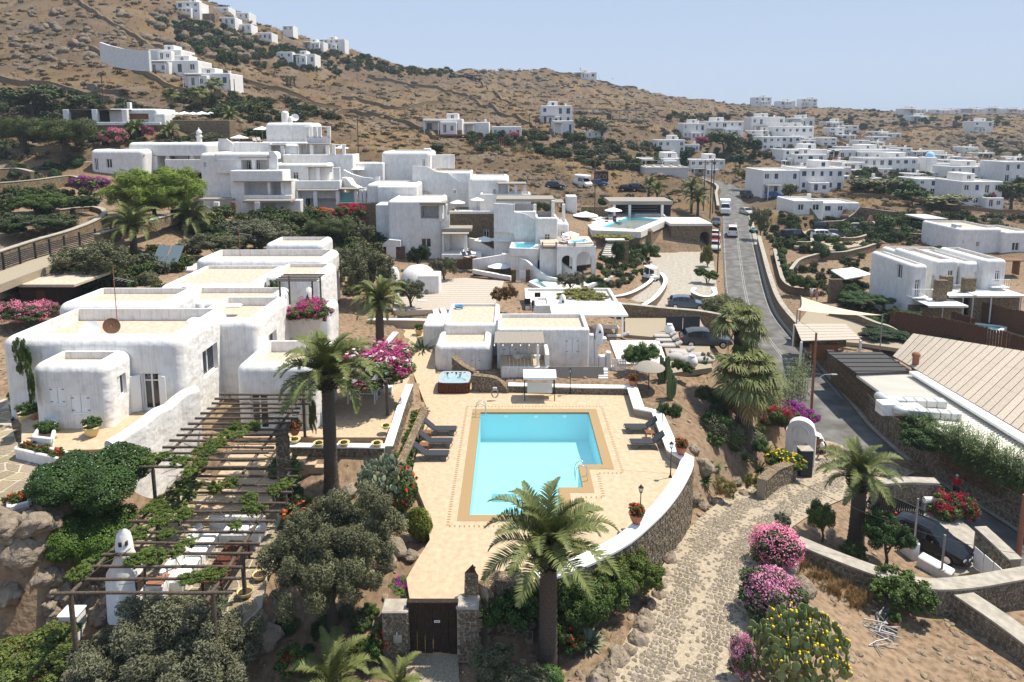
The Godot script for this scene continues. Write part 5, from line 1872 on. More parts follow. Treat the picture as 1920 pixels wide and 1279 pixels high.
## the big white house on the left
func a9(th:Node3D,ew:Array,z:float)->void:
	for d in ew:
		var p:=pd(d[0],d[3],z)-th.position
		var q:=pd(d[1],d[2],z)-th.position
		bU(d[4] if d.size()>4 else "door",q.x-p.x,q.y-p.y,th,Vector3((p.x+q.x)/2,p.y,-z-th.position.z+.12),0.0)
func bt(th:Node3D,at:Vector3,w:float,h:float,aP:float)->void:
	var s:=Shape.new()
	s.box(V(0,0,-.02),V(w,h,.02),.006)
	for k in 3:
		s.box(V(w*.15,h*(.05+.32*k),.02),V(w*.85,h*(.3+.32*k),.033),.006)
	af("shutter",s,ad["m0"],th,at,aP)
func bX()->void:
	var th:=ae("white_house",V(-22,2.8,-39),"big rounded whitewashed house with stepped flat cream roofs left of the pool","house")
	var b:=th.position
	var near:={"mat":"m1"}
	var L:=func(o:Dictionary)->Dictionary:return o.merged(near)
	a8(th,V(-27.9,2.8,-42.4)-b,V(-18.05,6.95,-35.8)-b,L.call({"r":.6,"ph":.75,"ext":4.0,"wins":[["f",-19.78-b.x,.02,.9,2.1,"door"],["r",-39.35-b.z,3.6-b.y,2.0,1.65,"glass",.3]]}))
	bt(th,V(-20.3,2.82,-35.72)-b,.62,2.05,-PI+.5)
	bt(th,V(-19.3,2.82,-35.72)-b,.62,2.05,-.55)
	ao(th,65,198,683,806,33.5,2.6,L.call({"r":.55,"ph":.4,"front":[[95,119,725,759,"shut",.1],[135,167,740,775,"shut",.1]],"side":[["r",1.25,1.35,.8,1.15,"glass"]]}))
	var bx:=pd(198,806,33.5).x
	bt(th,V(bx+.03,4.15,-34.3)-b,.42,1.15,-PI/2+2.6)
	for r in[[93,122,759],[133,169,775]]:
		ai(th,"sill","m0",r[0],r[1],r[2],r[2]+2,33.45,.12,.01)
	a8(th,V(-20.5,.85,-47.3)-b,V(-15.8,6.45,-40.9)-b,L.call({"r":.55,"ph":.6,"wins":[["r",-43.6-b.z,3.55-b.y,1.5,1.3,"glass",.3]]}))
	a8(th,V(-15.9,.85,-42.6)-b,V(-11.3,4.75,-37.6)-b,L.call({"r":.5,"ph":.7,"roof":"m2","wins":[["f",-14.6-b.x,.87-b.y,1.0,2.1,"door"],["f",-13.0-b.x,.87-b.y,1.0,2.1,"shut"],["f",-11.98-b.x,.87-b.y,.5,2.0,"shut"]]}))
	a8(th,V(-30.0,3.0,-48.6)-b,V(-22.6,6.8,-43.6)-b,L.call({"r":.6,"ph":.4}))
	a8(th,V(-28.0,3.2,-61.0)-b,V(-20.3,5.9,-52.6)-b,L.call({"r":.6,"ph":.25}))
	a8(th,V(-20.3,3.0,-60.0)-b,V(-15.6,6.3,-54.6)-b,L.call({"r":.6,"ph":.3}))
	a8(th,V(-29.0,3.0,-66.5)-b,V(-17.0,6.4,-61.2)-b,L.call({"r":.6,"ph":.6}))
	a8(th,V(-25.0,4.0,-72.5)-b,V(-19.2,6.7,-68.0)-b,L.call({"r":.5,"ph":.35}))
	a8(th,V(-24.5,3.0,-52.0)-b,V(-17.2,6.0,-47.3)-b,L.call({"r":.5,"ph":.4}))
	a8(th,V(-16.6,2.2,-52.5)-b,V(-13.6,4.9,-48.0)-b,L.call({"r":.5,"ph":.3}))
	for r in[[-21.0,6.15,-44.6,-20.6,6.75,-44.0],[-19.0,6.4,-44.5,-18.0,6.6,-43.9]]:
		aj(th,"roof_ridge","m1",V(r[0],r[1],r[2])-b,V(r[3],r[4],r[5])-b,.1)
	for r in[[-15.4,4.9,-50.5],[-13.2,4.2,-47.0]]:
		bf(th,V(r[0],r[1]-.1,r[2])-b,1.5)
	for k in 5:
		aj(th,"roof_beam","m7",V(-17.6,7.0,-51.5+k*.55)-b,V(-14.4,7.1,-51.4+k*.55)-b)
	for x in[-17.2,-14.8]:
		aj(th,"roof_beam_post","m7",V(x,4.7,-51.4)-b,V(x+.12,7.0,-51.28)-b)
		aj(th,"roof_beam_post","m7",V(x,4.7,-49.3)-b,V(x+.12,7.0,-49.18)-b)
	var fl:=Shape.new()
	fl.slab(ay([[40,846],[212,842],[262,808],[330,768],[362,748],[352,745],[200,745],[40,765]],2.8),1.0,2.8)
	aR("house_terrace_floor",fl,ad["deck"])
	var fn:=av([[205,838,3.35],[240,815,3.5],[268,795,3.6],[292,776,3.65],[312,768,3.6],[330,752,3.75],[348,740,3.9],[366,734,3.85]],.4)
	var w:=ae("rounded_parapet",fn[fn.size()/2]+Vector3.DOWN*3.0,"thick rounded white parapet curving down the edge of the house terrace","wall")
	var s:=Shape.new()
	var a7:=[]
	for p in fn:
		a7.append(p-w.position)
	by(a7,.32,4.2,s)
	s.tube(a7,[.322],14)
	af("wall",s,ad["m1"],w)
	dy([[28,840],[150,868],[158,855],[45,828]],2.95,"long white plastered planter trough along the front of the house terrace",true)
	dy([[62,818],[97,822],[105,788],[85,782]],3.3,"small white corner planter beside the house annexe",false)
	dy([[16,950],[55,940],[55,920],[16,930]],2.55,"low white planter box by the flagstones at the far left edge",true)
	for k in 4:
		var r:Array=[[36,770,2.4,"ribbed cream jar planter under the creeper at the house corner"],[52,795,2.4,"ribbed cream jar planter beside the red gas bottle"],[173,818,2.8,"ribbed cream jar planter on the house terrace"],[786,628,0.0,"cream jar planter by the cycad behind the patio"]][k]
		var o:=bM(pe(r[0],r[1],r[2]),r[3],"m19","",1.35 if k<2 else 1.15)
	var d3:=Shape.new()
	d3.lathe([Vector2(0.0,0),Vector2(.13,.02),Vector2(.14,.5),Vector2(.08,.62),Vector2(.05,.7),Vector2(0,.72)],10)
	bw("gas_bottle",d3,ad["m20"],"dark red gas bottle beside the small corner planter","gas bottle","",pe(66,800,2.4))
	var cN:=ae("satellite_dish",V(-24.1,6.2,-37.8),"white satellite dish on the big roof backed by a rusty disc","satellite dish")
	var ds:=Shape.new()
	ds.lathe([Vector2(0,0),Vector2(.3,.05),Vector2(.55,.16)],18)
	var dm:=af("reflector",ds,ad["m0"],cN,V(0,.5,0))
	dm.rotation=V(.9,.3,0)
	var rs:=Shape.new()
	rs.lathe([Vector2(0,.02),Vector2(.28,.05),Vector2(.48,.15)],18)
	var rm:=af("rusty_disc",rs,ad["m16"],cN,V(.75,.55,-.7))
	rm.rotation=V(1.1,.9,0)
	var fv:=Shape.new()
	fv.tube([V(0,0,0),V(0,.5,0)],[.04],6)
	fv.tube([V(.7,0,-.7),V(.75,.65,-.7)],[.04],6)
	af("mast",fv,ad["m5"],cN)
	ep(V(-24.2,6.2,-40.6),3.6,"thin rusty aerial mast standing on the big house roof")
	ep(V(-25.5,6.3,-63.0),2.6,"thin aerial mast on the rear roof of the big house")
	var sh:=ae("shed",gr(85,572),"low shed with a flat cream roof beside the pink oleander","shed")
	var c:=sh.position
	ai(sh,"wall","m8",40,105,540,578,-c.z-1.5,3.0)
	ai(sh,"roof","m2",33,139,533,539,-c.z-2.2,5.0)
	ai(sh,"door","m9",70,84,545,577,-c.z-1.55,.04)
	var po:=ae("solar_heater",gr(310,500),"tilted pair of solar panels on a low roof behind the big house","solar panel")
	for k in 2:
		var q:=Shape.new()
		q.obox(Transform3D(Basis(RI,.75),V(-.4+k*1.35,1.1,0)),V(1.2,.08,2.6),.01)
		af("panel",q,aG("solar",aF(.12,.16,.19),.25),po)
	aj(po,"roof","m3",V(-2.2,-.3,-3),V(3.5,0.0,1.6))
func ep(at:Vector3,h:float,label:String)->void:
	var th:=ae("aerial",at,label,"aerial")
	var s:=Shape.new()
	s.tube([ZE,V(0,h,0)],[.025],5)
	af("mast",s,ad["m20"],th)
	for k in 5:
		var t:=Shape.new()
		t.tube([V(.15+k*.22,h*.82-k*.05,-.3),V(.15+k*.22,h*.82-k*.05,.3)],[.012],4)
		af("element",t,ad["m5"],th)
	var b:=Shape.new()
	b.tube([V(0,h*.84,0),V(1.2,h*.77,0)],[.015],4)
	af("boom",b,ad["m5"],th)
func bf(th:Node3D,at:Vector3,h:float)->void:
	var s:=Shape.new()
	s.lathe([Vector2(h*.3,-.4),Vector2(h*.28,h*.3),Vector2(h*.22,h*.7),Vector2(h*.13,h*.92),Vector2(0.0,h)],12,at)
	var o:=af("chimney",s,ad["m1"],th)
	var m:=Shape.new()
	m.tri(at+V(-h*.11,h*.42,h*.262),at+V(h*.11,h*.42,h*.262),at+V(0,h*.68,h*.235))
	af("flue_opening",m,ad["soil"],o)
func dy(aX:Array,y:float,label:String,bloom:bool)->void:
	var q:=ay(aX,y)
	var bB:=Vector2.ZERO
	for p in q:
		bB+=p/q.size()
	var th:=ae("planter_trough",V(bB.x,y-.55,bB.y),label,"planter")
	var a7:=PackedVector2Array()
	for p in q:
		a7.append(p-bB)
	var a3:PackedVector2Array=Geometry2D.offset_polygon(a7,-.12)[0]
	var s:=Shape.new()
	s.slab(a7,-.4,.35)
	for k in a7.size():
		var a:=a7[k]
		var c:=a7[(k+1)%a7.size()]
		s.bar(V(a.x,.45,a.y),V(c.x,.45,c.y),.16,.25,.04)
	af("trough",s,ad["m1"],th)
	var so:=Shape.new()
	so.slab(a3,.3,.42)
	af("soil",so,ad["soil"],th)
	for k in 4:
		var a:=(a7[0]+a7[a7.size()-1])/2.0
		var c:=(a7[1]+a7[2])/2.0
		var p:=a.lerp(c,.12+.25*k)
		var o:=af("foliage",a_("loose",k%2),ak("leaf_fresh",.07,.13,.03),th,V(p.x,.55,p.y),k*1.3)
		o.scale=V(.42,.3,.35)
		if bloom:
			o=af("blossoms",a_("bloom_few",0),a5("red_bloom"),th,V(p.x,.58,p.y),k)
			o.scale=V(.36,.3,.3)
## guest house behind the pool
func bV()->void:
	var th:=ae("guest_house",V(0,0,-52),"low white guest house with cream roofs behind the pool","house")
	var near:={"mat":"m1"}
	ao(th,932,1106,616,698,50.5,4.4,{"r":.22,"ph":.3,"front":[[1061,1085,635,664,"shut",.12],[944,968,648,688,"shut",.12]]}.merged(near))
	ao(th,815,922,646,698,50.2,4.0,{"r":.5,"ph":.25,"front":[[884,900,671,698,"shut",.1]]}.merged(near))
	ao(th,832,935,607,660,53.6,6.6,{"r":.3,"ph":.2}.merged(near))
	ao(th,793,835,608,650,55.0,3.5,{"r":.3,"roof":""}.merged(near))
	for r in[[1104,1114,628,722],[1114,1122,640,722],[1136,1146,661,722],[1146,1152,688,722]]:
		ai(th,"stepped_wall","m1",r[0],r[1],r[2],r[3],49.4,.5,.06,1.0)
	ai(th,"stepped_wall","m1",1122,1136,668,722,49.4,.5,.06,1.0)
	ai(th,"stepped_wall","m1",1120,1138,634,643,49.4,.5,.06)
	var cp:=pd(1124,634,49.6)
	bf(th,cp-th.position,1.1)
	ai(th,"terrace_floor","deck",938,1030,686,700,48.1,2.4,0.0,1.0)
	ai(th,"terrace_wall","m1",940,1030,688,716,47.9,.2,.05,1.0)
	ai(th,"terrace_wall","m1",1022,1030,664,700,48.0,2.3,.05)
	var gp:=Shape.new()
	var a:=pd(927,645,48.0)
	var c:=pd(1021,645,48.0)
	for k in 40:
		var x:=lerpf(a.x,c.x,(k+.5)/40)
		gp.bar(V(x,a.y+.05+.015*(k%3),-48.0)-th.position,V(x,a.y+.15+.015*(k%3),-50.5)-th.position,(c.x-a.x)/44,.03)
	cw("reed_shade",gp,ad["reed"],th)
	for u in[927,943,960,976,992,1008]:
		var p:=pd(u,646,48.0)
		aj(th,"rafter","m0",p-th.position+V(-.04,-.08,-2.5),p-th.position+V(.04,.02,.25))
	ai(th,"shade_post","m0",1006,1011,646,690,48.05,.15)
	var cL:=Shape.new()
	for k in 34:
		var v0:=688.0+k*.9
		var p:=pd(1028,v0,47.9-k*.012)
		var q:=pd(1132,v0,47.9-k*.012)
		cL.tube([p-th.position,q-th.position],[.024],5,false)
	cw("reed_screen",cL,ad["reed"],th)
	for k in 6:
		ai(th,"step","m0",1122,1140,694+k*5,699+k*5,47.9-k*.15,.5,.01)
	var so:=ae("sofa",pd(985,688,49.6),"cushioned sofa with pillows under the reed shade","sofa")
	aj(so,"base","teak",V(-.95,0.0,-.4),V(1.25,.28,.4))
	aj(so,"seat","m13",V(-.95,.285,-.35),V(1.25,.45,.42),.06)
	aj(so,"backrest","m13",V(-.95,.455,-.42),V(1.25,.85,-.22),.06)
	for k in 3:
		var s:=Shape.new()
		s.obox(Transform3D(Basis(RI,-.3),V(-.6+k*.75,.66,-.12)),V(.5,.42,.14),.06)
		af("cushion",s,ad["m12" if k==1 else "m13"],so)
	var tb:=ae("coffee_table",pd(968,695,48.5),"low white slatted table in front of the sofa","table")
	aj(tb,"top","m0",V(-.45,.38,-.25),V(.45,.43,.25))
	for x in[-.4,.4]:
		for z in[-.2,.2]:
			aj(tb,"leg","m0",V(x-.03,0,z-.03),V(x+.03,.38,z+.03),0.0)
	var g:=ae("picket_gate",pd(1160,714,49.5),"white picket gate between the stepped wall and the round green bush","gate")
	for k in 9:
		aj(g,"picket","m0",V(-.52+k*.12,0,-.02),V(-.44+k*.12,1.75,.02),.01)
	for y in[.25,1.45]:
		aj(g,"rail","m0",V(-.52,y,-.06),V(.52,y+.08,-.021),.01)
	var p:=ae("white_pergola",pd(1105,632,57.0),"white slatted pergola with pink bougainvillea behind the guest house","pergola")
	var pa:=pd(1034,600,57.0)-p.position
	var pb:=pd(1178,594,57.0)-p.position
	var fg:=46
	for k in fg:
		var x:=lerpf(pa.x,pb.x,(k+.5)/fg)
		aj(p,"slat","m0",V(x-.05,pb.y+.12,-4.2),V(x+.05,pb.y+.18,.1),0.0)
	for z in[0.0,-4.0]:
		aj(p,"beam","m0",V(pa.x,pb.y,z-.06),V(pb.x,pb.y+.115,z+.06))
		for x in[pa.x+.4,pb.x-.5]:
			aj(p,"post","m0",V(x-.08,0,z-.08),V(x+.08,pb.y-.002,z+.08))
	var t2:=ae("dining_table",pd(1135,628,58.5),"long grey dining table under the white slatted pergola","table")
	aj(t2,"top","m12",V(-1.2,.68,-.5),V(1.2,.75,.5))
	for x in[-1.0,1.0]:
		aj(t2,"trestle","m12",V(x-.08,0,-.4),V(x+.08,.68,.4))
	var w:=ae("low_white_house",pd(1000,590,62.0),"low white terrace block with dark chairs behind the guest house roof","house")
	ao(w,985,1160,566,590,66.0,6.0,{"r":.1,"roof":"m3","ph":.3})
	ao(w,1003,1034,572,596,60.5,3.0,{"r":.1,"roof":"m3","ph":.2})
	bf(w,pd(1055,577,61.0)-w.position,1.3)
	for k in 3:
		var ch:=ae("terrace_chair",pd([989,1008,1003][k],[577,568,580][k],[64.5,67.0,63.8][k]),["dark terrace chair left of the white block","dark terrace chair farthest back behind the guest house","dark terrace chair between the two others"][k],"chair","dark chairs on the white terrace")
		ch.position.y=pd(1000,567,66.0).y-.3
		aj(ch,"seat","m6",V(-.3,.4,-.3),V(.3,.48,.3))
		aj(ch,"backrest","m6",V(-.3,.485,-.3),V(.3,1.0,-.22))
		for x in[-.26,.26]:
			for z in[-.26,.26]:
				aj(ch,"leg","m6",V(x-.03,0,z-.03),V(x+.03,.4,z+.03),0.0)
	var e4:=Shape.new()
	e4.slab(ay([[1143,638],[1236,638],[1252,682],[1160,682]],.25),0.0,.25)
	aR("white_patio_floor",e4,ad["m3"])
	aC("rear_patio_floor",ay([[1172,597],[1312,597],[1330,640],[1335,690],[1262,700],[1256,684],[1240,634],[1172,628]],.1),.13,"flagstone")
	var um:=ae("straw_parasol",pe(1216,730,0.0),"grey straw parasol beside the round green bush","parasol")
	var st:=Shape.new()
	st.lathe([Vector2(0.0,2.05),Vector2(.6,1.9),Vector2(1.12,1.6),Vector2(1.08,1.54),Vector2(.5,1.82),Vector2(0.0,1.9)],16,ZE,.02)
	af("canopy",st,ad["reed"],um)
	var pl:=Shape.new()
	pl.tube([ZE,V(0,1.95,0)],[.04],7)
	af("pole",pl,ad["m7"],um)
	for k in 5:
		var r:Array=[[1246,632,"grey padded sunbed farthest back on the rear patio"],[1250,640,"second grey padded sunbed on the rear patio"],[1256,650,"third grey padded sunbed on the rear patio"],[1278,661,"grey padded sunbed nearest the white dust sheet"],[1158,632,"grey bean bag by the white pergola post"]][k]
		var q:=ae("padded_sunbed",pe(r[0],r[1],.13),r[2],"sunbed","grey padded sunbeds on the rear patio")
		var sb:=Shape.new()
		sb.box(V(-.95,0,-.32),V(.45,.2,.32),.08)
		af("mattress",sb,ad["m12"],q)
		var sbb:=Shape.new()
		sbb.obox(Transform3D(Basis(Vector3.BACK,.5),V(.72,.3,0)),V(.62,.2,.62),.08)
		af("backrest",sbb,ad["m12"],q)
	for k in 2:
		var r:Array=[[1255,628,"white rounded urn on the rear patio"],[1297,690,"white rounded urn in front of the dust sheet"]][k]
		var ur:=Shape.new()
		ur.lathe([Vector2(0,0),Vector2(.2,0),Vector2(.42,.3),Vector2(.45,.55),Vector2(.3,.85),Vector2(.22,.92),Vector2(.27,1.0),Vector2(.2,1.0),Vector2(.18,.9),Vector2(0,.9)],14)
		bw("white_urn",ur,ad["m11"],r[2],"urn","white urns on the rear patio",pe(r[0],r[1],.13))
	var ds:=Shape.new()
	for k in 9:
		ds.blob(Transform3D(Basis.from_scale(V(R(.4,.9),R(.25,.45),.5)),V(-1.2+.3*k,.15,R(-.6,.6))),8,5)
	bw("dust_sheet",ds,ad["m12"],"heap of pale grey dust sheets on the rear patio","dust sheet","",pe(1296,674,.13))
	var rd:=ae("flat_roof_building",pe(830,560,0.0),"broad pale boarded roof deck behind the guest house","building")
	var o2:=ay([[737,582],[925,580],[945,527],[872,521],[745,528]],.95)
	var a7:=PackedVector2Array()
	for q in o2:
		a7.append(q-Vector2(rd.position.x,rd.position.z))
	var rs:=Shape.new()
	rs.slab(a7,-3.0,.95)
	af("roof",rs,ad["m17"],rd)
	for k in 15:
		var v:=525.0+k*3.9
		var q0:=pe(742-k*.3,v,.96)-rd.position
		var q1:=pe(943-k*1.1,v,.96)-rd.position
		aj(rd,"board_joint","reed",V(q0.x,.951,q0.z-.03),V(q1.x,.962,q0.z+.03),0.0)
	ag("stone wall with white cap round the small yard left of the guest house",av([[808,601,.75],[752,600,.75],[690,600,.75]],.9),.2,1.3,[-1.0],.24,80,"m0",.08)
	ag("stone wall with white cap at the back of the small yard",av([[840,579,.75],[780,578,.75],[702,579,.75]],.9),.2,1.3,[-1.0],0.0,0,"m0",.08)
	ag("short stone wall with white cap stepping towards the cycad",av([[742,624,.7],[730,638,.7],[720,650,.7]],.8),.18,1.0,[-1.0],.22,60,"m0",.08)
	var ac:=ae("air_conditioner",pe(792,576,.3),"white air conditioning unit standing in front of the roof deck","air conditioner")
	aj(ac,"case","m0",V(-.45,.1,-.18),V(.45,.75,.18))
	var fan:=Shape.new()
	fan.lathe([Vector2(.24,0),Vector2(.24,.02),Vector2(0,.02)],14)
	af("fan_grille",fan,ad["m5"],ac,V(-.12,.42,.18)).rotation.x=PI/2
	for k in 2:
		var dc:=ae("folding_chair",pe([820,834][k],[601,598][k],.75),["folding deck chair with white cloth on the yard wall","second folding deck chair with white cloth"][k],"chair","folding deck chairs in the yard",.5)
		for x in[-.3,.3]:
			var s:=Shape.new()
			s.bar(V(x,0,.4),V(x,.95,-.5),.04,.04)
			af("leg",s,ad["teak"],dc)
			s=Shape.new()
			s.bar(V(x,0,-.4),V(x,.5,.3),.04,.04)
			af("leg",s,ad["teak"],dc)
		var s2:=Shape.new()
		s2.quad(V(-.28,.25,.2),V(.28,.25,.2),V(.28,.95,-.48),V(-.28,.95,-.48))
		af("seat",s2,ad["m11"],dc)
	var aM:=Shape.new()
	for k in 3:
		var az:=[]
		for q in 13:
			az.append(Vector3(cos(TAU*q/12)*(.3+.05*k),.05+.06*k,sin(TAU*q/12)*(.22+.05*k)))
		aM.tube(az,[.05],6,false)
	bw("coiled_hose",aM,ad["blue_cloth"],"coil of bright blue hose on the guest house roof","hose","",pd(861,577,59.0))
	var dE:=Shape.new()
## pergola, barbecue terrace, stairs
func cF()->void:
	var th:=ae("pergola",V(-13.5,0,-34),"upper pergola of dark round beams with vine leaves beside the big house","pergola")
	var b:=th.position
	var log:=func(a:Vector3,c:Vector3,r:float,ah:String)->void:
		var s:=Shape.new()
		var az:=[]
		for k in 5:
			az.append(a.lerp(c,k/4.0)-th.position+V(0,R(-.015,.015),R(-.02,.02)))
		s.tube(az,[r*1.1,r,r*.95,r,r*1.05],7)
		af(ah,s,ad["m7"],th)
	for k in 14:
		var z:=lerpf(-36.6,-28.3,k/13.0)
		log.call(V(-16.3+R(-.25,.1),3.4,z),V(-11.2+R(-.1,.3),3.4,z+R(-.1,.1)),.062,"beam")
	for x in[-15.9,-11.75]:
		log.call(V(x,3.29,-37.0),V(x,3.29,-28.0),.07,"rail")
	for r in[[-15.9,-28.4,.2],[-11.75,-36.7,.85]]:
		log.call(V(r[0],r[2]-.5,r[1]),V(r[0],3.22,r[1]),.08,"post")
	var pil:=ae("stone_pillar",V(-11.75,.4,-33.0),"square rubble pillar carrying the edge of the upper pergola","pillar")
	aj(pil,"mortar_core","mortar",V(-.26,-.8,-.26),V(.26,2.82,.26))
	for aP in 2:
		var d:Array=[[V(-12.01,3.2,-32.74),V(-11.49,3.2,-32.74)],[V(-11.49,3.2,-32.74),V(-11.49,3.2,-33.26)]][aP]
		b8(pil,d,0.0,3.2,[-1.0],.19,60)
	var up:=th
	th=ae("pergola",V(-13,-.45,-27),"lower pergola of dark round beams over the barbecue terrace","pergola")
	var fB:=func(a:Vector3,c:Vector3,r:float,ah:String)->void:
		var s:=Shape.new()
		var az:=[]
		for k in 5:
			az.append(a.lerp(c,k/4.0)-th.position+V(0,R(-.015,.015),R(-.02,.02)))
		s.tube(az,[r*1.1,r,r*.95,r,r*1.05],7)
		af(ah,s,ad["m7"],th)
	for k in 13:
		var z:=lerpf(-31.0,-22.1,k/12.0)
		var lx:=-15.4-(.5 if k>4 else 0.0)-(.3 if k>9 else 0.0)
		fB.call(V(lx+R(-.3,.2),1.9,z),V(-10.0+R(-.15,.15),1.9,z+R(-.1,.1)),.06,"beam")
	for x in[-15.7,-10.7]:
		fB.call(V(x,1.79,-31.2),V(x,1.79,-21.8),.075,"rail")
	for r in[[-10.65,-24.9],[-10.7,-22.3],[-15.7,-22.2],[-10.65,-30.0],[-15.7,-30.0]]:
		fB.call(V(r[0],-.9,r[1]),V(r[0],1.72,r[1]),.09,"post")
	for k in 2:
		var vn:=ae("grape_vine",V(-13.5,[3.0,1.7][k],[-33.0,-27.0][k]),["grape vine trained across the upper pergola beams","grape vine trailing over the lower pergola beams"][k],"vine")
		var a4:Array=[[[470,800],[445,815],[418,832],[440,800],[395,850],[372,868],[400,835],[355,880],[425,815],[345,865],[378,845],[300,855],[285,862],[330,862]],
			[[345,905],[370,885],[322,925],[300,940],[352,930],[330,950],[310,960],[285,955],[365,912],[340,965],[296,980],[262,1000],[400,915],[430,905],[352,1020],[330,1035],[290,1045],[272,1040],[255,1052],[150,1075],[165,1058],[360,1085],[390,1080],[445,985],[480,955],[510,920],[540,905],[465,935],[310,1000]]][k]
		for r in a4:
			var p:=pe(r[0]+R(-5,5),r[1],[3.5,2.0][k])
			var o:=af("foliage",a_("loose",bW.randi()%3),ak("leaf_vine",.105,.15,.028),vn,p-vn.position,bW.randf()*TAU)
			o.scale=V(R(.3,.62),R(.14,.28),R(.3,.6))
		for q in 22:
			var s:=Shape.new()
			var p:=V(R(-15,-10.8),[3.5,2.0][k],R([-36.0,-31.0][k],[-28.0,-22.5][k]))-vn.position
			var az:=[]
			var eL:=V(R(-1,1),0,R(-1,1)).normalized()*.35
			for j in 7:
				az.append(p+eL*j+V(R(-.08,.08),R(-.1,.06),R(-.08,.08)))
			s.tube(az,[.022,.018,.012],5)
			af("stem",s,ad["m7"],vn)
	e7("barbecue_terrace_floor",ay([[255,1160],[440,1190],[490,1140],[515,1000],[560,905],[420,880],[330,900],[270,985],[240,1060]],-.45),-.43,.62,250)
	var bb:=ae("barbecue",V(-15.15,-.45,-24.6),"white plastered barbecue with a tall ghost shaped chimney","barbecue")
	var s:=Shape.new()
	var aT:=PackedInt32Array()
	for r in[[-.4,.62,.6,0.0],[1.25,.58,.58,0.0],[1.6,.55,.5,0.0],[1.95,.42,.36,-.05],[2.25,.33,.28,-.06],[2.75,.29,.26,-.06],[3.0,.24,.22,-.06],[3.14,.13,.12,-.06],[3.18,0.0,0.0,-.06]]:
		var aM:=PackedInt32Array()
		for q in 20:
			var a:=TAU*q/20
			var p:=Vector2(cos(a),sin(a))
			var pw:float=6.0 if r[0]<1.7 else 2.3
			p/=pow(pow(absf(p.x),pw)+pow(absf(p.y),pw),1.0/pw)
			aM.append(s.vert(V(p.x*r[1],r[0],p.y*r[2]+r[3]),V(p.x,.25,p.y).normalized()))
		if aT.size():
			for q in 20:
				s.face(aT[(q+1)%20],aT[q],aM[q],aM[(q+1)%20])
		aT=aM
	af("hood",s,ad["m1"],bb)
	for k in 2:
		var m:=Shape.new()
		m.obox(Transform3D(Basis(UP,.5+k*1.2-.4),V(.02+.2*k,2.72,.24-.1*k)),V(.13,.2,.05),.02)
		af("flue_opening",m,ad["soil"],bb)
	aj(bb,"fire_opening","soil",V(.5,.75,-.35),V(.62,1.35,.4),.02)
	aj(bb,"hearth","m1",V(.6,0.0,-.9),V(1.3,.7,-.1),.05)
	aj(bb,"grill_shelf","m20",V(.62,.702,-.85),V(1.28,.76,-.15),.02)
	var ct:=ae("masonry_bench",V(-13.3,-.45,-26.2),"white plastered L shaped masonry bench behind the barbecue","bench")
	aj(ct,"seat","m1",V(-.7,-.3,-2.6),V(0.0,.5,.9),.06)
	aj(ct,"backrest","m1",V(-1.0,-.3,-2.6),V(-.72,.95,.9),.08)
	aj(ct,"seat","m1",V(.01,-.3,-3.0),V(1.9,.5,-2.35),.06)
	aj(ct,"backrest","m1",V(-.7,-.3,-3.25),V(1.9,.95,-3.02),.08)
	for k in 3:
		aj(ct,"cushion","m11",V(.1+k*.6,.505,-2.95),V(.65+k*.6,.62,-2.4),.05)
	var tb:=ae("terrace_table",V(-11.95,-.45,-26.3),"long red brown table standing under the lower pergola","table","",-.05)
	for k in 5:
		aj(tb,"board","m9",V(-.5+k*.2,.7,-1.4),V(-.31+k*.2,.75,1.4),.006)
	for x in[-.4,.4]:
		for z in[-1.25,1.25]:
			aj(tb,"leg","m9",V(x-.05,0,z-.05),V(x+.05,.7,z+.05))
	for k in 2:
		var bl:=ae("empty_bowl",pe([488,460][k],[1085,1118][k],-.42),["cream empty planting bowl farther back by the lower pergola post","cream empty planting bowl nearest the lower pergola post"][k],"planter","empty cream bowls on the flagstones")
		var q:=Shape.new()
		q.lathe([Vector2(0,0),Vector2(.18,0),Vector2(.3,.16),Vector2(.34,.25),Vector2(.3,.25),Vector2(.27,.16),Vector2(0,.16)],14)
		af("bowl",q,ad["m19"],bl)
		var so:=Shape.new()
		so.lathe([Vector2(0.0,.19),Vector2(.28,.18)],14)
		so.lathe([Vector2(.28,.18),Vector2(0.0,.2)],14)
		af("soil",so,ad["soil"],bl)
	var wp:=ae("planter_box",pe(507,1050,-.42),"grey white planter box behind the olive tree","planter")
	aj(wp,"box","m11",V(-.2,0,-.7),V(.2,.4,.7))
	aj(wp,"soil","soil",V(-.15,.401,-.65),V(.15,.42,.65),0.0)
	var ub:=ae("utility_box",pe(139,1193,-1.75),"white electricity cabinet on the rubble beside the barbecue","cabinet")
	aj(ub,"case","m11",V(-.36,0,-.3),V(.36,1.05,.3))
	aj(ub,"door","m0",V(-.31,.06,.301),V(.31,.98,.32),.01)
	aj(ub,"cap","m11",V(-.4,1.051,-.34),V(.4,1.12,.34))
	var lp:=ae("floodlight_post",pe(176,1025,-.2),"short grey post with a floodlight between the two hedges","floodlight")
	var pt:=Shape.new()
	pt.tube([V(0,-.3,0),V(0,1.65,0)],[.055],8)
	af("post",pt,ad["m5"],lp)
	aj(lp,"lamp_head","m0",V(-.2,1.2,0.0),V(-.02,1.5,.18))
	var st:=ae("stairs",V(-11.9,0,-32),"cream stepped path descending under the pergola beside the pillar","stairs")
	for k in 9:
		var z:=-35.6+k*.62
		aj(st,"step","deck",V(-15.2,-1.2,z)-st.position,V(-11.9,.95-k*.15,z+.66)-st.position,.015)
	var st2:=ae("stairs",V(-9.5,0,-34),"short flight of broad cream steps below the dining terrace wall","stairs")
	for k in 6:
		aj(st2,"step","deck",V(-11.6+k*.55,-1.0,-35.4)-st2.position,V(-11.05+k*.55,.62-k*.16,-34.2)-st2.position,.015)
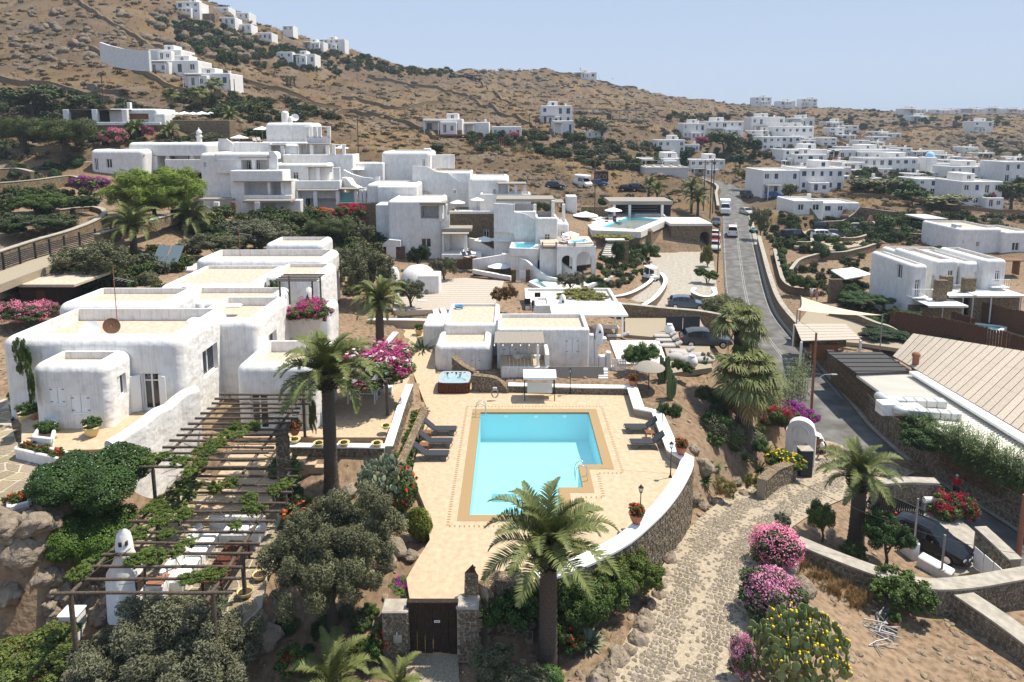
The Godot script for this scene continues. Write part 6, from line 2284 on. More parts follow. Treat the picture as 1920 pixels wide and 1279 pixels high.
	var dp:=ae("pergola",V(-9,.85,-42),"dark timber pergola under the magenta bougainvillea on the dining terrace","pergola")
	for x in[-11.3,-7.6]:
		for z in[-39.6,-45.0]:
			aj(dp,"post","m7",V(x-.08,.8,z-.08)-dp.position,V(x+.08,3.1,z+.08)-dp.position)
		aj(dp,"rail","m7",V(x-.07,3.102,-46.0)-dp.position,V(x+.07,3.25,-39.0)-dp.position)
	for k in 11:
		aj(dp,"beam","m7",V(-12.0,3.252,-45.9+k*.66)-dp.position,V(-7.2,3.34,-45.82+k*.66)-dp.position)
	var dt:=ae("dining_table",V(-9.55,.85,-41.6),"pale dining table in the shade of the bougainvillea pergola","table")
	aj(dt,"top","m11",V(-1.0,.7,-.45),V(1.0,.75,.45))
	for x in[-.85,.85]:
		for z in[-.35,.35]:
			aj(dt,"leg","m11",V(x-.04,0,z-.04),V(x+.04,.7,z+.04))
	var bn:=ae("bench",V(-9.55,.85,-43.4),"white masonry bench behind the dining table","bench")
	aj(bn,"seat","m1",V(-1.6,0,-.3),V(1.6,.42,.3),.05)
	aj(bn,"backrest","m1",V(-1.6,0.0,-.55),V(1.6,.95,-.305),.05)
## vehicles
func eW(at:Vector3,aP:float,label:String,c5:Color,aE:="hatch",aO:="",cI:=false)->Node3D:
	var th:=ae({"van":"white_van","truck":"box_truck","suv":"parked_suv"}.get(aE,"parked_car"),at,label,{"van":"van","truck":"truck"}.get(aE,"car"),aO,aP)
	var aW:="car %s %s %s"%[aE,c5.to_html(),cI]
	if not ad.has(aW):
		var pm:=aG(aW,c5,.14)
		pm.clearcoat_enabled=true
		pm.clearcoat=.25
		pm.metallic_specular=.25
		pm.clearcoat_roughness=.05
	var aN:Array={
		"hatch":[[0.0,.52,.52,.62],[.12,.66,.66,.76],[.5,.76,.76,.84],[1.05,.86,.86,.87],[1.25,.9,.92,.88],[1.95,.93,1.4,.89],[2.5,.94,1.46,.89],[3.2,.96,1.42,.88],[3.75,.98,1.28,.86],[4.05,.98,1.0,.82],[4.22,.8,.8,.76],[4.28,.55,.55,.66]],
		"suv":[[0.0,.6,.6,.66],[.12,.8,.8,.8],[.5,.94,.94,.88],[1.1,1.02,1.02,.92],[1.3,1.05,1.08,.92],[1.95,1.07,1.62,.93],[2.6,1.08,1.68,.93],[3.6,1.1,1.65,.92],[4.2,1.12,1.55,.9],[4.42,1.1,1.15,.86],[4.5,.85,.85,.82],[4.55,.6,.6,.72]],
		"van":[[0.0,.62,.62,.7],[.1,.86,.86,.84],[.45,1.02,1.02,.92],[.75,1.1,1.14,.94],[1.45,1.16,1.84,.95],[2.0,1.18,1.94,.95],[3.2,1.18,1.95,.95],[4.3,1.18,1.93,.94],[4.72,1.18,1.85,.92],[4.8,1.1,1.15,.9],[4.85,.6,.6,.86]],
		"truck":[[0.0,.7,.7,.9],[.1,1.2,1.2,1.0],[.3,1.4,1.45,1.05],[.7,1.45,2.3,1.05],[1.7,1.45,2.35,1.05],[1.9,1.45,2.3,1.05],[1.95,1.0,1.0,1.05],[6.0,.9,.9,1.05]]}[aE]
	var length:float=aN[aN.size()-1][0]
	var sc:=1.0
	if not ap.has(aW):
		var bG:=Shape.new()
		var dB:=Shape.new()
		var aT:=PackedInt32Array()
		var pr:=[]
		for k in aN.size():
			var r:Array=aN[k]
			var z:float=length/2-r[0]
			var b:float=r[1]
			var t:float=r[2]
			var w:float=r[3]
			var tw:=w-clampf((t-b)*.42,0.0,.24)
			var cX:=.22 if r[0]>.3 and r[0]<length-.3 else .3
			pr.append([V(-w*.9,cX,z),V(-w,cX+.12,z),V(-w*1.01,b*.75,z),V(-w*.97,b,z),V(-tw,t,z),V(-tw*.6,t+.045,z),V(0,t+.06,z),V(tw*.6,t+.045,z),V(tw,t,z),V(w*.97,b,z),V(w*1.01,b*.75,z),V(w,cX+.12,z),V(w*.9,cX,z)])
		var n:int=pr[0].size()
		for k in pr.size()-1:
			for q in n-1:
				bG.quad(pr[k][q],pr[k][q+1],pr[k+1][q+1],pr[k+1][q])
			var gv:bool=aN[k][2]-aN[k][1]>.2 and aN[k+1][2]-aN[k+1][1]>.2
			var gn:bool=aE=="van" and k>5
			for sd in[3,8]:
				if gv and not gn:
					var a:Vector3=pr[k][sd]
					var b:Vector3=pr[k][sd+1]
					var c:Vector3=pr[k+1][sd+1]
					var d:Vector3=pr[k+1][sd]
					var m:=(a+b+c+d)/4.0
					var o:=(b-a).cross(d-a).normalized()*.012
					var q:=[]
					for p in[a,b,c,d]:q.append(p.lerp(m,.1)+o)
					dB.quad(q[0],q[1],q[2],q[3])
		for k in pr.size()-1:
			var d0:float=aN[k][2]-aN[k][1]
			var d1:float=aN[k+1][2]-aN[k+1][1]
			if absf(d1-d0)>.25:
				var a:Vector3=pr[k][4] if d0>d1 else pr[k][4]
				var q:=[pr[k][4],pr[k][8],pr[k+1][8],pr[k+1][4]]
				var m:Vector3=(q[0]+q[1]+q[2]+q[3])/4.0+V(0,.05,0)
				var w:=[]
				for p in q:w.append((p as Vector3).lerp(m,.1)+V(0,.055,.02 if d1>d0 else-.02))
				dB.quad(w[0],w[1],w[2],w[3])
				dB.quad(w[3],w[2],w[1],w[0])
		for e in[0,pr.size()-1]:
			var c:=V(0,.45,pr[e][0].z)
			for q in n-1:
				if e==0:bG.tri(c,pr[e][q+1],pr[e][q])
				else:bG.tri(c,pr[e][q],pr[e][q+1])
			if e==0:bG.tri(c,pr[e][0],pr[e][n-1])
			else:bG.tri(c,pr[e][n-1],pr[e][0])
		var dF:=Shape.new()
		dF.tube([V(-.1,0,0),V(-.08,0,0),V(.08,0,0),V(.1,0,0)],[.28,.32,.32,.28],18)
		var eJ:=Shape.new()
		eJ.tube([V(-.105,0,0),V(.105,0,0)],[.2],10)
		ap[aW]=[bG.mesh(),dB.mesh(),dF.mesh(),eJ.mesh()]
	af("body",ap[aW][0],ad[aW],th)
	af("windows",ap[aW][1],ad["glass"],th)
	var hw:float=aN[3][3]
	for sx in[-1.0,1.0]:
		for zz in[length/2-.85,-length/2+.8]:
			var o:=af("wheel",ap[aW][2],ad["rubber"],th,Vector3(sx*(hw-.08),.32,zz))
			af("rim",ap[aW][3],ad["steel"],o)
		aj(th,"headlight","steel",V(sx*.6-.14,aN[1][1]-.16,length/2-.16),V(sx*.6+.14,aN[1][1]-.02,length/2-.02),.03)
		aj(th,"tail_light","red_paint",V(sx*.66-.08,.72,-length/2-.01),V(sx*.66+.08,.95,-length/2+.12),.02)
		if cI or aE=="van":
			aj(th,"mirror","m6",V(sx*.98-.09,aN[4][1]+.04,length/2-1.65),V(sx*.98+.09,aN[4][1]+.17,length/2-1.53),.03)
	aj(th,"number_plate","m0",V(-.25,.42,length/2),V(.25,.53,length/2+.012),0.0)
	aj(th,"bumper","m6",V(-.6,.26,length/2-.05),V(.6,.38,length/2+.01),.02)
	if aE=="truck":
		aj(th,"cargo_box","m0",V(-1.1,.95,-length/2),V(1.1,3.0,length/2-2.0),.05)
	if cI:
		for x in[-.55,.55]:
			aj(th,"roof_rail","m6",V(x-.02,1.49,-1.2),V(x+.02,1.52,.3),0.0)
	return th
func et(a:Vector3,b:Vector3)->float:
	return atan2(b.x-a.x,b.z-a.z)
func dT(at:Vector3,aP:float,label:String)->void:
	var th:=ae("motorbike",at,label,"motorbike","",aP)
	for z in[-.62,.65]:
		var w:=Shape.new()
		var az:=[]
		for k in 17:az.append(V(0,.3+sin(TAU*k/16)*.25,z+cos(TAU*k/16)*.25))
		w.tube(az,[.055],6,false)
		var o:=af("wheel",w,ad["rubber"],th)
		var h:=Shape.new()
		h.tube([V(-.06,.3,z),V(.06,.3,z)],[.12],10)
		af("hub",h,ad["steel"],o)
	var b:=Shape.new()
	b.blob(Transform3D(Basis.from_scale(V(.17,.2,.42)),V(0,.55,-.4)),10,7)
	b.bar(V(0,.32,-.2),V(0,.34,.35),.28,.1,.03)
	b.obox(Transform3D(Basis(RI,-.25),V(0,.65,.5)),V(.36,.62,.08),.04)
	af("body",b,ad["m6"],th)
	var s:=Shape.new()
	s.box(V(-.15,.72,-.75),V(.15,.82,.05),.04)
	af("seat",s,ad["m10"],th)
	var h:=Shape.new()
	h.tube([V(0,.3,.65),V(0,1.02,.42)],[.035],6)
	h.tube([V(-.34,1.05,.36),V(0,1.02,.42),V(.34,1.05,.36)],[.02],6)
	af("handlebar",h,ad["steel"],th)
	aj(th,"headlight","steel",V(-.09,.82,.52),V(.09,.96,.6),.03)
	var m:=Shape.new()
	for x in[-.3,.3]:m.blob(Transform3D(Basis.from_scale(V(.07,.05,.015)),V(x,1.18,.36)),8,5)
	af("mirror",m,ad["steel"],th)
func cr()->void:
	var dO:=aF(.01,.011,.016)
	var bz:=aF(.72,.72,.7)
	var db:=aF(.42,.43,.43)
	var cM:=aF(.06,.065,.07)
	var a:=pe(1690,1004,-5.42)
	var b:=pe(1796,1052,-5.42)
	var eL:=(b-a).normalized()
	eW(Vector3((a.x+b.x)/2-eL.x*.1,-5.44,(a.z+b.z)/2),et(a,b),"glossy black hatchback parked between the white wall and the red flowered bush",dO,"hatch","",true)
	dT(pe(1652,962,-5.46),et(a,b)+.3,"black motorbike standing in front of the black sliding gate")
	var cS:=func(z:float,off:float)->Array:
		var ck:=0
		for k in aI.size():
			if absf(aI[k].z-z)<absf(aI[ck].z-z):ck=k
		var d:=aI[mini(ck+2,aI.size()-1)]-aI[maxi(ck-2,0)]
		var bF:=V(d.z,0,-d.x).normalized()
		return[aI[ck]+bF*off,atan2(d.x,d.z)]
	var r:Array=cS.call(pe(1376,440,-1.4).z,.9)
	eW(r[0],r[1],"white van driving on the asphalt road",bz,"van")
	r=cS.call(pe(1350,398,0.0).z,2.0)
	eW(r[0],r[1]+PI,"white box truck coming down the road behind the poles",bz,"truck")
	for k in 4:
		var q:Array=[[1340,470,db,"silver car at the front of the row parked left of the road"],[1340,458,aF(.35,.05,.04),"dark red car second in the row parked left of the road"],[1340,448,bz,"white car third in the row parked left of the road"],[1345,425,cM,"dark car beside the poles left of the road"]][k]
		var z:=gr(q[0],q[1]).z
		r=cS.call(z,3.9)
		var p:Vector3=r[0]
		p.y=bN(p.x,p.z)+.02
		eW(p,r[1]+PI,q[3],q[2],"hatch","cars parked along the road")
	for k in 12:
		var q:Array=[[1400,402,db,"hatch",.2,"grey car on the shoulder right of the road"],[1487,452,dO,"van",1.9,"black van at the left of the car park"],[1544,434,dO,"suv",1.4,"black off roader at the back of the car park"],[1546,450,bz,"suv",1.5,"white off roader at the front of the car park"],[1568,447,cM,"hatch",1.2,"dark car behind the white off roader"],[1612,434,db,"hatch",1.0,"pale car behind the round trees of the car park"],[1452,371,aF(.03,.12,.35),"hatch",1.5,"bright blue car in front of the roadside hotel"],[1402,370,cM,"suv",.3,"dark off roader beside the roadside hotel wall"],[1288,578,aF(.1,.14,.17),"hatch",1.4,"blue grey car at the bottom of the turning circle"],[1322,648,cM,"hatch",1.5,"dark car parked beside the patio wall"],[1178,358,dO,"hatch",1.5,"dark car left in the upper parking row"],[1196,357,cM,"suv",1.5,"dark off roader right in the upper parking row"]][k]
		var p:=gr(q[0],q[1])
		p.y+=.03
		if q[0]>1480 and q[0]<1630:p.y=-1.45
		eW(p,q[4],q[5],q[2],q[3],"parked cars and vans")
	var cv:=eW(gr(1093,350),.5,"white camper van with a raised roof beside the dry mound",bz,"van")
	aj(cv,"raised_roof","m0",V(-.85,1.9,-2.3),V(.85,2.6,1.9),.2)
	eW(gr(1042,352),1.3,"dark car half hidden beside the dry mound",cM)
	eW(gr(1124,348),1.2,"blue car beside the camper van and the black board",aF(.05,.12,.25))
	var sg:=ae("sign_board",gr(1127,346),"black hoarding with orange letters beside the camper van","sign")
	aj(sg,"panel","m10",V(-1.6,.6,-.06),V(1.6,3.0,.06))
	for x in[-1.3,1.3]:aj(sg,"post","m6",V(x-.06,-.5,-.06),V(x+.06,.6,.06),0.0)
	var tx:=TextMesh.new()
	tx.text="ACO"
	tx.font_size=64
	tx.pixel_size=.022
	tx.depth=.03
	var fnt:=SystemFont.new()
	fnt.font_names=PackedStringArray(["Droid Sans"])
	tx.font=fnt
	af("lettering",tx,ad["yellow_paint"] if not ad.has("sign_orange") else ad["sign_orange"],sg,V(0,1.8,.08))
	var gc:=ae("golf_cart",pe(1220,525,-1.9),"white golf cart standing on the hotel drive","golf cart","",.2)
	aj(gc,"roof","m0",V(-.65,1.75,-1.1),V(.65,1.83,1.0),.03)
	aj(gc,"body","m0",V(-.6,.3,-1.2),V(.6,.75,1.2),.1)
	aj(gc,"seat","m10",V(-.55,.76,-.5),V(.55,1.25,-.2),.05)
	for x in[-.6,.6]:
		for z in[-1.0,.9]:
			aj(gc,"roof_post","m0",V(x-.03,.7,z-.03),V(x+.03,1.749,z+.03),0.0)
			var w:=Shape.new()
			w.tube([V(x-.08,.24,z*.8),V(x+.08,.24,z*.8)],[.24],12)
			af("wheel",w,ad["rubber"],gc)
	var bg:=ae("quad_bike",gr(1413,437),"green quad bike on the shoulder right of the road","quad bike")
	aj(bg,"body","teal",V(-.4,.45,-.8),V(.4,.85,.8),.1)
	aj(bg,"seat","m6",V(-.2,.851,-.6),V(.2,1.0,.2),.05)
	aj(bg,"handlebar","m6",V(-.4,1.05,.35),V(.4,1.1,.42),0.0)
	for x in[-.45,.45]:
		for z in[-.55,.55]:
			var w:=Shape.new()
			w.tube([V(x-.12,.3,z),V(x+.12,.3,z)],[.3],12)
			af("wheel",w,ad["rubber"],bg)
## people
func d_(e9:Array,cf:float,cu:float)->Shape:
	var lo:=Vector3.ONE*1e9
	var hi:=-lo
	for b in e9:
		for q in 2:
			lo=lo.min(b[q]-Vector3.ONE*(b[2+q]+cf*3));hi=hi.max(b[q]+Vector3.ONE*(b[2+q]+cf*3))
	var nx:=int((hi.x-lo.x)/cf)+2
	var ny:=int((hi.y-lo.y)/cf)+2
	var nz:=int((hi.z-lo.z)/cf)+2
	var f:=PackedFloat32Array()
	f.resize(nx*ny*nz)
	f.fill(1.0)
	for b in e9:
		var a:Vector3=b[0]
		var ab:Vector3=b[1]-b[0]
		var ll:=maxf(ab.length_squared(),1e-8)
		var rm:float=maxf(b[2],b[3])+cu+cf*2
		var l:=(a.min(b[1])-Vector3.ONE*rm-lo)/cf
		var h:=(a.max(b[1])+Vector3.ONE*rm-lo)/cf
		for z in range(maxi(0,int(l.z)),mini(nz,int(h.z)+1)):
			for y in range(maxi(0,int(l.y)),mini(ny,int(h.y)+1)):
				for x in range(maxi(0,int(l.x)),mini(nx,int(h.x)+1)):
					var p:=lo+Vector3(x,y,z)*cf
					var t:=clampf((p-a).dot(ab)/ll,0.0,1.0)
					var d:=(p-a-ab*t).length()-lerpf(b[2],b[3],t)
					var k:=(z*ny+y)*nx+x
					var e:=f[k]
					var hh:=maxf(cu-absf(d-e),0.0)/cu
					f[k]=minf(d,e)-hh*hh*cu*.25
	var s:=Shape.new()
	var at:={}
	for z in nz-1:
		for y in ny-1:
			for x in nx-1:
				var k:=(z*ny+y)*nx+x
				var c:=0
				var sum:=ZE
				var v:=[f[k],f[k+1],f[k+nx],f[k+nx+1],f[k+nx*ny],f[k+nx*ny+1],f[k+nx*ny+nx],f[k+nx*ny+nx+1]]
				var dq:=0
				for q in 8:
					if v[q]<0.0:dq+=1
				if dq==0 or dq==8:continue
				for e in[[0,1],[2,3],[4,5],[6,7],[0,2],[1,3],[4,6],[5,7],[0,4],[1,5],[2,6],[3,7]]:
					var va:float=v[e[0]]
					var vb:float=v[e[1]]
					if(va<0.0)==(vb<0.0):continue
					var t:=va/(va-vb)
					var pa:=Vector3(e[0]&1,(e[0]>>1)&1,e[0]>>2)
					var pb:=Vector3(e[1]&1,(e[1]>>1)&1,e[1]>>2)
					sum+=pa.lerp(pb,t)
					c+=1
				var g:=Vector3(v[1]+v[3]+v[5]+v[7]-v[0]-v[2]-v[4]-v[6],v[2]+v[3]+v[6]+v[7]-v[0]-v[1]-v[4]-v[5],v[4]+v[5]+v[6]+v[7]-v[0]-v[1]-v[2]-v[3])
				at[k]=s.vert(lo+(Vector3(x,y,z)+sum/c)*cf,g.normalized())
	for k in at:
		var x:int=k%nx
		var y:int=(k/nx)%ny
		var z:int=k/(nx*ny)
		var d2:=[1,nx,nx*ny]
		var eS:=[x,y,z]
		for ax in 3:
			var b:int=(ax+1)%3
			var c:int=(ax+2)%3
			if eS[b]==0 or eS[c]==0:continue
			var in0:=f[k]<0.0
			if in0==(f[k+d2[ax]]<0.0):continue
			var q:=[k,k-d2[b],k-d2[b]-d2[c],k-d2[c]]
			if not(at.has(q[1]) and at.has(q[2]) and at.has(q[3])):continue
			if in0:s.face(at[q[0]],at[q[1]],at[q[2]],at[q[3]])
			else:s.face(at[q[3]],at[q[2]],at[q[1]],at[q[0]])
	return s
func b3(at:Vector3,aP:float,label:String,fH:String,gk:Color,ba:String,dr:String,fE:String,aO:="")->void:
	var th:=ae("person",at,label,"person",aO,aP)
	var sk:="skin %s"%gk.to_html()
	if not ad.has(sk):aG(sk,gk,.6)
	var fA:=.93
	var eg:=[Vector3(.1,.5,.02),Vector3(-.1,.5,.02)]
	var cE:=[Vector3(.1,.07,0.0),Vector3(-.1,.07,0.0)]
	var b_:=[Vector3(.25,1.14,-.03),Vector3(-.25,1.14,-.03)]
	var cG:=[Vector3(.27,.9,.06),Vector3(-.27,.9,.06)]
	var dw:=0.0
	match fH:
		"walk":
			eg=[Vector3(.1,.51,.2),Vector3(-.1,.5,-.04)]
			cE=[Vector3(.1,.08,.36),Vector3(-.1,.1,-.38)]
			b_=[Vector3(.25,1.15,-.14),Vector3(-.25,1.15,.06)]
			cG=[Vector3(.25,.94,-.1),Vector3(-.22,1.0,.26)]
			fA=.9
			dw=.04
		"sit":
			fA=.52
			eg=[Vector3(.11,.52,.44),Vector3(-.11,.52,.44)]
			cE=[Vector3(.11,.07,.42),Vector3(-.11,.07,.42)]
			b_=[Vector3(.26,.76,.12),Vector3(-.26,.76,.12)]
			cG=[Vector3(.14,.78,.36),Vector3(-.14,.78,.36)]
	var up:=fA-.93
	var P:=Vector3(0,fA,0)
	var C:=Vector3(0,fA+.32,dw)
	var N:=Vector3(0,fA+.56,dw*1.3)
	var H:=Vector3(0,fA+.71,dw*1.5+.02)
	if fH!="sit":
		for k in 2:
			b_[k].y+=up;cG[k].y+=up
	var bG:=[[P,C,.13,.14],[C,N-Vector3(0,.06,0),.14,.1],[N-Vector3(0,.05,0),H,.055,.06],[H+Vector3(0,.02,-.01),H+Vector3(0,.06,-.005),.088,.085],[H+Vector3(0,-.05,.035),H+Vector3(0,-.02,.03),.055,.06]]
	var ey:=[[P+Vector3(0,.02,0),C,.145,.155],[C,N-Vector3(0,.07,0),.155,.1]]
	var en:=[[P,P+Vector3(0,.08,0),.15,.145]]
	for k in 2:
		var sx:=1.0 if k==0 else-1.0
		var sh:=N+Vector3(sx*.17,-.06,0)
		bG.append([N+Vector3(0,-.07,0),sh,.07,.062])
		bG.append([sh,b_[k],.055,.042]);bG.append([b_[k],cG[k],.042,.028])
		var da:Vector3=(cG[k]-b_[k]).normalized()
		var bP:Vector3=cG[k]+da*.08
		bG.append([cG[k],bP,.03,.034])
		ey.append([N+Vector3(0,-.07,0),sh,.085,.078]);ey.append([sh,(sh as Vector3).lerp(b_[k],.75),.072,.066])
		var hj:=P+Vector3(sx*.095,-.04,0)
		bG.append([P,hj,.13,.1]);bG.append([hj,eg[k],.088,.056]);bG.append([eg[k],cE[k],.056,.038]);bG.append([cE[k],cE[k]+Vector3(0,-.035,.13),.038,.032])
		en.append([P,hj,.145,.112]);en.append([hj,hj.lerp(eg[k],.8),.108,.085])
	var bs:=d_(bG,.022,.05)
	for k in 2:
		var sx:=1.0 if k==0 else-1.0
		var da:Vector3=(cG[k]-b_[k]).normalized()
		var aS:=Vector3(0,0,1) if absf(da.z)<.7 else Vector3(1,0,0)
		var curl:=da.cross(aS).normalized()*-sx
		for q in 4:
			var b0:Vector3=cG[k]+da*.09+aS*(q-1.5)*.02
			var l:float=[.065,.075,.07,.055][q]
			bs.tube([b0,b0+da*l*.6,b0+da*l+curl*.02],[.0095,.0085,.006],5)
		var t0:Vector3=cG[k]+da*.04+aS*.03
		bs.tube([t0,t0+(da*.6+aS*.7)*.04,t0+(da*.9+aS*.6)*.065],[.011,.01,.007],5)
	bs.tri(H+Vector3(-.014,0.0,.085),H+Vector3(.014,0.0,.085),H+Vector3(0,.045,.09))
	bs.tri(H+Vector3(-.014,0.0,.085),H+Vector3(0,.004,.112),H+Vector3(.014,0.0,.085))
	bs.tri(H+Vector3(-.014,0.0,.085),H+Vector3(0,.045,.09),H+Vector3(0,.004,.112))
	bs.tri(H+Vector3(.014,0.0,.085),H+Vector3(0,.004,.112),H+Vector3(0,.045,.09))
	for sx in[-1.0,1.0]:bs.blob(Transform3D(Basis.from_scale(Vector3(.012,.03,.02)),H+Vector3(sx*.088,.02,0)),6,4)
	af("body",bs,ad[sk],th)
	var fc:=Shape.new()
	for sx in[-1.0,1.0]:fc.blob(Transform3D(Basis.from_scale(Vector3(.011,.006,.005)),H+Vector3(sx*.03,.035,.078)),6,4)
	fc.obox(Transform3D(Basis(),H+Vector3(0,-.035,.09)),Vector3(.036,.007,.006))
	af("eyes_and_mouth",fc,ad["soil"],th)
	af("shirt",d_(ey,.026,.04),ad[ba],th)
	af("shorts",d_(en,.026,.04),ad[dr],th)
	var hr:=Shape.new()
	hr.blob(Transform3D(Basis.from_scale(Vector3(.097,.085,.105)),H+Vector3(0,.075,-.018)),12,8)
	if fE=="m11":
		hr.obox(Transform3D(Basis(RI,.15),H+Vector3(0,.075,.11)),Vector3(.14,.012,.1),.004)
	af("cap" if fE=="m11" else "hair",hr,ad[fE],th)
	for k in 2:
		var so:=Shape.new()
		so.blob(Transform3D(Basis.from_scale(Vector3(.048,.04,.125)),cE[k]+Vector3(0,-.035,.06)),10,6)
		af("shoe",so,ad["m11"],th)
func cU()->void:
	var fG:=aF(.36,.2,.125)
	var e8:=aF(.2,.105,.065)
	b3(gr(1541,863),-2.0,"man in white cap and t-shirt with navy shorts walking beside the arched gateway","walk",fG,"m11","navy_cloth","m11")
	b3(gr(1791,936),2.6,"man in a red t-shirt and white cap walking on the road by the tall wall","walk",fG,"red_cloth","m10","m11")
	for k in 3:
		b3(Vector3(-10.55+k*.95,.85,-43.0),[.5,0.0,-.3][k],["person in white seated at the left of the shaded terrace table","person in tan clothes seated in the middle of the shaded terrace bench","person in black seated at the right of the shaded terrace table"][k],"sit",[fG,fG,e8][k],["m11","sail_cloth","m10"][k],["m11","teak","m10"][k],"m8")
	b3(pd(1083,421,120),2.5,"staff member in a bright blue shirt on the hotel pool terrace","stand",e8,"blue_cloth","m10","m8")
	b3(gr(1521,563),.3,"person in pale clothes on the paved yard path","stand",fG,"m11","m12","m8")
	b3(gr(1531,566),2.4,"person in a pink top on the paved yard path","walk",fG,"rose_cloth","m12","m8")
## palms
func dh(aE:String,v:int)->ArrayMesh:
	var aW:="frond %s %d"%[aE,v]
	if ap.has(aW):return ap[aW]
	var r:=RandomNumberGenerator.new()
	r.seed=70+v
	var s:=Shape.new()
	if aE=="date":
		var e0:float=[1.35,1.05,.75,.4,.05,-.45][v]
		var f7:float=[.9,1.35,1.45,1.35,1.25,.9][v]
		var az:=[]
		var p:=ZE
		var n:=12
		for k in n+1:
			az.append(p)
			var t:=float(k)/n
			var e:=e0-f7*t*t-f7*.25*t
			p+=Vector3(cos(e),sin(e),0)/n
		s.tint=Color(.95,.9,.55)
		s.tube(az,[.018,.015,.012,.012,.01,.009,.008,.007,.006,.005,.004,.003,.002],4,false)
		var m:=62
		for k in m:
			var t:=.1+.9*(k+.5)/m
			var at:=int(t*n)
			var q:Vector3=az[mini(at,n-1)].lerp(az[mini(at+1,n)],t*n-at)
			var d:Vector3=(az[mini(at+1,n)]-az[mini(at,n-1)]).normalized()
			var up:=Vector3(-d.y,d.x,0)
			var l:=.215*sin(PI*clampf(.13+t*.82,0,1))*r.randf_range(.85,1.05)
			for sg in[-1.0,1.0]:
				var c3:=r.randf_range(.25,.6)
				var eL:=(Vector3(0,0,sg)*.85+d*r.randf_range(.5,.8)+up*c3).normalized()
				var eP:Vector3=q+eL*l+Vector3(0,-.15*l,0)
				var bB:Vector3=q+eL*l*.5
				var wv:Vector3=d*.0095
				var b:=r.randf_range(.72,1.0)
				s.tint=Color(b,b,b*.92)
				var nn:=(up+Vector3(0,0,sg)*-.3).normalized()
				var k0:=s.v.size()
				s.vert(q-wv*.6,nn);s.vert(q+wv*.6,nn);s.vert(bB+wv,nn);s.vert(bB-wv,nn);s.vert(eP,nn)
				if sg>0:
					s.i.append_array([k0,k0+1,k0+2,k0,k0+2,k0+3,k0+3,k0+2,k0+4])
				else:
					s.i.append_array([k0,k0+2,k0+1,k0,k0+3,k0+2,k0+3,k0+4,k0+2])
	else:
		var e0:float=[1.2,.8,.4,0.0,-.5,-1.0][v]
		var d:=Vector3(cos(e0),sin(e0),0)
		var f4:=d*.55+Vector3(0,-.05,0)
		s.tint=Color(.9,.85,.6)
		s.tube([ZE,d*.3,f4],[.016,.012,.01],4,false)
		var e1:=e0-.55
		var ax:=Vector3(cos(e1),sin(e1),0)
		var up:=Vector3(-ax.y,ax.x,0)
		var m:=26
		for k in m:
			var an:=(float(k)/(m-1)-.5)*4.0
			var eL:=ax*cos(an)+Vector3(0,0,sin(an))
			var aS:=ax*-sin(an)+Vector3(0,0,cos(an))
			var l:=.46*(.75+.25*cos(an*.7))*r.randf_range(.9,1.05)
			var b:=r.randf_range(.72,1.0)
			s.tint=Color(b,b,b*.9)
			var bB:=f4+eL*l*.6+up*.04*sin(k*2.0)
			var eP:=f4+eL*l+Vector3(0,-.1*(1.0+.5*absf(an))-r.randf()*.05,0)
			s.quad(f4-aS*.004,f4+aS*.004,bB+aS*.03,bB-aS*.03)
			s.tri(bB-aS*.03,bB+aS*.03,eP)
	ap[aW]=s.mesh()
	return ap[aW]
func dv(h:float,r0:float,r1:float,dZ:float)->ArrayMesh:
	var aW:="trunk %.1f %.2f %.2f %.2f"%[h,r0,r1,dZ]
	if ap.has(aW):return ap[aW]
	var s:=Shape.new()
	var rr:=RandomNumberGenerator.new()
	rr.seed=5
	var aN:=[Vector2(r0*1.35,-.6),Vector2(r0*1.25,0.0)]
	var y:=.12
	while y<h-.9:
		var t:=y/h
		var r:=lerpf(r0*(1.0+.18*exp(-y*2.0)),r1,t)
		aN.append(Vector2(r*rr.randf_range(1.0,1.05),y))
		aN.append(Vector2(r*rr.randf_range(.9,.96),y+.075))
		y+=.12
	s.lathe(aN,14,ZE,.025)
	s.lathe([Vector2(r1*.9,h-1.0),Vector2(dZ*.85,h-.7),Vector2(dZ*.9,h-.25),Vector2(dZ*.5,h+.1),Vector2(0,h+.15)],12)
	for k in 90:
		var an:=k*2.39996
		var t:=k/90.0
		var yy:=h-1.05+t*1.0
		var r:=dZ*(.8+.25*sin(PI*clampf(t*1.1,0,1)))
		var a6:=Vector3(cos(an),0,sin(an))
		var sd:=Vector3(-sin(an),0,cos(an))
		var c:=a6*r*.82+Vector3(0,yy,0)
		var b:=rr.randf_range(.65,1.0)
		s.tint=Color(b,b*.95,b*.85)
		var eP:=a6*(r+.14)+Vector3(0,yy+.17,0)
		s.quad(c-sd*.09-Vector3(0,.03,0),c+sd*.09-Vector3(0,.03,0),eP+sd*.045,eP-sd*.045)
		s.quad(eP-sd*.045,eP+sd*.045,c+sd*.06+Vector3(0,.14,0),c-sd*.06+Vector3(0,.14,0))
	ap[aW]=s.mesh()
	return ap[aW]
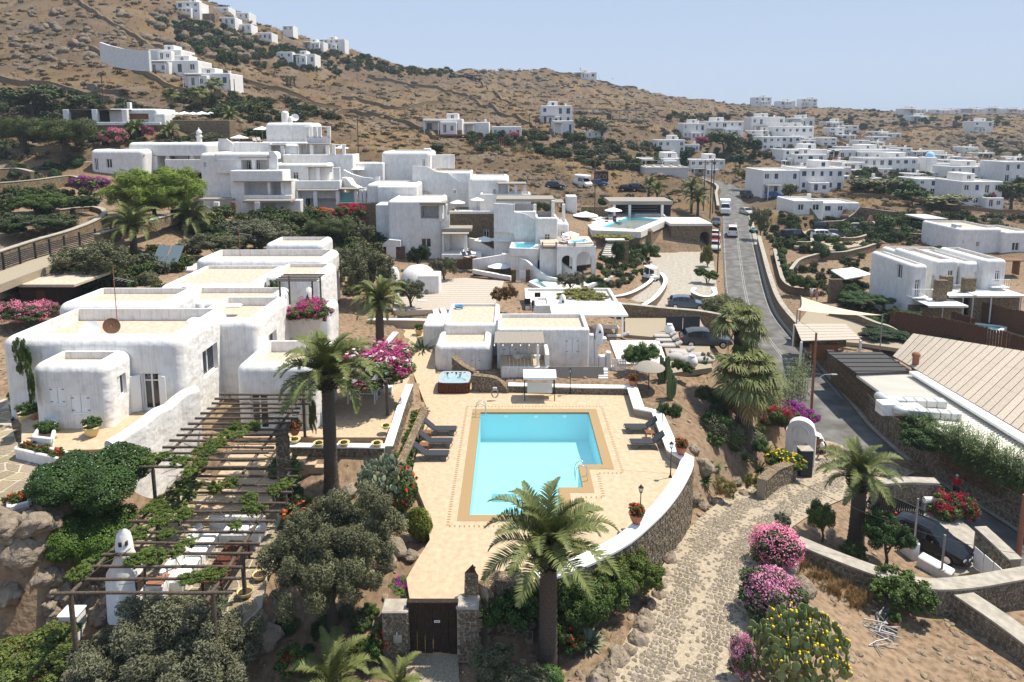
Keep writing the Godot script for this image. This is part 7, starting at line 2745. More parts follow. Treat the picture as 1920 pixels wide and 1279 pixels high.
func bP(aL:Vector3,h:float,l:float,n:int,label:String,aE:="date",r0:=.36,aO:="palm trees",cX:=5.2)->void:
	var th:=ae("palm_tree",aL,label,"palm tree",aO)
	var tm:StandardMaterial3D=ad["palm_bark"] if ad.has("palm_bark") else aG("palm_bark",aF(.155,.125,.1),.95,am(.05,Color(.55,.53,.52),Color.WHITE,5,256),1.2)
	if h>.5:
		af("trunk",dv(h,r0,r0*.86,r0*(1.45 if aE=="date" else 1.1)),tm,th)
	var gm:=ak("leaf_date",.115,.135,.045) if aE=="date" else ak("leaf_fan",.125,.14,.048)
	var dry:=ak("leaf_dry",.26,.2,.11)
	for k in n:
		var t:=float(k)/n
		var v:=int(pow(t,.9)*cX)
		if aE=="fan":v=int(t*4.6) if t<.86 else 5
		var o:=af("frond",dh(aE,v),dry if aE=="fan" and t>.88 else gm,th,Vector3(0,h-.05-.25*t*minf(h,1.0),0))
		o.transform.basis=Basis(UP,k*2.39996+R(-.2,.2))*Basis(RI,R(-.35,.35))*Basis().scaled(Vector3.ONE*l*R(.82,1.05)*(.86 if v==0 else 1.0))
## bushes and trees
func aq(ah:String,gd:String,u:float,v:float,rx:float,ry:float,vb:float,aE:String,c_:StandardMaterial3D,label:String,cW:={})->Node3D:
	var aL:Vector3=gr(u,vb)
	if cW.has("z"):aL=pd(u,vb,cW.z)
	var c:=pd(u,v,-aL.z)
	var m:=mpp(c)
	var th:=ae(ah,aL,label,gd,cW.get("group",""))
	var n:int=cW.get("n",1)
	var fi:=c-aL
	var rr:Vector3=Vector3(rx*m,ry*m,rx*m*cW.get("deep",.9))*1.12
	for k in n:
		var off:=ZE
		var sc:=1.0
		if n>1:
			var a:=TAU*k/n+.6
			off=Vector3(cos(a)*rr.x*.42,R(-.1,.25)*rr.y,sin(a)*rr.z*.42)
			sc=R(.58,.72)
		var aP:=bW.randf()*TAU
		var at:=fi+off
		var o:=af("crown" if ah.ends_with("tree") else "foliage",a_(aE,bW.randi()%2),c_,th,at,aP)
		o.scale=rr*sc
		if cW.has("bloom"):
			var f:=af("blossoms",a_(cW.bloom[0],bW.randi()%2),a5(cW.bloom[1]),th,at+Vector3(0,rr.y*.05,0),aP)
			f.scale=rr*sc*cW.get("bloom_scale",1.02)
		if cW.has("bloom2"):
			var f:=af("blossoms",a_(cW.bloom2[0],bW.randi()%2),a5(cW.bloom2[1]),th,at+Vector3(0,rr.y*.08,0),aP+1.0)
			f.scale=rr*sc*1.03
	if cW.get("trunk",0.0)>0.0:
		var tr:float=cW.trunk
		var s:=Shape.new()
		var y:float=maxf(fi.y*.75,.5)
		s.tube([Vector3(0,-.4,0),Vector3(.05,y*.3,.03),Vector3(-.05,y*.65,0),Vector3(fi.x,y,fi.z)],[tr*1.5,tr,tr*.85,tr*.6],8)
		for k in 5:
			var a:=k*2.4
			var e:=Vector3(cos(a)*rr.x*.6,fi.y+rr.y*.15*(k%3),sin(a)*rr.z*.6)
			s.tube([Vector3(0,y*(.45+.08*k),0),e*Vector3(.5,.86,.5),e],[tr*.55,tr*.35,tr*.15],6)
		var bark:StandardMaterial3D=ad["bark"] if ad.has("bark") else aG("bark",aF(.13,.11,.09),.95,am(.06,Color(.55,.53,.52),Color.WHITE,5,256),1.5)
		af("trunk",s,bark,th)
	return th
func c0()->Shape:
	var s:=Shape.new()
	s.blob(Transform3D(Basis.from_scale(Vector3(.5,.62,.075)),Vector3(0,.56,0)),9,6)
	return s
func bv(u:float,v:float,rx:float,ry:float,vb:float,n:int,size:float,c_:StandardMaterial3D,label:String,dH:int)->void:
	var aL:=gr(u,vb)
	var c:=pd(u,v,-aL.z)
	var m:=mpp(c)
	var th:=ae("prickly_pear",aL,label,"cactus")
	if not ap.has("pad"):ap["pad"]=c0().mesh()
	var fl:=Shape.new()
	var fi:=c-aL
	var a3:=Shape.new()
	var one:=c0()
	for k in n*2:
		var d:=Vector3(bW.randfn(),bW.randfn()*.8+.35,bW.randfn()).normalized()*pow(bW.randf(),.28)
		var p:=fi+Vector3(d.x*rx*m,d.y*ry*m,d.z*rx*m*.8)
		if p.y<.05:p.y=R(.05,.4)
		var b:=Basis(UP,bW.randf()*TAU)*Basis(Vector3.BACK,-d.x*.7+R(-.4,.4))*Basis(RI,d.z*.5)
		var sz:=size*R(.75,1.15)
		var at:=Transform3D(b.scaled_local(Vector3.ONE*sz),p)
		if k>=n:
			ec(a3,one,at)
			continue
		var o:=af("pad",ap["pad"],c_,th)
		o.transform=at
		if k<dH:
			for j in 2:
				fl.tint=Color(1,1,1)
				fl.blob(Transform3D(Basis.from_scale(Vector3.ONE*R(.03,.05)),p+b*Vector3(R(-.3,.3)*sz,1.16*sz,0)),5,4)
	cw("inner_pads",a3,c_,th)
	if dH:af("blossoms",fl,a5("yellow_bloom"),th)
func cj(u:float,v:float,r:float,n:int,width:float,label:String,ah:String,gd:String,c_:StandardMaterial3D,rise:=.6)->void:
	var aL:=gr(u,v)
	var m:=mpp(aL)
	var th:=ae(ah,aL,label,gd)
	for k in n:
		var s:=Shape.new()
		var an:=k*2.39996
		var t:=float(k)/n
		var e:=lerpf(1.35,.15,t)*rise/.6
		var l:=r*m*R(.85,1.1)
		var aT:=ZE
		var aS:=Vector3(-sin(an),0,cos(an))
		for j in 5:
			var ee:=e-j*.16
			var nx:=aT+Vector3(cos(an)*cos(ee),sin(ee),sin(an)*cos(ee))*l/5
			var w0:=width*m*sin(PI*(.25+.75*j/5.0))
			var w1:=width*m*sin(PI*(.25+.75*(j+1)/5.0))
			var dn:=Vector3(0,-w0*.25,0)
			s.quad(aT,aT+aS*w0,nx+aS*w1,nx+dn*.4)
			s.quad(aT-aS*w0,aT,nx+dn*.4,nx-aS*w1)
			aT=nx
		af("leaf",s,c_,th)
func dL(label:String,aX:Array,n:int,h:float,c_:StandardMaterial3D,ah:="reed_clump",gd:="reeds",z:=0.0)->void:
	var az:=[]
	for r in aX:az.append(gr(r[0],r[1]) if z==0.0 else pe(r[0],r[1],z))
	var th:=ae(ah,az[az.size()/2],label,gd)
	var s:=Shape.new()
	for k in n:
		var t:=bW.randf()*(az.size()-1)
		var p:Vector3=az[int(t)].lerp(az[mini(int(t)+1,az.size()-1)],t-int(t))
		p+=Vector3(R(-.9,.9),0,R(-.9,.9))-th.position
		var hh:=h*R(.6,1.1)
		var dw:=Vector3(R(-.4,.4),0,R(-.4,.4))
		var ba:=p+Vector3(0,hh,0)+dw
		s.tint=Color(.9,.85,.6)*R(.7,1.0)
		s.tint.a=1.0
		s.tube([p,p.lerp(ba,.5)-dw*.15,ba],[.014,.012,.006],3,false)
		for j in 12:
			var q:=p.lerp(ba,R(.2,1.0))
			var an:=bW.randf()*TAU
			var d:=Vector3(cos(an),R(.1,.9),sin(an)).normalized()
			var sd:=d.cross(UP).normalized()*.022
			var l:=R(.3,.6)
			var b:=R(.65,1.0)
			s.tint=Color(b,b,b*.9)
			s.quad(q-sd*.5,q+sd*.5,q+d*l*.55+sd,q+d*l*.55-sd)
			s.tri(q+d*l*.55-sd,q+d*l*.55+sd,q+d*l+Vector3(0,-l*.35,0))
	af("foliage",s,c_,th)
func bL(bd:int,eu:int,dj:float)->ArrayMesh:
	var aW:="tuft %d %d"%[bd,eu]
	if ap.has(aW):return ap[aW]
	var r:=RandomNumberGenerator.new()
	r.seed=bd
	var s:=Shape.new()
	for k in eu:
		var an:=r.randf()*TAU
		var o:=Vector3(cos(an),0,sin(an))*r.randf()*dj*.4
		var d:=Vector3(cos(an)*dj*r.randf(),r.randf_range(.55,1.0),sin(an)*dj*r.randf())
		var sd:=Vector3(-sin(an),0,cos(an))*.018
		var b:=r.randf_range(.7,1.0)
		s.tint=Color(b,b*.97,b*.9)
		s.quad(o-sd,o+sd,o+d*.6+sd*.7,o+d*.6-sd*.7)
		s.tri(o+d*.6-sd*.7,o+d*.6+sd*.7,o+d+Vector3(d.x,-.1,d.z)*.4)
	ap[aW]=s.mesh()
	return ap[aW]
func df(k:int)->String:
	if k<6:return bD(k)+" clipped round bush from the top beside the winding wall"
	if k<21:return["small","broad"][k%2]+" clipped round bush "+bD((k-6)/2)+" along the car park garden"
	return bD(mini(k-21,9))+" clipped bush of the hotel walls and yard"+("" if k<30 else ", by the curved path wall" if k==30 else ", at the end of the path")
func cP()->void:
	var aZ:=ak("leaf_olive",.135,.14,.075)
	var cm:=ak("leaf_olive_grey",.15,.155,.095)
	var bi:=ak("leaf_dark",.04,.082,.018)
	var aV:=ak("leaf_green",.075,.118,.025)
	var bj:=ak("leaf_fresh",.07,.13,.03)
	var de:=ak("leaf_pine",.085,.11,.032)
	var eC:=ak("leaf_feather",.19,.25,.045)
	var bm:=ak("leaf_bougainvillea",.085,.13,.03)
	var b9:=ak("leaf_oleander",.062,.095,.035)
	var grey:=ak("leaf_grey",.15,.165,.115)
	var aU:=ak("leaf_deep",.028,.055,.018)
	var f_:=ak("leaf_yellow",.2,.2,.045)
	var fI:=ak("leaf_pear",.155,.19,.075,.6)
	var eX:=ak("leaf_pear_pale",.17,.2,.125,.6)
	bP(gr(622,918),6.4,3.15,44,"tall date palm with a thick scarred trunk left of the pool","date",.36,"palm trees",4.7)
	bP(gr(1027,1246),5.0,3.0,32,"stout date palm in front of the pool beside the lane shrubs","date",.36,"palm trees",3.9)
	bP(gr(1604,1022),4.2,2.5,34,"date palm on the bank between the lane and the parked car","date",.4,"palm trees",4.5)
	bP(gr(713,657),4.3,2.8,38,"slender palm behind the bougainvillea terrace")
	bP(gr(252,478),3.2,3.4,34,"broad date palm beside the slatted fence on the left")
	bP(gr(360,436),1.8,3.3,40,"dark bushy palm in front of the feathery tree")
	bP(gr(1393,822),4.6,3.0,34,"nearer fan palm with a thick dark trunk on the slope","fan",.6)
	bP(gr(1378,770),6.6,2.6,32,"taller fan palm rising behind the nearer one","fan",.35)
	bP(gr(1092,1092),.4,2.0,24,"young palm half hidden behind the stout date palm")
	bP(gr(620,1290),.3,2.2,18,"young palm fronds rising from the bottom edge left of the gate")
	bP(gr(745,1290),.2,1.4,14,"small palm fronds at the bottom edge below the gate pier")
	var pr:=[[255,262,2.2,2.6,"small palm in front of the restaurant's stone wall"],[318,266,2.2,2.6,"second small palm in front of the restaurant's stone wall"],[432,240,2.5,3.0,"palm at the end of the restaurant terrace wall"],[468,222,3.0,2.0,"short palm beside the thin pole on the terraces"],[488,224,2.6,2.0,"palm above the hotel on the terrace garden"],[322,204,3.6,2.6,"fan palm above the restaurant parasols"],[376,206,4.0,2.8,"fan palm behind the restaurant parasols"],[405,198,5.0,2.8,"tallest fan palm above the restaurant"],[1216,372,3.2,2.8,"palm left of the pair behind the bar pavilion"],[1232,376,2.4,2.8,"palm right of the pair behind the bar pavilion"],[1308,408,4.0,3.4,"big palm left of the road behind the hotel drive"],[1296,400,5.5,2.8,"taller thin palm behind the big roadside palm"],[545,160,2.4,1.8,"palm at the left of the little grove on the hill"],[552,162,3.0,1.8,"second palm of the little grove on the hill"],[538,162,2.6,1.8,"third palm of the little grove on the hill"],[1430,195,1.5,1.4,"tiny palm on the ridge by the white cube house"]]
	for r in pr:
		bP(gr(r[0],r[1]),r[2],r[3],26,r[4],"fan" if "fan" in r[4] else "date",.26,"palms of the hillside gardens")
	cj(792,662,46,30,2.2,"cycad in the ring bed on the patio","cycad","cycad",bi,.5)
	cj(1106,1212,38,34,4.5,"pale spiky agave on the bank by the lane","agave","agave",eX)
	cj(1322,905,22,26,2.0,"small dark cycad on the slope by the curved wall","cycad","cycad",bi,.5)
	for k in 4:
		var r:Array=[[1425,885,26,"spiky yucca above the low lane wall"],[1395,862,24,"yucca left of the yellow flowered bush"],[1440,850,22,"yucca between the fan palm and the grey pier"],[1345,880,16,"little yucca on the bare slope"]][k]
		cj(r[0],r[1],r[2],40,1.2,r[3],"yucca","yucca",ak("leaf_yucca",.105,.135,.055))
	aq("olive_tree","olive tree",622,1035,112,106,1182,"olive",aZ,"large grey green olive tree left of the wooden gate",{"trunk":.22,"deep":1.0,"n":5})
	aq("olive_tree","olive tree",305,1250,165,108,1300,"olive",cm,"wide olive bush cut by the bottom left edge",{"deep":.8,"n":6})
	aq("hedge_bush","bush",165,898,106,64,960,"big_hedge",bi,"large dark clipped bush in front of the house terrace",{"n":4,"bloom":["dots","white_bloom"]})
	aq("hedge_bush","bush",163,1000,82,58,1058,"big_hedge",ak("leaf_hedge",.068,.125,.015),"bright green clipped bush with white specks above the barbecue",{"n":4,"bloom":["dots","white_bloom"]})
	aq("dome_shrub","bush",786,982,27,35,1015,"hedge",ak("leaf_dome",.13,.155,.02),"egg shaped yellow green shrub at the deck edge",{})
	aq("dome_shrub","bush",752,918,36,45,965,"hedge",aV,"rounded green shrub with red blooms behind the pale cactus",{"bloom":["bloom_few","red_bloom"],"bloom_scale":.98})
	aq("shrub","bush",532,884,34,30,915,"hedge",bj,"round bright shrub beside the cream steps",{})
	aq("shrub","bush",545,925,24,22,945,"leafy",bi,"dark shrub at the end of the lower pergola rail",{})
	bv(720,912,52,52,968,260,.23,eX,"pale grey green prickly pear at the edge of the deck",0)
	bv(1500,1226,92,76,1290,290,.27,fI,"big prickly pear covered with yellow flowers beside the lane",130)
	bv(430,1195,48,22,1215,44,.18,fI,"small prickly pear with a few yellow flowers by the terrace",6)
	aq("euphorbia","shrub",562,962,36,28,990,"loose",ak("leaf_euphorbia",.12,.15,.06),"succulent shrub with orange flower heads behind the olive",{"bloom":["bloom_few","orange_bloom"]})
	aq("shrub","bush",955,1125,62,55,1175,"leafy",bi,"dense dark shrub right of the gate pier",{"n":3})
	aq("shrub","bush",1075,1130,70,62,1185,"leafy",ak("leaf_lane",.06,.1,.02),"dense dark shrub behind the stout palm trunk",{"n":3})
	aq("shrub","bush",1130,1095,55,50,1150,"leafy",aV,"mid green shrub below the white cap of the curved wall",{"n":3})
	aq("shrub","bush",1190,1068,58,45,1115,"leafy",ak("leaf_bright",.085,.12,.018),"rounded bright green shrub at the bend of the lane",{"n":3})
	aq("shrub","bush",955,1258,70,36,1300,"olive_small",aZ,"low grey shrub at the bottom edge beside the palm trunk",{"n":2})
	aq("shrub","bush",1032,1268,28,18,1285,"hedge",bj,"small bright clump with white flowers at the bottom edge",{"bloom":["dots","white_bloom"]})
	aq("hibiscus","hibiscus",75,1235,85,42,1285,"leafy",ak("leaf_hibiscus",.1,.135,.03),"low hibiscus with scarlet blooms at the bottom left corner",{"n":3,"bloom":["dots","red_bloom"],"bloom_scale":.95})
	aq("hibiscus","hibiscus",545,1240,30,25,1275,"loose",bj,"hibiscus with red blooms behind the young palm fronds",{"bloom":["bloom_few","red_bloom"],"bloom_scale":.8})
	aq("hibiscus","hibiscus",715,1205,28,32,1240,"loose",bj,"hibiscus with red blooms beside the left gate pier",{"bloom":["bloom_few","red_bloom"],"bloom_scale":.8})
	aq("hibiscus","hibiscus",1070,1200,26,24,1230,"leafy",bi,"hibiscus with scarlet blooms next to the agave",{"bloom":["bloom_few","red_bloom"],"bloom_scale":.9})
	aq("oleander","oleander",1456,1027,50,38,1068,"leafy",b9,"pink flowering oleander at the upper end of the row by the lane",{"bloom":["bloom_round","pink_bloom"]})
	aq("oleander","oleander",1449,1118,62,48,1170,"leafy",b9,"mauve flowering oleander in the middle of the row by the lane",{"bloom":["bloom_round","mauve_bloom"]})
	aq("oleander","oleander",1392,1232,28,44,1280,"leafy",b9,"small mauve oleander at the bottom beside the prickly pear",{"bloom":["bloom_round","mauve_bloom"]})
	aq("shrub","bush",1466,975,15,14,992,"loose",grey,"thin grey green sprig above the pink oleander",{})
	aq("shrub","bush",1541,966,27,30,1015,"leafy",aV,"small leafy tree on the bank beside the lane",{"trunk":.06})
	aq("shrub","bush",1660,1002,46,46,1062,"leafy",bi,"round leafy bush beside the date palm at the parking",{"n":3,"trunk":.08})
	aq("shrub","bush",1602,1036,24,16,1050,"loose",aV,"low shrub at the foot of the bank palm",{})
	aq("shrub","bush",1692,1112,54,36,1148,"loose",aV,"straggling shrub growing over the capped stone wall",{"n":3})
	aq("bougainvillea","bougainvillea",1784,955,44,36,1000,"loose",bm,"rust red bougainvillea beside the parked black car",{"n":3,"bloom":["bloom","crimson_bloom"]})
	aq("shrub","bush",1752,935,18,30,960,"loose",bj,"pale green creeper at the end of the slab capped wall",{})
	aq("shrub","bush",890,1062,15,22,1085,"loose",aZ,"little shrub growing from the top of the stone stub",{"z":27.5})
	aq("bougainvillea","bougainvillea",692,688,84,44,735,"leafy",bm,"wide magenta and white bougainvillea over the dining pergola",{"z":41.5,"n":6,"bloom":["bloom","magenta_bloom"],"bloom2":["bloom_few","white_bloom"]})
	aq("bougainvillea","bougainvillea",640,706,40,20,735,"leafy",bm,"lower magenta fringe of bougainvillea at the pergola edge",{"z":40.2,"n":3,"bloom":["bloom_dense","magenta_bloom"]})
	aq("bougainvillea","bougainvillea",572,585,50,24,610,"leafy",bm,"red pink bougainvillea on the roof terrace of the big house",{"z":47.5,"n":3,"bloom":["bloom","magenta_bloom"]})
	aq("bougainvillea","bougainvillea",748,660,14,22,690,"leafy",bm,"bougainvillea and red flowers spilling beside the slender palm",{"bloom":["bloom","red_bloom"]})
	aq("bougainvillea","bougainvillea",1492,778,36,20,815,"leafy",bm,"purple bougainvillea above the white arched gateway",{"n":3,"bloom":["bloom_dense","purple_bloom"]})
	aq("bougainvillea","bougainvillea",1452,785,34,28,830,"leafy",bm,"dark red bougainvillea left of the white arched gateway",{"n":3,"bloom":["bloom","crimson_bloom"]})
	aq("bougainvillea","bougainvillea",659,400,30,18,425,"leafy",bm,"crimson bougainvillea below the hotel plunge wall",{"n":3,"z":102.0,"bloom":["bloom_dense","crimson_bloom"]})
	aq("bougainvillea","bougainvillea",612,398,24,10,415,"far",bm,"orange bougainvillea left of the crimson one",{"n":2,"z":101.0,"bloom":["bloom_dense","orange_bloom"]})
	aq("bougainvillea","bougainvillea",278,246,14,14,264,"far",bm,"magenta bougainvillea on the restaurant wall",{"n":2,"bloom":["bloom_dense","magenta_bloom"]})
	aq("bougainvillea","bougainvillea",215,255,26,18,275,"far",bm,"pale pink bougainvillea on the restaurant wall",{"n":3,"bloom":["bloom","pink_bloom"]})
	aq("bougainvillea","bougainvillea",175,345,34,18,375,"far",bm,"long purple bougainvillea beside the feathery tree",{"n":3,"bloom":["bloom_dense","purple_bloom"]})
	aq("bougainvillea","bougainvillea",775,1104,42,10,1130,"loose",bm,"spray of purple bougainvillea trailing over the gate lintel",{"z":25.2,"n":2,"bloom":["bloom","purple_bloom"]})
	aq("oleander","oleander",45,588,48,24,615,"leafy",b9,"pink oleander at the left edge beside the shed",{"n":3,"bloom":["bloom","pink_bloom"]})
	aq("oleander","oleander",90,582,22,20,605,"leafy",b9,"smaller pink oleander right of the edge one",{"n":2,"bloom":["bloom","pink_bloom"]})
	aq("creeper","creeper",40,668,20,38,740,"loose",bm,"dark creeper climbing the corner of the big house",{"z":35.3,"deep":.4})
	aq("creeper","creeper",57,720,14,46,790,"loose",bm,"thin creeper on the annexe of the big house",{"z":33.2,"deep":.4})
	aq("creeper","creeper",586,780,8,36,815,"loose",bm,"thin creeper up the wall by the terrace door",{"z":36.8,"deep":.4})
	aq("creeper","creeper",512,536,18,12,560,"loose",bm,"dark creeper on a white wall of the rear roofs",{"z":53.9,"deep":.5})
	aq("creeper","creeper",340,555,22,12,575,"loose",aZ,"grey creeper in the gap between the rear roofs",{"z":50.0})
	for r in[
		["olive_tree",175,494,68,42,545,"olive_small",aZ,"broad olive tree above the shed roof",.2,3],["olive_tree",408,458,56,22,492,"olive_small",aZ,"grey olive behind the solar panels",.15,3],["olive_tree",490,432,62,26,478,"olive_small",cm,"large silvery olive right of the bushy palm",.2,3],
		["olive_tree",545,462,40,22,490,"olive_small",aZ,"olive behind the rear roofs of the big house",.15,2],["tree",560,408,20,15,430,"leafy",de,"round dark green tree by the orange bougainvillea",.15,2],["tree",625,430,45,26,462,"needle",de,"broad dark green shrub under the crimson bougainvillea",.15,3],
		["olive_tree",685,432,20,12,460,"olive_small",aZ,"small spreading tree in front of the white hotel wall",.12,1],["olive_tree",690,508,50,48,575,"olive_small",aZ,"large olive between the big house and the dark cypress bush",.2,4],["olive_tree",635,486,40,30,530,"olive_small",cm,"olive behind the right end of the big house",.18,2],
		["tree",784,478,25,28,512,"leafy",aU,"compact dark green bush before the white cube wing",.1,2],["olive_tree",832,500,27,26,530,"olive_small",aZ,"olive right of the compact dark bush",.12,2],["olive_tree",770,545,32,28,582,"olive_small",aZ,"olive beside the roof deck and the slender palm",.12,2],
		["olive_tree",1070,526,28,20,552,"olive_small",cm,"silvery olive in front of the arches pool",.1,2],["shrub",1197,665,34,28,700,"leafy",bj,"round glossy green bush beside the straw parasol",0.0,3],["tree",290,358,84,50,412,"feather",eC,"large feathery yellow green tree in front of the west suites",.25,4],
		["pine_tree",45,243,40,34,292,"needle",de,"left round headed pine on the far left",.3,3],["pine_tree",122,243,54,38,296,"needle",de,"big round headed pine right of the left one",.35,4],["tree",62,182,56,30,222,"far",ak("leaf_far",.075,.1,.04),"wide dark tree above the pines",.3,3],["tree",150,190,30,18,212,"far",ak("leaf_far",.075,.1,.04),"dark shrubby tree right above the pines",.2,2],
		["shrub",80,378,50,22,402,"leafy",aV,"long green shrub in the garden bed on the left",0.0,3],["shrub",160,380,26,16,402,"leafy",bi,"round dark shrub at the end of the garden bed",0.0,2],["shrub",85,418,66,16,440,"olive_small",ak("leaf_far",.075,.1,.04),"low grey green hedge along the garden wall",0.0,3],["shrub",25,430,30,14,450,"leafy",bi,"dark shrub at the left edge of the garden bed",0.0,2],["shrub",30,325,40,10,340,"far",bi,"clipped shrubs behind the black parasols",0.0,2],
		["tree",480,250,28,16,270,"far",bi,"dark shrubs behind the left parasol of the tallest hotel",0.0,2],["olive_tree",385,262,40,16,285,"olive_small",aZ,"olive under the curved stone wall of the restaurant",.15,2],
		["shrub",1360,580,46,32,620,"olive_small",ak("leaf_pale",.19,.2,.1),"pale bushy shrub at the left edge of the road",0.0,3],["shrub",1255,775,24,28,805,"leafy",aV,"shrub below the stepped corner of the deck wall",0.0,2],["shrub",1330,745,24,24,775,"leafy",b9,"dark shrub left of the nearer fan palm",0.0,2],["shrub",1280,690,20,18,715,"leafy",aV,"shrub between patio and slope",0.0,2],["shrub",1345,790,26,22,815,"leafy",bi,"dark shrub at the foot of the fan palms",0.0,2],["shrub",1410,830,26,20,850,"leafy",bj,"green shrub right of the fan palm trunk",0.0,2],["shrub",1412,905,17,22,928,"feather",f_,"yellow green feathery shrub beside the lane",0.0,2],["shrub",1360,918,20,24,945,"feather",ak("leaf_straw",.34,.29,.13),"pale straw coloured grass clump beside the lane",0.0,2],["shrub",1290,955,9,12,972,"loose",bj,"small weed at the wall doorway",0.0,1],
		["shrub",1746,818,60,32,850,"leafy",bi,"broad dark bush at the edge of the white ribbed roof",0.0,3],["tree",1325,515,22,14,545,"leafy",bj,"small light tree in the kerb ring of the turning circle",.08,2],["tree",1326,480,13,22,510,"leafy",f_,"slim yellow green tree beside the hotel drive",.06,1],["shrub",1215,470,18,16,492,"leafy",bj,"light green shrubs below the hotel pool tower",0.0,2],["shrub",1160,470,12,22,498,"leafy",bi,"climbing shrub beside the white hotel steps",0.0,1],["shrub",1150,444,38,6,452,"far",f_,"yellowish hedge under the hotel pool terrace",0.0,3],["shrub",945,552,26,22,585,"loose",ak("leaf_rust",.2,.12,.05),"rust and yellow shrub behind the guest house roof",0.0,2],["shrub",1090,555,50,10,572,"loose",f_,"weedy growth along the wall behind the patio",0.0,3],
		["shrub",1500,528,22,22,556,"leafy",aV,"green shrub right of the road wall",0.0,2],["shrub",1400,330,18,16,355,"far",f_,"yellow green bushes at the top of the road",.1,2],["tree",1425,415,20,30,450,"olive_small",ak("leaf_pale",.19,.2,.1),"tall pale bush between the road and the car park",.1,2],["tree",1478,358,17,16,385,"far",aZ,"round grey tree before the roadside hotel",.2,1],["shrub",1620,560,48,14,585,"leafy",bi,"clipped hedge below the terraced house",0.0,3],["tree",1597,545,18,14,570,"leafy",aV,"small round tree beside the yard steps",.08,1],["shrub",1700,590,30,16,615,"leafy",bi,"dark hedge behind the plank fence",0.0,2],["shrub",1800,640,30,14,655,"leafy",aV,"bush at the middle of the plank fence",0.0,2],["shrub",1660,628,50,12,645,"leafy",aU,"dark hedge left of the plank fence",0.0,3],
		["tree",1895,355,25,16,392,"far",de,"umbrella pine at the right edge",.3,2],["shrub",1855,371,12,11,388,"far",bm,"red flowered bush beside the white house",0.0,1],["tree",1710,365,30,16,388,"far",bi,"dark tree clump left of the white house by the field",.1,2],["shrub",1640,345,50,14,365,"far",aZ,"long olive green thicket below the apartments",0.0,3],["tree",1690,345,20,14,362,"far",aV,"green tree at the end of the thicket",.1,1],["shrub",1770,375,50,14,395,"far",ak("leaf_pale",.19,.2,.1),"pale bamboo thicket before the white houses on the right",0.0,3],
		["tree",1356,258,30,20,290,"far",de,"big round dark tree in the middle of the village",.3,2],["tree",1412,270,18,16,292,"far",bi,"dark tree right of the big round village tree",.2,2],["tree",1387,300,20,14,318,"far",aU,"dark cypress like tree beside the road top",.2,1],["shrub",1315,262,12,7,270,"far",bm,"magenta bush among the upper village houses",0.0,1],["tree",1283,300,9,28,330,"far",aU,"tall dark cypress beside the white balconies",.1,1],["tree",1100,232,26,22,258,"far",aZ,"broad grey tree beside the house with blue windows",.2,2],["tree",1128,240,18,16,258,"far",cm,"smaller grey tree right of the broad one",.2,1],["shrub",964,254,10,6,262,"far",bm,"bright magenta bush beside the timber screens",0.0,1],["shrub",820,278,16,9,288,"far",aU,"dark round bush above the tall hotel cube",0.0,1]]:
		var cW:={"n":r[10],"trunk":r[9]}
		if r[1]==1746:cW["z"]=45.5
		if "red flowered" in r[8] or "magenta" in r[8]:cW["bloom"]=["bloom_dense","magenta_bloom" if "magenta" in r[8] else "crimson_bloom"]
		aq(r[0],String(r[0]).replace("_"," "),r[1],r[2],r[3],r[4],r[5],r[6],r[7],r[8],cW)
	aq("shrub","bush",1470,862,34,24,895,"leafy",bj,"bush dotted with yellow flowers over the low lane wall",{"n":3,"bloom":["bloom_few","yellow_bloom"]})
	var fh:=[[1481,456,11],[1467,472,10],[1464,482,10],[1466,492,10],[1471,503,11],[1480,516,13],[1533,446,10],[1586,437,12],[1606,437,12],[1535,420,12],[1487,408,11],[1620,425,14],[1655,430,12],[1586,425,14],[1680,440,13],[1700,432,12],[1660,418,20],[1745,440,14],[1775,452,14],[1760,470,12],[1800,462,10],[1130,378,10],[1100,400,12],[1010,385,9],[1025,388,10],[1060,383,10],[1070,372,9],[1245,380,18],[960,380,5],[1540,470,18],[1575,468,14],[1620,462,10]]
	for k in fh.size():
		var r:Array=fh[k]
		aq("round_bush","bush",r[0],r[1],r[2],r[2]*.85,r[1]+r[2]*.9,"far_round" if r[1]<440 else "hedge",[bi,aV,b9][k%3],df(k),{"group":"round clipped bushes"})
	dL("tall pale reeds beside the road behind the bougainvillea",[[1445,775],[1470,760],[1495,745],[1500,720]],150,3.2,ak("leaf_reed",.13,.16,.07))
	dL("dense bamboo growing over the tall wall on the right",[[1700,812],[1740,832],[1800,868],[1860,900],[1930,935]],420,1.9,ak("leaf_bamboo",.085,.125,.04),"bamboo","bamboo",-4.1)
	dL("second row of bamboo along the restaurant roof edge",[[1770,838],[1810,858],[1870,890],[1930,920]],300,2.3,ak("leaf_bamboo",.085,.125,.04),"bamboo","bamboo",-3.6)
	dL("reeds growing below the modern pale houses",[[800,288],[880,290],[960,290],[1000,292]],160,2.6,ak("leaf_reed_dry",.24,.21,.1))
	for k in 2:
		var r:Array=[[1256,748,1.9,"tall branching cactus by the stepped deck wall"],[1243,715,1.6,"branching cactus behind the straw parasol"]][k]
		var ca:=ae("column_cactus",gr(r[0],r[1]),r[3],"cactus")
		for j in 11:
			var s:=Shape.new()
			var a:=j*2.4
			var d:=Vector3(cos(a),0,sin(a))*R(.1,.4)
			var hh:float=r[2]*R(.6,1.2)
			s.tube([Vector3(0,-.2,0),d+Vector3(0,.4,0),d*1.2+Vector3(0,hh,0),d*1.2+Vector3(0,hh+.06,0)],[.09,.1,.09,.02],6)
			af("stem",s,ak("leaf_cactus",.085,.13,.05),ca)
	var bed:=ae("flower_bed",pe(765,820,.1),"green bed with yellow flowers between terrace wall and lounger planter","flower bed")
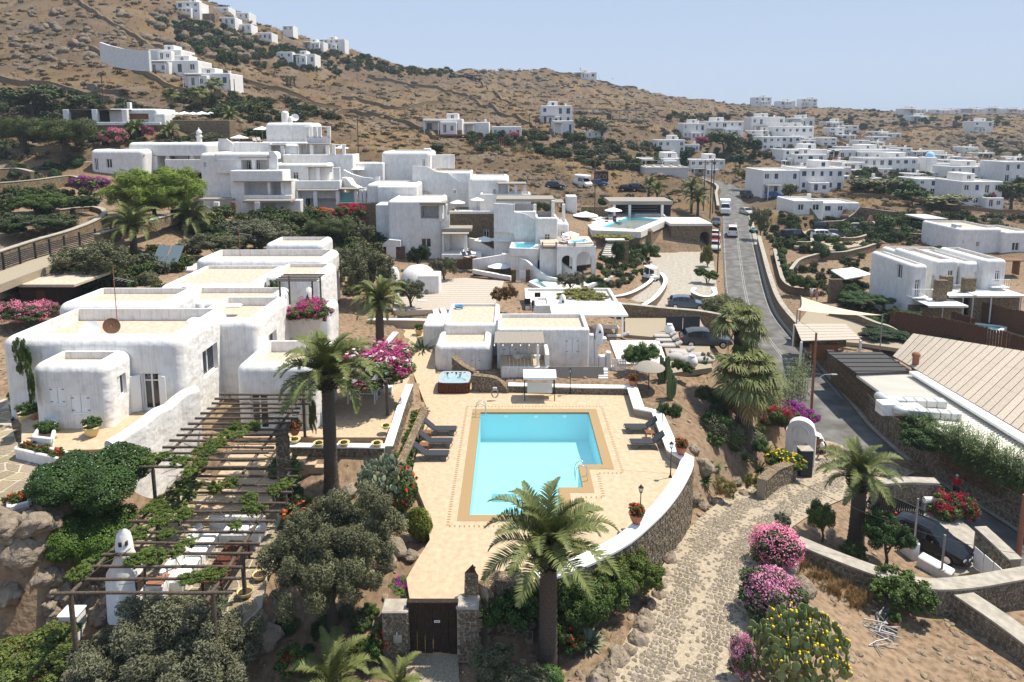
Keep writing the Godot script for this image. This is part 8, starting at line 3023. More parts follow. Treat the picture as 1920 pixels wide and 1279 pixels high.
	for k in 9:
		var p:=pe(752+k*4.6,878-k*13,.15)
		var o:=af("foliage",a_("loose",k%2),bj,bed,p-bed.position,k)
		o.scale=Vector3(.5,.28,.6)
		o=af("blossoms",a_("bloom_few",0),a5("yellow_bloom"),bed,p-bed.position,k)
		o.scale=Vector3(.35,.28,.4)
	var bz:=aG("scrub",Color.WHITE,.9)
	for a in[["skyline_undergrowth",[[300,40],[420,50],[520,90],[640,100],[700,110],[730,125],[640,140],[520,130],[420,120],[330,80]],260,1.7],["ridge_undergrowth",[[690,118],[760,128],[850,134],[850,145],[760,142],[690,130]],60,1.7],["garden_undergrowth",[[330,175],[480,185],[560,195],[640,225],[560,230],[440,232],[340,205]],150,1.2],["pine_undergrowth",[[0,180],[120,170],[230,190],[330,230],[420,270],[380,290],[170,270],[0,300]],160,1.3],["reed_undergrowth",[[860,258],[1000,250],[1130,262],[1260,282],[1270,320],[1130,320],[1010,290],[880,290]],170,1.4],["village_undergrowth",[[1240,250],[1330,240],[1440,260],[1540,270],[1600,300],[1560,330],[1440,310],[1300,310]],120,1.4],["slope_undergrowth",[[1570,215],[1650,205],[1760,222],[1920,215],[1920,240],[1760,240],[1600,250]],80,1.9],["rockside_undergrowth",[[1810,262],[1920,258],[1920,300],[1860,302],[1810,285]],60,1.4],["field_undergrowth",[[1590,330],[1700,322],[1800,345],[1925,345],[1925,372],[1750,372],[1600,360]],170,1.5],["hotel_undergrowth",[[330,405],[560,395],[700,420],[720,500],[640,520],[560,455],[420,470],[340,440]],230,1.05],["road_undergrowth",[[1420,400],[1480,390],[1600,410],[1660,440],[1640,470],[1480,480],[1430,450]],110,.9],["yard_undergrowth",[[1450,480],[1500,500],[1620,480],[1640,560],[1760,615],[1690,640],[1560,560],[1480,545]],110,.7],["hedge_undergrowth",[[1640,400],[1780,405],[1925,410],[1925,430],[1780,430],[1700,470],[1640,455]],90,1.0],["terrace_undergrowth",[[0,345],[150,345],[200,380],[150,400],[60,400],[0,440]],80,.9],["ramp_undergrowth",[[0,560],[100,515],[250,480],[380,470],[330,520],[160,560]],100,.8],["drive_undergrowth",[[1060,545],[1120,555],[1210,520],[1230,470],[1160,440],[1130,480],[1100,545]],70,.6],["ridge_foot_undergrowth",[[1240,215],[1400,215],[1560,215],[1560,232],[1400,226],[1250,232]],60,1.8]]:
		var pg:=PackedVector2Array()
		for q in a[1]:pg.append(Vector2(q[0],q[1]))
		var lo:=pg[0]
		var hi:=pg[0]
		for q in pg:
			lo=lo.min(q);hi=hi.max(q)
		var a4:=[]
		var bR:=[]
		while a4.size()<a[2]:
			var q:=Vector2(R(lo.x,hi.x),R(lo.y,hi.y))
			if not Geometry2D.is_point_in_polygon(q,pg):continue
			var p:=gr(q.x,q.y)
			var sz:float=a[3]*R(.5,1.35)
			a4.append(Transform3D(Basis(UP,bW.randf()*TAU).scaled_local(Vector3(sz*R(.9,1.4),sz*R(.7,1.2),sz)),p+Vector3(0,sz*.4,0)))
			bR.append(([Color(.05,.085,.022),Color(.12,.13,.08),Color(.075,.11,.03),Color(.1,.115,.045)][bW.randi()%4] as Color)*R(.85,1.2))
		bc(a[0],a_("far",0),bz,a4,bR)
	var fR:=[["below the terraced white house",[[1560,555],[1640,575],[1760,620],[1700,640],[1600,600]],18,.6,aV],["of the hotel garden below the pool terraces",[[1150,470],[1230,460],[1240,500],[1190,520],[1110,555],[1060,545],[1130,520]],20,.7,bj],["on the bank between patio and road",[[1270,700],[1330,680],[1430,720],[1480,800],[1420,840],[1340,840],[1290,780]],20,.8,aV],["along the paved ramp on the left",[[0,540],[100,505],[260,480],[330,500],[300,530],[120,560],[20,575]],20,.8,aV],["in front of the pines",[[0,300],[150,300],[170,330],[90,345],[0,330]],14,1.0,bi],["between the big house and the hotel",[[400,480],[640,470],[720,540],[640,560],[560,470]],18,.9,aZ],["in the bed below the ramp fence",[[0,575],[200,560],[330,535],[280,560],[60,590]],12,.6,b9],["on the rocky ground by the lower pergola",[[540,900],[700,940],[740,1020],[660,1000],[560,940]],10,.35,aV],["under the gate side olive",[[520,1130],[720,1130],[740,1230],[560,1250],[500,1200]],14,.4,bi]]
	for a in fR:
		var pg:=PackedVector2Array()
		for q in a[1]:pg.append(Vector2(q[0],q[1]))
		var lo:=pg[0]
		var hi:=pg[0]
		for q in pg:
			lo=lo.min(q);hi=hi.max(q)
		var a4:=[]
		while a4.size()<a[2]:
			var q:=Vector2(R(lo.x,hi.x),R(lo.y,hi.y))
			if Geometry2D.is_point_in_polygon(q,pg):a4.append(q)
		a4.sort_custom(func(p,q):return p.x<q.x)
		for k in a4.size():
			var p:=gr(a4[k].x,a4[k].y)
			var eI:=bW.randi()%5
			var o:=bw("garden_shrub" if p.z<-60.0 else "small_shrub",a_(["leafy","loose","hedge"][bW.randi()%3],bW.randi()%2),[a[4],a[4],aZ,aV,de][eI],bD(k)+" "+["leafy","leafy","greyish","mid green","yellowish"][eI]+" shrub from the left "+a[0],"bush","shrubs "+a[0],p+Vector3(0,a[3]*.35,0),bW.randf()*TAU)
			var sz:float=a[3]*R(.55,1.35)
			o.scale=Vector3(sz*R(.9,1.4),sz*R(.7,1.2),sz)
## scrub, stones and dry grass over the open ground
func b2()->void:
	var n:=FastNoiseLite.new()
	n.seed=8
	n.frequency=.018
	n.fractal_octaves=4
	var r:=RandomNumberGenerator.new()
	r.seed=99
	var cB:=[]
	var dN:=[]
	var d8:=[]
	var er:=[]
	var eO:=[]
	var dJ:=[]
	for k in 52000:
		var z:=-118.0-480.0*pow(r.randf(),1.3)
		var x:=r.randf_range(-.85,.85)*-z
		var y:=bN(x,z)
		if y<3.0 and absf(x)<60.0:continue
		var f:=n.get_noise_2d(x,z)
		var g:=n.get_noise_2d(x*4.0+300.0,z*4.0)
		var gy:=r.randf()
		var b:=Basis(UP,r.randf()*TAU)
		var big:=1.0+(-z-118.0)/260.0
		if gy<.3:
			if g>.12 and r.randf()<.7:continue
			var s:=pow(r.randf(),4.0)*.75*big+.12
			cB.append(Transform3D(b.scaled_local(Vector3(s*r.randf_range(.9,1.7),s*r.randf_range(.5,.95),s)),Vector3(x,y+s*.1,z)))
			var t:=r.randf_range(.45,.8)
			dN.append(Color(t,t*.97,t*.93))
		elif gy<.45:
			if g<-.05 and r.randf()<.7:continue
			var s:=r.randf_range(.35,1.0)*minf(big,1.6)
			d8.append(Transform3D(b.scaled_local(Vector3(s*1.3,s*.6,s*1.2)),Vector3(x,y+s*.15,z)))
			var t:=r.randf()
			er.append(Color(.185,.13,.072).lerp(Color(.13,.115,.053),t*t)*r.randf_range(.85,1.2))
		else:
			var s:=r.randf_range(.35,.75)*minf(big,1.8)
			eO.append(Transform3D(b.scaled_local(Vector3(s*1.5,s,s*1.5)),Vector3(x,y,z)))
			dJ.append(Color(.31,.205,.095).lerp(Color(.23,.15,.07),r.randf()))
	var bz:StandardMaterial3D=ad["scrub"]
	var cd:=a_("scrub",0)
	bc("hill_stones",c8(),ad["boulder"],cB,dN)
	bc("dry_scrub",cd,bz,d8,er)
	bc("dry_grass",bL(3,14,.6),bz,eO,dJ)
	var eR:=[]
	var eY:=[]
	for a in[[[1760,255],[1925,310],70,2.6],[[270,20],[480,110],60,2.2],[[900,128],[1150,165],70,2.0],[[0,20],[260,130],90,1.6],[[880,320],[1060,350],60,.6],[[640,170],[900,240],60,1.0]]:
		for k in a[2]:
			var p:=gr(r.randf_range(a[0][0],a[1][0]),r.randf_range(a[0][1],a[1][1]))
			var s:float=a[3]*r.randf_range(.35,1.1)
			eR.append(Transform3D(Basis(UP,r.randf()*TAU).scaled_local(Vector3(s*1.3,s*.8,s)),p+Vector3(0,s*.1,0)))
			var t:=r.randf_range(.55,.8)
			eY.append(Color(t,t*.98,t*.95))
	bc("rocky_outcrops",cO(2),ad["boulder"],eR,eY)
	var peb:=[]
	var eQ:=[]
	var f9:=[]
	var ej:=[]
	for k in 26000:
		var z:=-14.0-100.0*pow(r.randf(),1.4)
		var x:=r.randf_range(-.9,.9)*(-z)
		var y:=bN(x,z)
		if eq(x,z):continue
		if r.randf()<.68:
			var s:=pow(r.randf(),4.0)*.16+.018
			peb.append(Transform3D(Basis(UP,r.randf()*TAU).scaled_local(Vector3(s*1.4,s*.8,s)),Vector3(x,y,z)))
			var t:=r.randf_range(.8,1.2)
			eQ.append(Color(t,t*.97,t*.92))
		elif n.get_noise_2d(x*3.0,z*3.0)>.02:
			var s:=r.randf_range(.1,.3)
			f9.append(Transform3D(Basis(UP,r.randf()*TAU).scaled_local(Vector3(s*1.4,s,s*1.4)),Vector3(x,y,z)))
			ej.append([Color(.4,.3,.15),Color(.32,.22,.11),Color(.12,.15,.05)][r.randi()%3])
	bc("pebbles",c8(),ad["boulder"],peb,eQ)
	bc("dry_weeds",bL(4,16,.7),bz,f9,ej)
	var eN:=[]
	var dM:=[]
	for a in[[1540,1085,60,36],[1580,1110,50,24],[1500,1060,24,18],[1610,1130,30,18],[1480,1090,20,20],[1560,848,10,8]]:
		for k in 46:
			var p:=gr(a[0]+r.randfn()*a[2]*.4,a[1]+r.randfn()*a[3]*.4)
			var s:=r.randf_range(.25,.6)
			eN.append(Transform3D(Basis(UP,r.randf()*TAU).scaled_local(Vector3(s*.9,s,s*.9)),p))
			dM.append(Color(.4,.27,.12).lerp(Color(.3,.19,.09),r.randf()))
	bc("straw_grass",bL(6,40,.45),bz,eN,dM)
func eq(x:float,z:float)->bool:
	for p in bH:
		if Geometry2D.is_point_in_polygon(Vector2(x,z),p[0]):return true
	for k in range(0,aQ.size(),2):
		if Vector2(aQ[k].x-x,aQ[k].z-z).length()<2.2:return true
	for k in range(0,aI.size(),3):
		if Vector2(aI[k].x-x,aI[k].z-z).length()<3.2:return true
	return false
func c8()->ArrayMesh:
	if ap.has("low rock"):return ap["low rock"]
	var s:=Shape.new()
	var r:=RandomNumberGenerator.new()
	r.seed=44
	s.blob(Transform3D(),6,4)
	var jit:={}
	for q in s.v.size():
		var aW:=Vector3i(s.v[q]*50.0)
		if not jit.has(aW):jit[aW]=r.randf_range(.75,1.15)
		s.v[q]*=jit[aW]
	ap["low rock"]=s.mesh()
	return ap["low rock"]
## the road side: walls, gate, restaurant roofs, terraced house
func cO(k:int)->ArrayMesh:
	var aW:="boulder %d"%k
	if ap.has(aW):return ap[aW]
	var n:=FastNoiseLite.new()
	n.seed=40+k
	n.frequency=.7
	n.fractal_octaves=3
	var s:=Shape.new()
	s.blob(Transform3D(),18,12)
	for q in s.v.size():
		var p:=s.v[q]
		var f:=1.0+n.get_noise_3d(p.x*1.6,p.y*1.6,p.z*1.6)*.55
		p*=f
		for ax in[Vector3(.8,.5,.3),Vector3(-.5,.7,.6),Vector3(.2,.3,.95),Vector3(-.9,.2,-.3)]:
			var d:float=p.dot(ax.normalized())-.72
			if d>0.0:p-=ax.normalized()*d*.8
		s.v[q]=p
	var acc:=PackedVector3Array()
	acc.resize(s.v.size())
	for q in range(0,s.i.size(),3):
		var a:=s.v[s.i[q]]
		var nn:=(s.v[s.i[q+2]]-a).cross(s.v[s.i[q+1]]-a)
		for j in 3:acc[s.i[q+j]]+=nn
	for q in s.v.size():
		s.n[q]=acc[q].normalized() if acc[q].length()>1e-9 else s.v[q].normalized()
	ap[aW]=s.mesh()
	return ap[aW]
func gf(at:Vector3,size:Vector3,aP:float,parent:Node3D,k:int,ah:="rock")->MeshInstance3D:
	var o:=af(ah,cO(k%6),ad["boulder"],parent,at,aP)
	o.scale=size
	return o
func pole(u:float,v:float,vt:float,label:String,r:=.13,mt:="m20",arms:=0)->Vector3:
	var p:=gr(u,v)
	var ba:=pd(u,vt,-p.z).y
	var th:=ae("utility_pole",p,label,"pole","wooden utility poles")
	var s:=Shape.new()
	s.tube([Vector3(0,-.5,0),Vector3(0,ba-p.y,0)],[r,r*.75],8)
	af("shaft",s,ad[mt],th)
	for k in arms:
		aj(th,"crossarm",mt,Vector3(-.9,ba-p.y-.5-k*.6,-.06),Vector3(.9,ba-p.y-.38-k*.6,.06))
	return Vector3(p.x,ba,p.z)
func d6(a:Vector3,b:Vector3,sag:float,label:String,r:=.012)->void:
	var az:=[]
	for k in 13:
		var t:=k/12.0
		az.append(a.lerp(b,t)-Vector3(0,sag*4.0*t*(1.0-t),0)-a)
	var s:=Shape.new()
	s.tube(az,[r],4)
	bw("cable",s,ad["m6"],label,"cable","overhead cables",a)
func b5()->void:
	var near:=[]
	var far:=[]
	for k in range(0,aK.size()):
		var d:=aK[mini(k+1,aK.size()-1)]-aK[maxi(k-1,0)]
		var f6:=Vector3(-d.z,0,d.x).normalized()
		var p:=aK[k]+f6*.75
		if p.z>-72.0:near.append(p+UP*2.1)
		elif p.z>-118.0 and k%2==0:far.append(p+UP*1.5)
	far.push_front(near[-1]+Vector3.DOWN*.5)
	ag("tall rubble wall along the right of the road beside the restaurant roofs",near,.25,2.6,[1.0],.3,300,"m14",.07)
	ag("lower stone wall along the right of the road up to the parked vans",far,.25,2.2,[1.0],0.0,0,"m14",.06)
	var lw:=[]
	for k in range(0,aK.size(),2):
		var p:=aI[k]
		if p.z<-150.0 and p.z>-230.0:
			var d:=aK[mini(k+1,aK.size()-1)]-aK[maxi(k-1,0)]
			lw.append(p+Vector3(d.z,0,-d.x).normalized()*3.4+UP*1.0)
	if lw.size()>2:
		ag("stone wall along the left of the road beyond the truck",lw,.25,2.0,[-1.0],0.0,0,"m14",.06)
	var th:=ae("restaurant_building",pe(1700,760,-5.5),"restaurant with a ribbed white roof, dark reed roof and large pale panel canopy","building")
	var b:=th.position
	var ef:=func(aX:Array,e:float,fQ:float,ah:String,mt:String)->void:
		var q:=ay(aX,e)
		var a7:=PackedVector2Array()
		for p in q:a7.append(p-Vector2(b.x,b.z))
		var s:=Shape.new()
		s.slab(a7,e-fQ-b.y,e-b.y,true)
		af(ah,s,ad[mt],th)
	ef.call([[1606,703],[1712,699],[1960,858],[1960,905],[1780,818],[1660,742]],-2.6,.2,"white_roof","sheet_white")
	var q0:=pe(1606,703,-2.58)-b
	var q1:=pe(1660,742,-2.58)-b
	var q2:=pe(1712,699,-2.58)-b
	var q3:=pe(1960,858,-2.58)-b
	var q4:=pe(1960,905,-2.58)-b
	var gg:=Shape.new()
	for k in 60:
		var t:=(k+.5)/60.0
		var a:=q0.lerp(q1,t*3.0) if t<.333 else q1.lerp(q4,(t-.333)/.667)
		var c:=q2.lerp(q3,t)
		gg.bar(a+UP*.01,c+UP*.01,.06,.05)
	cw("roof_ribs",gg,ad["sheet_white"],th)
	ef.call([[1552,661],[1653,660],[1711,696],[1607,700]],-2.3,.15,"reed_roof","dark_reed")
	for k in 5:
		var t:=(k+.5)/5.0
		var a:=pe(1552,661,-2.28).lerp(pe(1607,700,-2.28),t)-b
		var c:=pe(1653,660,-2.28).lerp(pe(1711,696,-2.28),t)-b
		aj(th,"batten","m7",Vector3(a.x,a.y,a.z-.03),Vector3(c.x,a.y+.05,a.z+.03),0.0)
	var e3:=Shape.new()
	e3.bar(pe(1714,698,-2.2)-b,pe(1960,848,-2.2)-b,.9,.25,.05)
	af("white_gutter",e3,ad["m0"],th)
	var fe:=Shape.new()
	for r in[[[1560,668],[1607,706]],[[1607,706],[1660,746]],[[1660,746],[1780,822]],[[1780,822],[1960,905]]]:
		var a:=pe(r[0][0],r[0][1],-3.0)-b
		var c:=pe(r[1][0],r[1][1],-3.0)-b
		fe.bar(a+Vector3(.3,-1.2,-.3),c+Vector3(.3,-1.2,-.3),.3,2.7)
	af("wall",fe,ad["m4"],th)
	var e0:=pe(1674,667,-2.0)
	var e1:=pe(1990,852,-2.0)
	var r0:=pe(1712,625,-.5)
	var r1:=pe(2120,690,-.5)
	var n:=26
	for k in n:
		var gi:=.0016
		var t0:=float(k)/n+gi
		var t1:=float(k+1)/n-gi
		var s:=Shape.new()
		var dS:=R(.88,1.0)
		s.tint=Color(dS,dS*.985,dS*.96)
		var dE:=3
		for j in dE:
			var f0:=j/float(dE)+.001
			var f1:=(j+1)/float(dE)-.001
			var A:=e0.lerp(e1,t0).lerp(r0.lerp(r1,t0),f0)-b
			var B:=e0.lerp(e1,t1).lerp(r0.lerp(r1,t1),f0)-b
			var C:=e0.lerp(e1,t1).lerp(r0.lerp(r1,t1),f1)-b
			var D:=e0.lerp(e1,t0).lerp(r0.lerp(r1,t0),f1)-b
			var dn:=Vector3(0,-.06,0)
			s.quad(A,B,C,D)
			s.quad(A+dn,B+dn,B,A);s.quad(B+dn,C+dn,C,B);s.quad(C+dn,D+dn,D,C);s.quad(D+dn,A+dn,A,D)
		af("roof_panel",s,ad["m17"],th)
	var e5:=Shape.new()
	var c3:=Vector3(0,-.12,0)
	e5.quad(e0-b+c3,e1-b+c3,r1-b+c3,r0-b+c3)
	af("canopy_frame",e5,ad["m7"],th)
	for t in[.05,.3,.55]:
		var p:=e0.lerp(e1,t)-b
		aj(th,"canopy_post","m5",p+Vector3(-.08,-3.4,-.08),p+Vector3(.08,-.2,.08))
	var fO:=Shape.new()
	fO.lathe([Vector2(.26,-1.0),Vector2(.26,1.0),Vector2(.33,1.02),Vector2(.33,1.25),Vector2(.2,1.4),Vector2(0,1.42)],10)
	af("flue",fO,ad["m20"],th,pe(1716,690,-2.2)-b)
	for k in 2:
		var du:=ae("air_duct",pe([1725,1738][k],[757,778][k],-2.5),["upper galvanised air duct lying on the ribbed white roof","lower galvanised air duct lying on the ribbed white roof"][k],"duct","galvanised ducts on the white roof")
		var p:=du.position
		var a:=pe([1676,1700][k],[753,772][k],-2.3)-p
		var c:=pe([1772,1800][k],[756,780][k],-2.3)-p
		for j in 5:
			var s:=Shape.new()
			s.bar(a.lerp(c,j/5.0+.004),a.lerp(c,(j+1)/5.0-.004),.75,.55,.04)
			af("duct_section",s,ad["m15"],du)
		var el:=Shape.new()
		var az:=[]
		for j in 7:
			var an:=PI*.5*j/6.0
			az.append(a+Vector3(-sin(an)*.6,0,-.6+cos(an)*.6-(.5 if j==6 else 0.0)))
		el.tube(az,[.36],10)
		af("elbow",el,ad["m15"],du)
	var fT:=ae("roof_unit",pe(1680,768,-2.5),"pair of pale ventilation boxes at the edge of the white roof","ventilation unit")
	aj(fT,"case","m11",Vector3(-1.3,-.3,-.5),Vector3(.2,.6,.5),.04)
	aj(fT,"case","m11",Vector3(.3,-.3,-.1),Vector3(1.6,.5,.8),.04)
	aC("yard_floor",ay([[1488,618],[1520,575],[1545,540],[1580,545],[1570,575],[1640,600],[1705,645],[1690,655],[1620,645],[1560,640],[1500,640]],-4.3),-4.25,"flagstone")
	var cp:=ae("carport",pe(1550,650,-4.4),"open carport with a pale slatted roof at the bend of the tall wall","carport")
	var A:=pe(1490,607,-2.0)-cp.position
	var B:=pe(1586,607,-2.0)-cp.position
	var C:=pe(1614,636,-2.0)-cp.position
	var D:=pe(1503,639,-2.0)-cp.position
	for k in 6:
		var s:=Shape.new()
		var m0:=A.lerp(D,(k+.04)/6.0)
		var m1:=B.lerp(C,(k+.04)/6.0)
		var m2:=B.lerp(C,(k+.96)/6.0)
		var m3:=A.lerp(D,(k+.96)/6.0)
		s.quad(m3,m2,m1,m0)
		var dn:=Vector3(0,-.08,0)
		s.quad(m3+dn,m2+dn,m2,m3)
		s.quad(m0+dn,m1+dn,m2+dn,m3+dn)
		af("roof_panel",s,ad["m17"],cp)
	for p in[A,B,C,D]:
		aj(cp,"post","m0",p+Vector3(-.1,-2.5,-.1),p+Vector3(.1,-.1,.1))
	aj(cp,"back_wall","m4",Vector3(A.x,A.y-2.4,A.z+.1),Vector3(B.x,A.y-.1,A.z+.4))
	aj(cp,"cabinet","teak",D+Vector3(1.6,-2.3,-1.8),D+Vector3(4.2,-.8,-1.2))
	var d4:=ae("shade_sail",pe(1540,580,-1.2),"large triangular cream shade sail stretched over the paved yard","shade sail")
	var t0:=pe(1502,556,-.4)-d4.position
	var t1:=pe(1495,581,-1.3)-d4.position
	var t2:=pe(1655,591,-1.0)-d4.position
	var sg:=Shape.new()
	var g:=14
	var P:=func(i:int,j:int)->Vector3:
		var u:=float(i)/g
		var v:=float(j)/g
		var w:=1.0-u-v
		var p:=t0*w+t1*u+t2*v
		var bB:=(t0+t1+t2)/3.0
		var gq:=4.0*(u*v+v*w+u*w)-27.0*u*v*w*.44
		return p.lerp(bB,.1*gq)-Vector3(0,.25*gq,0)
	for i in g:
		for j in g-i:
			sg.tri(P.call(i,j),P.call(i+1,j),P.call(i,j+1))
			if i+j<g-1:sg.tri(P.call(i+1,j),P.call(i+1,j+1),P.call(i,j+1))
	af("sail",sg,ad["sail_cloth"],d4)
	for t in[t0,t1,t2]:
		var s:=Shape.new()
		s.tube([t+Vector3(0,-3.8,0),t+Vector3(0,.1,0)],[.06],7)
		af("mast",s,ad["m5"],d4)
	th=ae("terraced_house",pd(1790,600,78.5),"two storey white terraced house with cream roofs, balconies and slatted shades","house")
	var H:={"ext":4.0,"r":.45,"ph":.35,"roof":"m2"}
	ao(th,1703,1742,497,602,78.5,9.5,{"front":[[1714,1726,524,560,"door"]],"side":[["l",2.6,4.6,1.1,1.7,"glass"]]}.merged(H))
	ao(th,1742,1800,488,602,81.5,9.0,{"front":[[1777,1788,507,522,"glass"],[1745,1751,517,540,"glass"]]}.merged(H))
	ao(th,1798,1840,492,590,81.0,9.0,{"front":[[1821,1831,510,526,"shut"]]}.merged(H))
	ao(th,1838,1890,487,580,80.0,9.0,{"front":[[1865,1876,507,528,"door"]]}.merged(H))
	ao(th,1690,1800,476,560,89.0,6.0,H)
	ai(th,"wall","stone_wall",1702,1745,572,612,78.3,.3,0.0,3)
	for r in[[1754,1779,526,556,77.5],[1764,1789,518,545,79.5],[1806,1832,522,548,79.0]]:
		ai(th,"stone_buttress","stone_wall",r[0],r[1],r[2],r[3]+14,r[4],.7,.05,2)
	for r in[[1711,1746,543,560,77.8],[1790,1804,535,548,80.0],[1861,1894,525,540,79.2]]:
		ai(th,"balcony_floor","m0",r[0],r[1],r[3]-1.5,r[3],r[4],1.4)
		for k in 9:
			var u:float=lerpf(r[0],r[1],k/8.0)
			ai(th,"balcony_baluster","m0",u-.5,u+.5,r[2],r[3]-1.5,r[4],.05,0.0)
		ai(th,"balcony_rail","m0",r[0]-.5,r[1]+.5,r[2]-.8,r[2],r[4]+.01,.08,0.0)
	for r in[[1742,1816,556,575,75.5],[1780,1835,548,556,77.5],[1833,1925,541,556,77.0]]:
		var m:=17
		for k in m:
			var u:float=lerpf(r[0],r[1],(k+.5)/m)
			var p:=pd(u,r[3],r[4])-th.position
			aj(th,"shade_slat","m0",p+Vector3(-.14,0,-3.4),p+Vector3(.14,.1,0.0),0.0)
		ai(th,"shade_beam","m0",r[0],r[1],r[3]+.2,r[3]+2,r[4]-.1+.3,.12,0.0)
		for u in[r[0]+26,r[1]-10]:
			ai(th,"shade_post","m0",u-1.5,u+1.5,r[3],r[3]+34,r[4]+.2,.2,0.0,1)
		ai(th,"terrace_wall","stone_wall",r[0]-16,r[1]-12,r[3]+2,r[3]+30,r[4]+1.5,.3,0.0,2)
	var sc:=Shape.new()
	var ca:=[pe(1558,506,-1.6),pe(1600,501,-1.6),pe(1636,514,-1.6),pe(1585,523,-1.6)]
	var a7:=PackedVector2Array()
	for p in ca:a7.append(Vector2(p.x-th.position.x,p.z-th.position.z))
	sc.slab(a7,-1.75-th.position.y,-1.6-th.position.y,true)
	af("side_shade",sc,ad["m0"],th)
	ai(th,"wall","stone_wall",1556,1580,524,545,86,.5,0.0,2)
	th=ae("flat_roofed_house",pd(1850,470,110),"plain white flat roofed house at the right edge behind the terraced house","house")
	ao(th,1792,1882,428,477,110,10,{"front":[[1830,1837,453,463,"glass"],[1804,1808,451,458,"glass"]]}.merged(H))
	ao(th,1878,1940,434,480,109,8,{"front":[[1897,1912,455,470,"glass"]]}.merged(H))
	ai(th,"chimney","pl",1793,1804,421,432,111,1.4)
	var tt:=ae("garden_table",pd(1875,508,98),"long wooden garden table on the lawn by the flat roofed house","table")
	aj(tt,"top","teak",Vector3(-3.0,1.6,-1.0),Vector3(3.0,1.75,1.0))
	for x in[-2.3,2.3]:
		aj(tt,"leg","teak",Vector3(x-.15,-.5,-.6),Vector3(x+.15,1.6,.6))
	bE([[1668,612],[1740,622],[1830,641],[1930,668]],-4.0,1.8,64,"long rust brown plank fence behind the pale canopy")
	bE([[1832,590],[1900,606],[1960,618]],-3.8,1.6,26,"rust brown plank fence below the slatted shades")
	bE([[1784,606],[1826,620]],-3.6,1.4,14,"short brown plank fence left of the teal pool")
	b7([[1824,622],[1868,624],[1886,612],[1828,606]],-4.4,"small teal garden pool between the brown fences","teal")
	ag("stone wall of the garden terrace behind the shade sail",aB([[1556,592],[1600,605],[1650,625],[1690,642]],1.0,1.1),.2,1.5,[-1.0,1.0],0.0,0,"m14",.05)
	ag("curved stone wall round the turning path below the car park",aB([[1482,520],[1500,500],[1540,488],[1590,484],[1640,470]],1.0,1.2),.2,2.0,[-1.0,1.0],0.0,0,"m14",.05)
	ag("winding stone wall beside the clipped round bushes",aB([[1452,478],[1462,520],[1470,540],[1490,552],[1530,556]],1.0,1.0),.2,1.6,[-1.0,1.0],0.0,0,"m14",.05)
	ag("stone wall with plastered rim round the car park",aB([[1478,466],[1520,462],[1528,452],[1600,454],[1636,440],[1640,425],[1600,415]],1.0,.8),.2,1.6,[-1.0,1.0],0.0,0,"m14",.05)
	ag("long stone wall under the low white restaurant",aB([[1470,395],[1520,402],[1600,412],[1680,408]],2.0,1.2),.2,2.0,[-1.0,1.0],0.0,0,"m14",.05)
	ag("long field wall below the dry grass field on the right",aB([[1600,370],[1700,376],[1800,392],[1930,402]],2.0,.9),.2,1.4,[-1.0,1.0],0.0,0,"",0.0)
	ag("garden wall at the foot of the car park drive",aB([[1700,446],[1760,452],[1790,470]],2.0,.9),.2,1.4,[-1.0,1.0],0.0,0,"m14",.05)
	ag("curving stone wall with a broad flat concrete cap above the dry garden",av([[1497,1016,-2.9],[1530,1030,-3.0],[1580,1050,-3.1],[1640,1072,-3.2],[1690,1088,-3.3],[1750,1098,-3.4],[1820,1094,-3.5],[1880,1084,-3.6],[1960,1070,-3.7]],.7),.36,2.2,[-1.0,1.0],.24,260,"m14",.1)
	ag("wide concrete capped stone wall running out of the right corner",av([[1800,1112,-3.7],[1850,1145,-3.75],[1900,1180,-3.8],[1980,1240,-3.9]],.7),.45,1.6,[-1.0,1.0],.24,120,"m14",.1)
	ag("stub of pale stone wall beside the oleander bushes",av([[1497,1018,-2.8],[1490,1045,-2.6],[1478,1080,-2.3]],.6),.2,1.2,[-1.0,1.0],.24,50,"m14",.06)
	ag("block of stone wall with thick slab cap behind the black car",av([[1650,906,-4.0],[1700,903,-4.0],[1757,905,-4.0]],.8),.3,1.9,[-1.0],.26,80,"m14",.14)
	ag("stone wall with white doors at the right of the parked car",av([[1838,990,-4.0],[1860,1010,-4.1],[1905,1052,-4.3]],.8),.3,1.8,[-1.0,1.0],.26,70,"m14",.1)
	var wd:=ae("white_doors",pe(1866,1060,-5.5),"three white cupboard doors set below the wall beside the car","door")
	for k in 3:
		var s:=Shape.new()
		var a:=pe(1833+k*18,1020+k*15,-4.3)-wd.position
		var c:=pe(1849+k*18,1034+k*15,-4.3)-wd.position
		s.bar(a+Vector3(-.3,-.55,.25),c+Vector3(-.3,-.55,.25),.05,1.15,.01)
		af("door_leaf",s,ad["m0"],wd)
	var pw:=ae("parking_wall",pe(1712,1075,-5.4),"low white plastered wall stepping round the parking space","wall")
	var s1:=Shape.new()
	s1.bar(pe(1693,1003,-3.9)-pw.position+Vector3(0,-.8,0),pe(1720,1022,-3.9)-pw.position+Vector3(0,-.8,0),.5,1.7,.06)
	s1.bar(pe(1722,1040,-4.3)-pw.position+Vector3(0,-.6,0),pe(1784,1074,-4.5)-pw.position+Vector3(0,-.6,0),.7,1.4,.06)
	af("wall",s1,ad["pl"],pw)
	var bg:=ae("sliding_gate",pe(1680,955,-5.5),"black slatted sliding gate behind the motorbike","gate")
	var ga:=pe(1632,914,-4.0)-bg.position
	var gb:=pe(1732,958,-4.2)-bg.position
	for k in 26:
		var s:=Shape.new()
		var p:=ga.lerp(gb,(k+.1)/26.0)
		var q:=ga.lerp(gb,(k+.9)/26.0)
		s.bar(p+Vector3(0,-.75,0),q+Vector3(0,-.75,0),.04,1.5)
		af("slat",s,ad["m6"],bg)
	var gr2:=Shape.new()
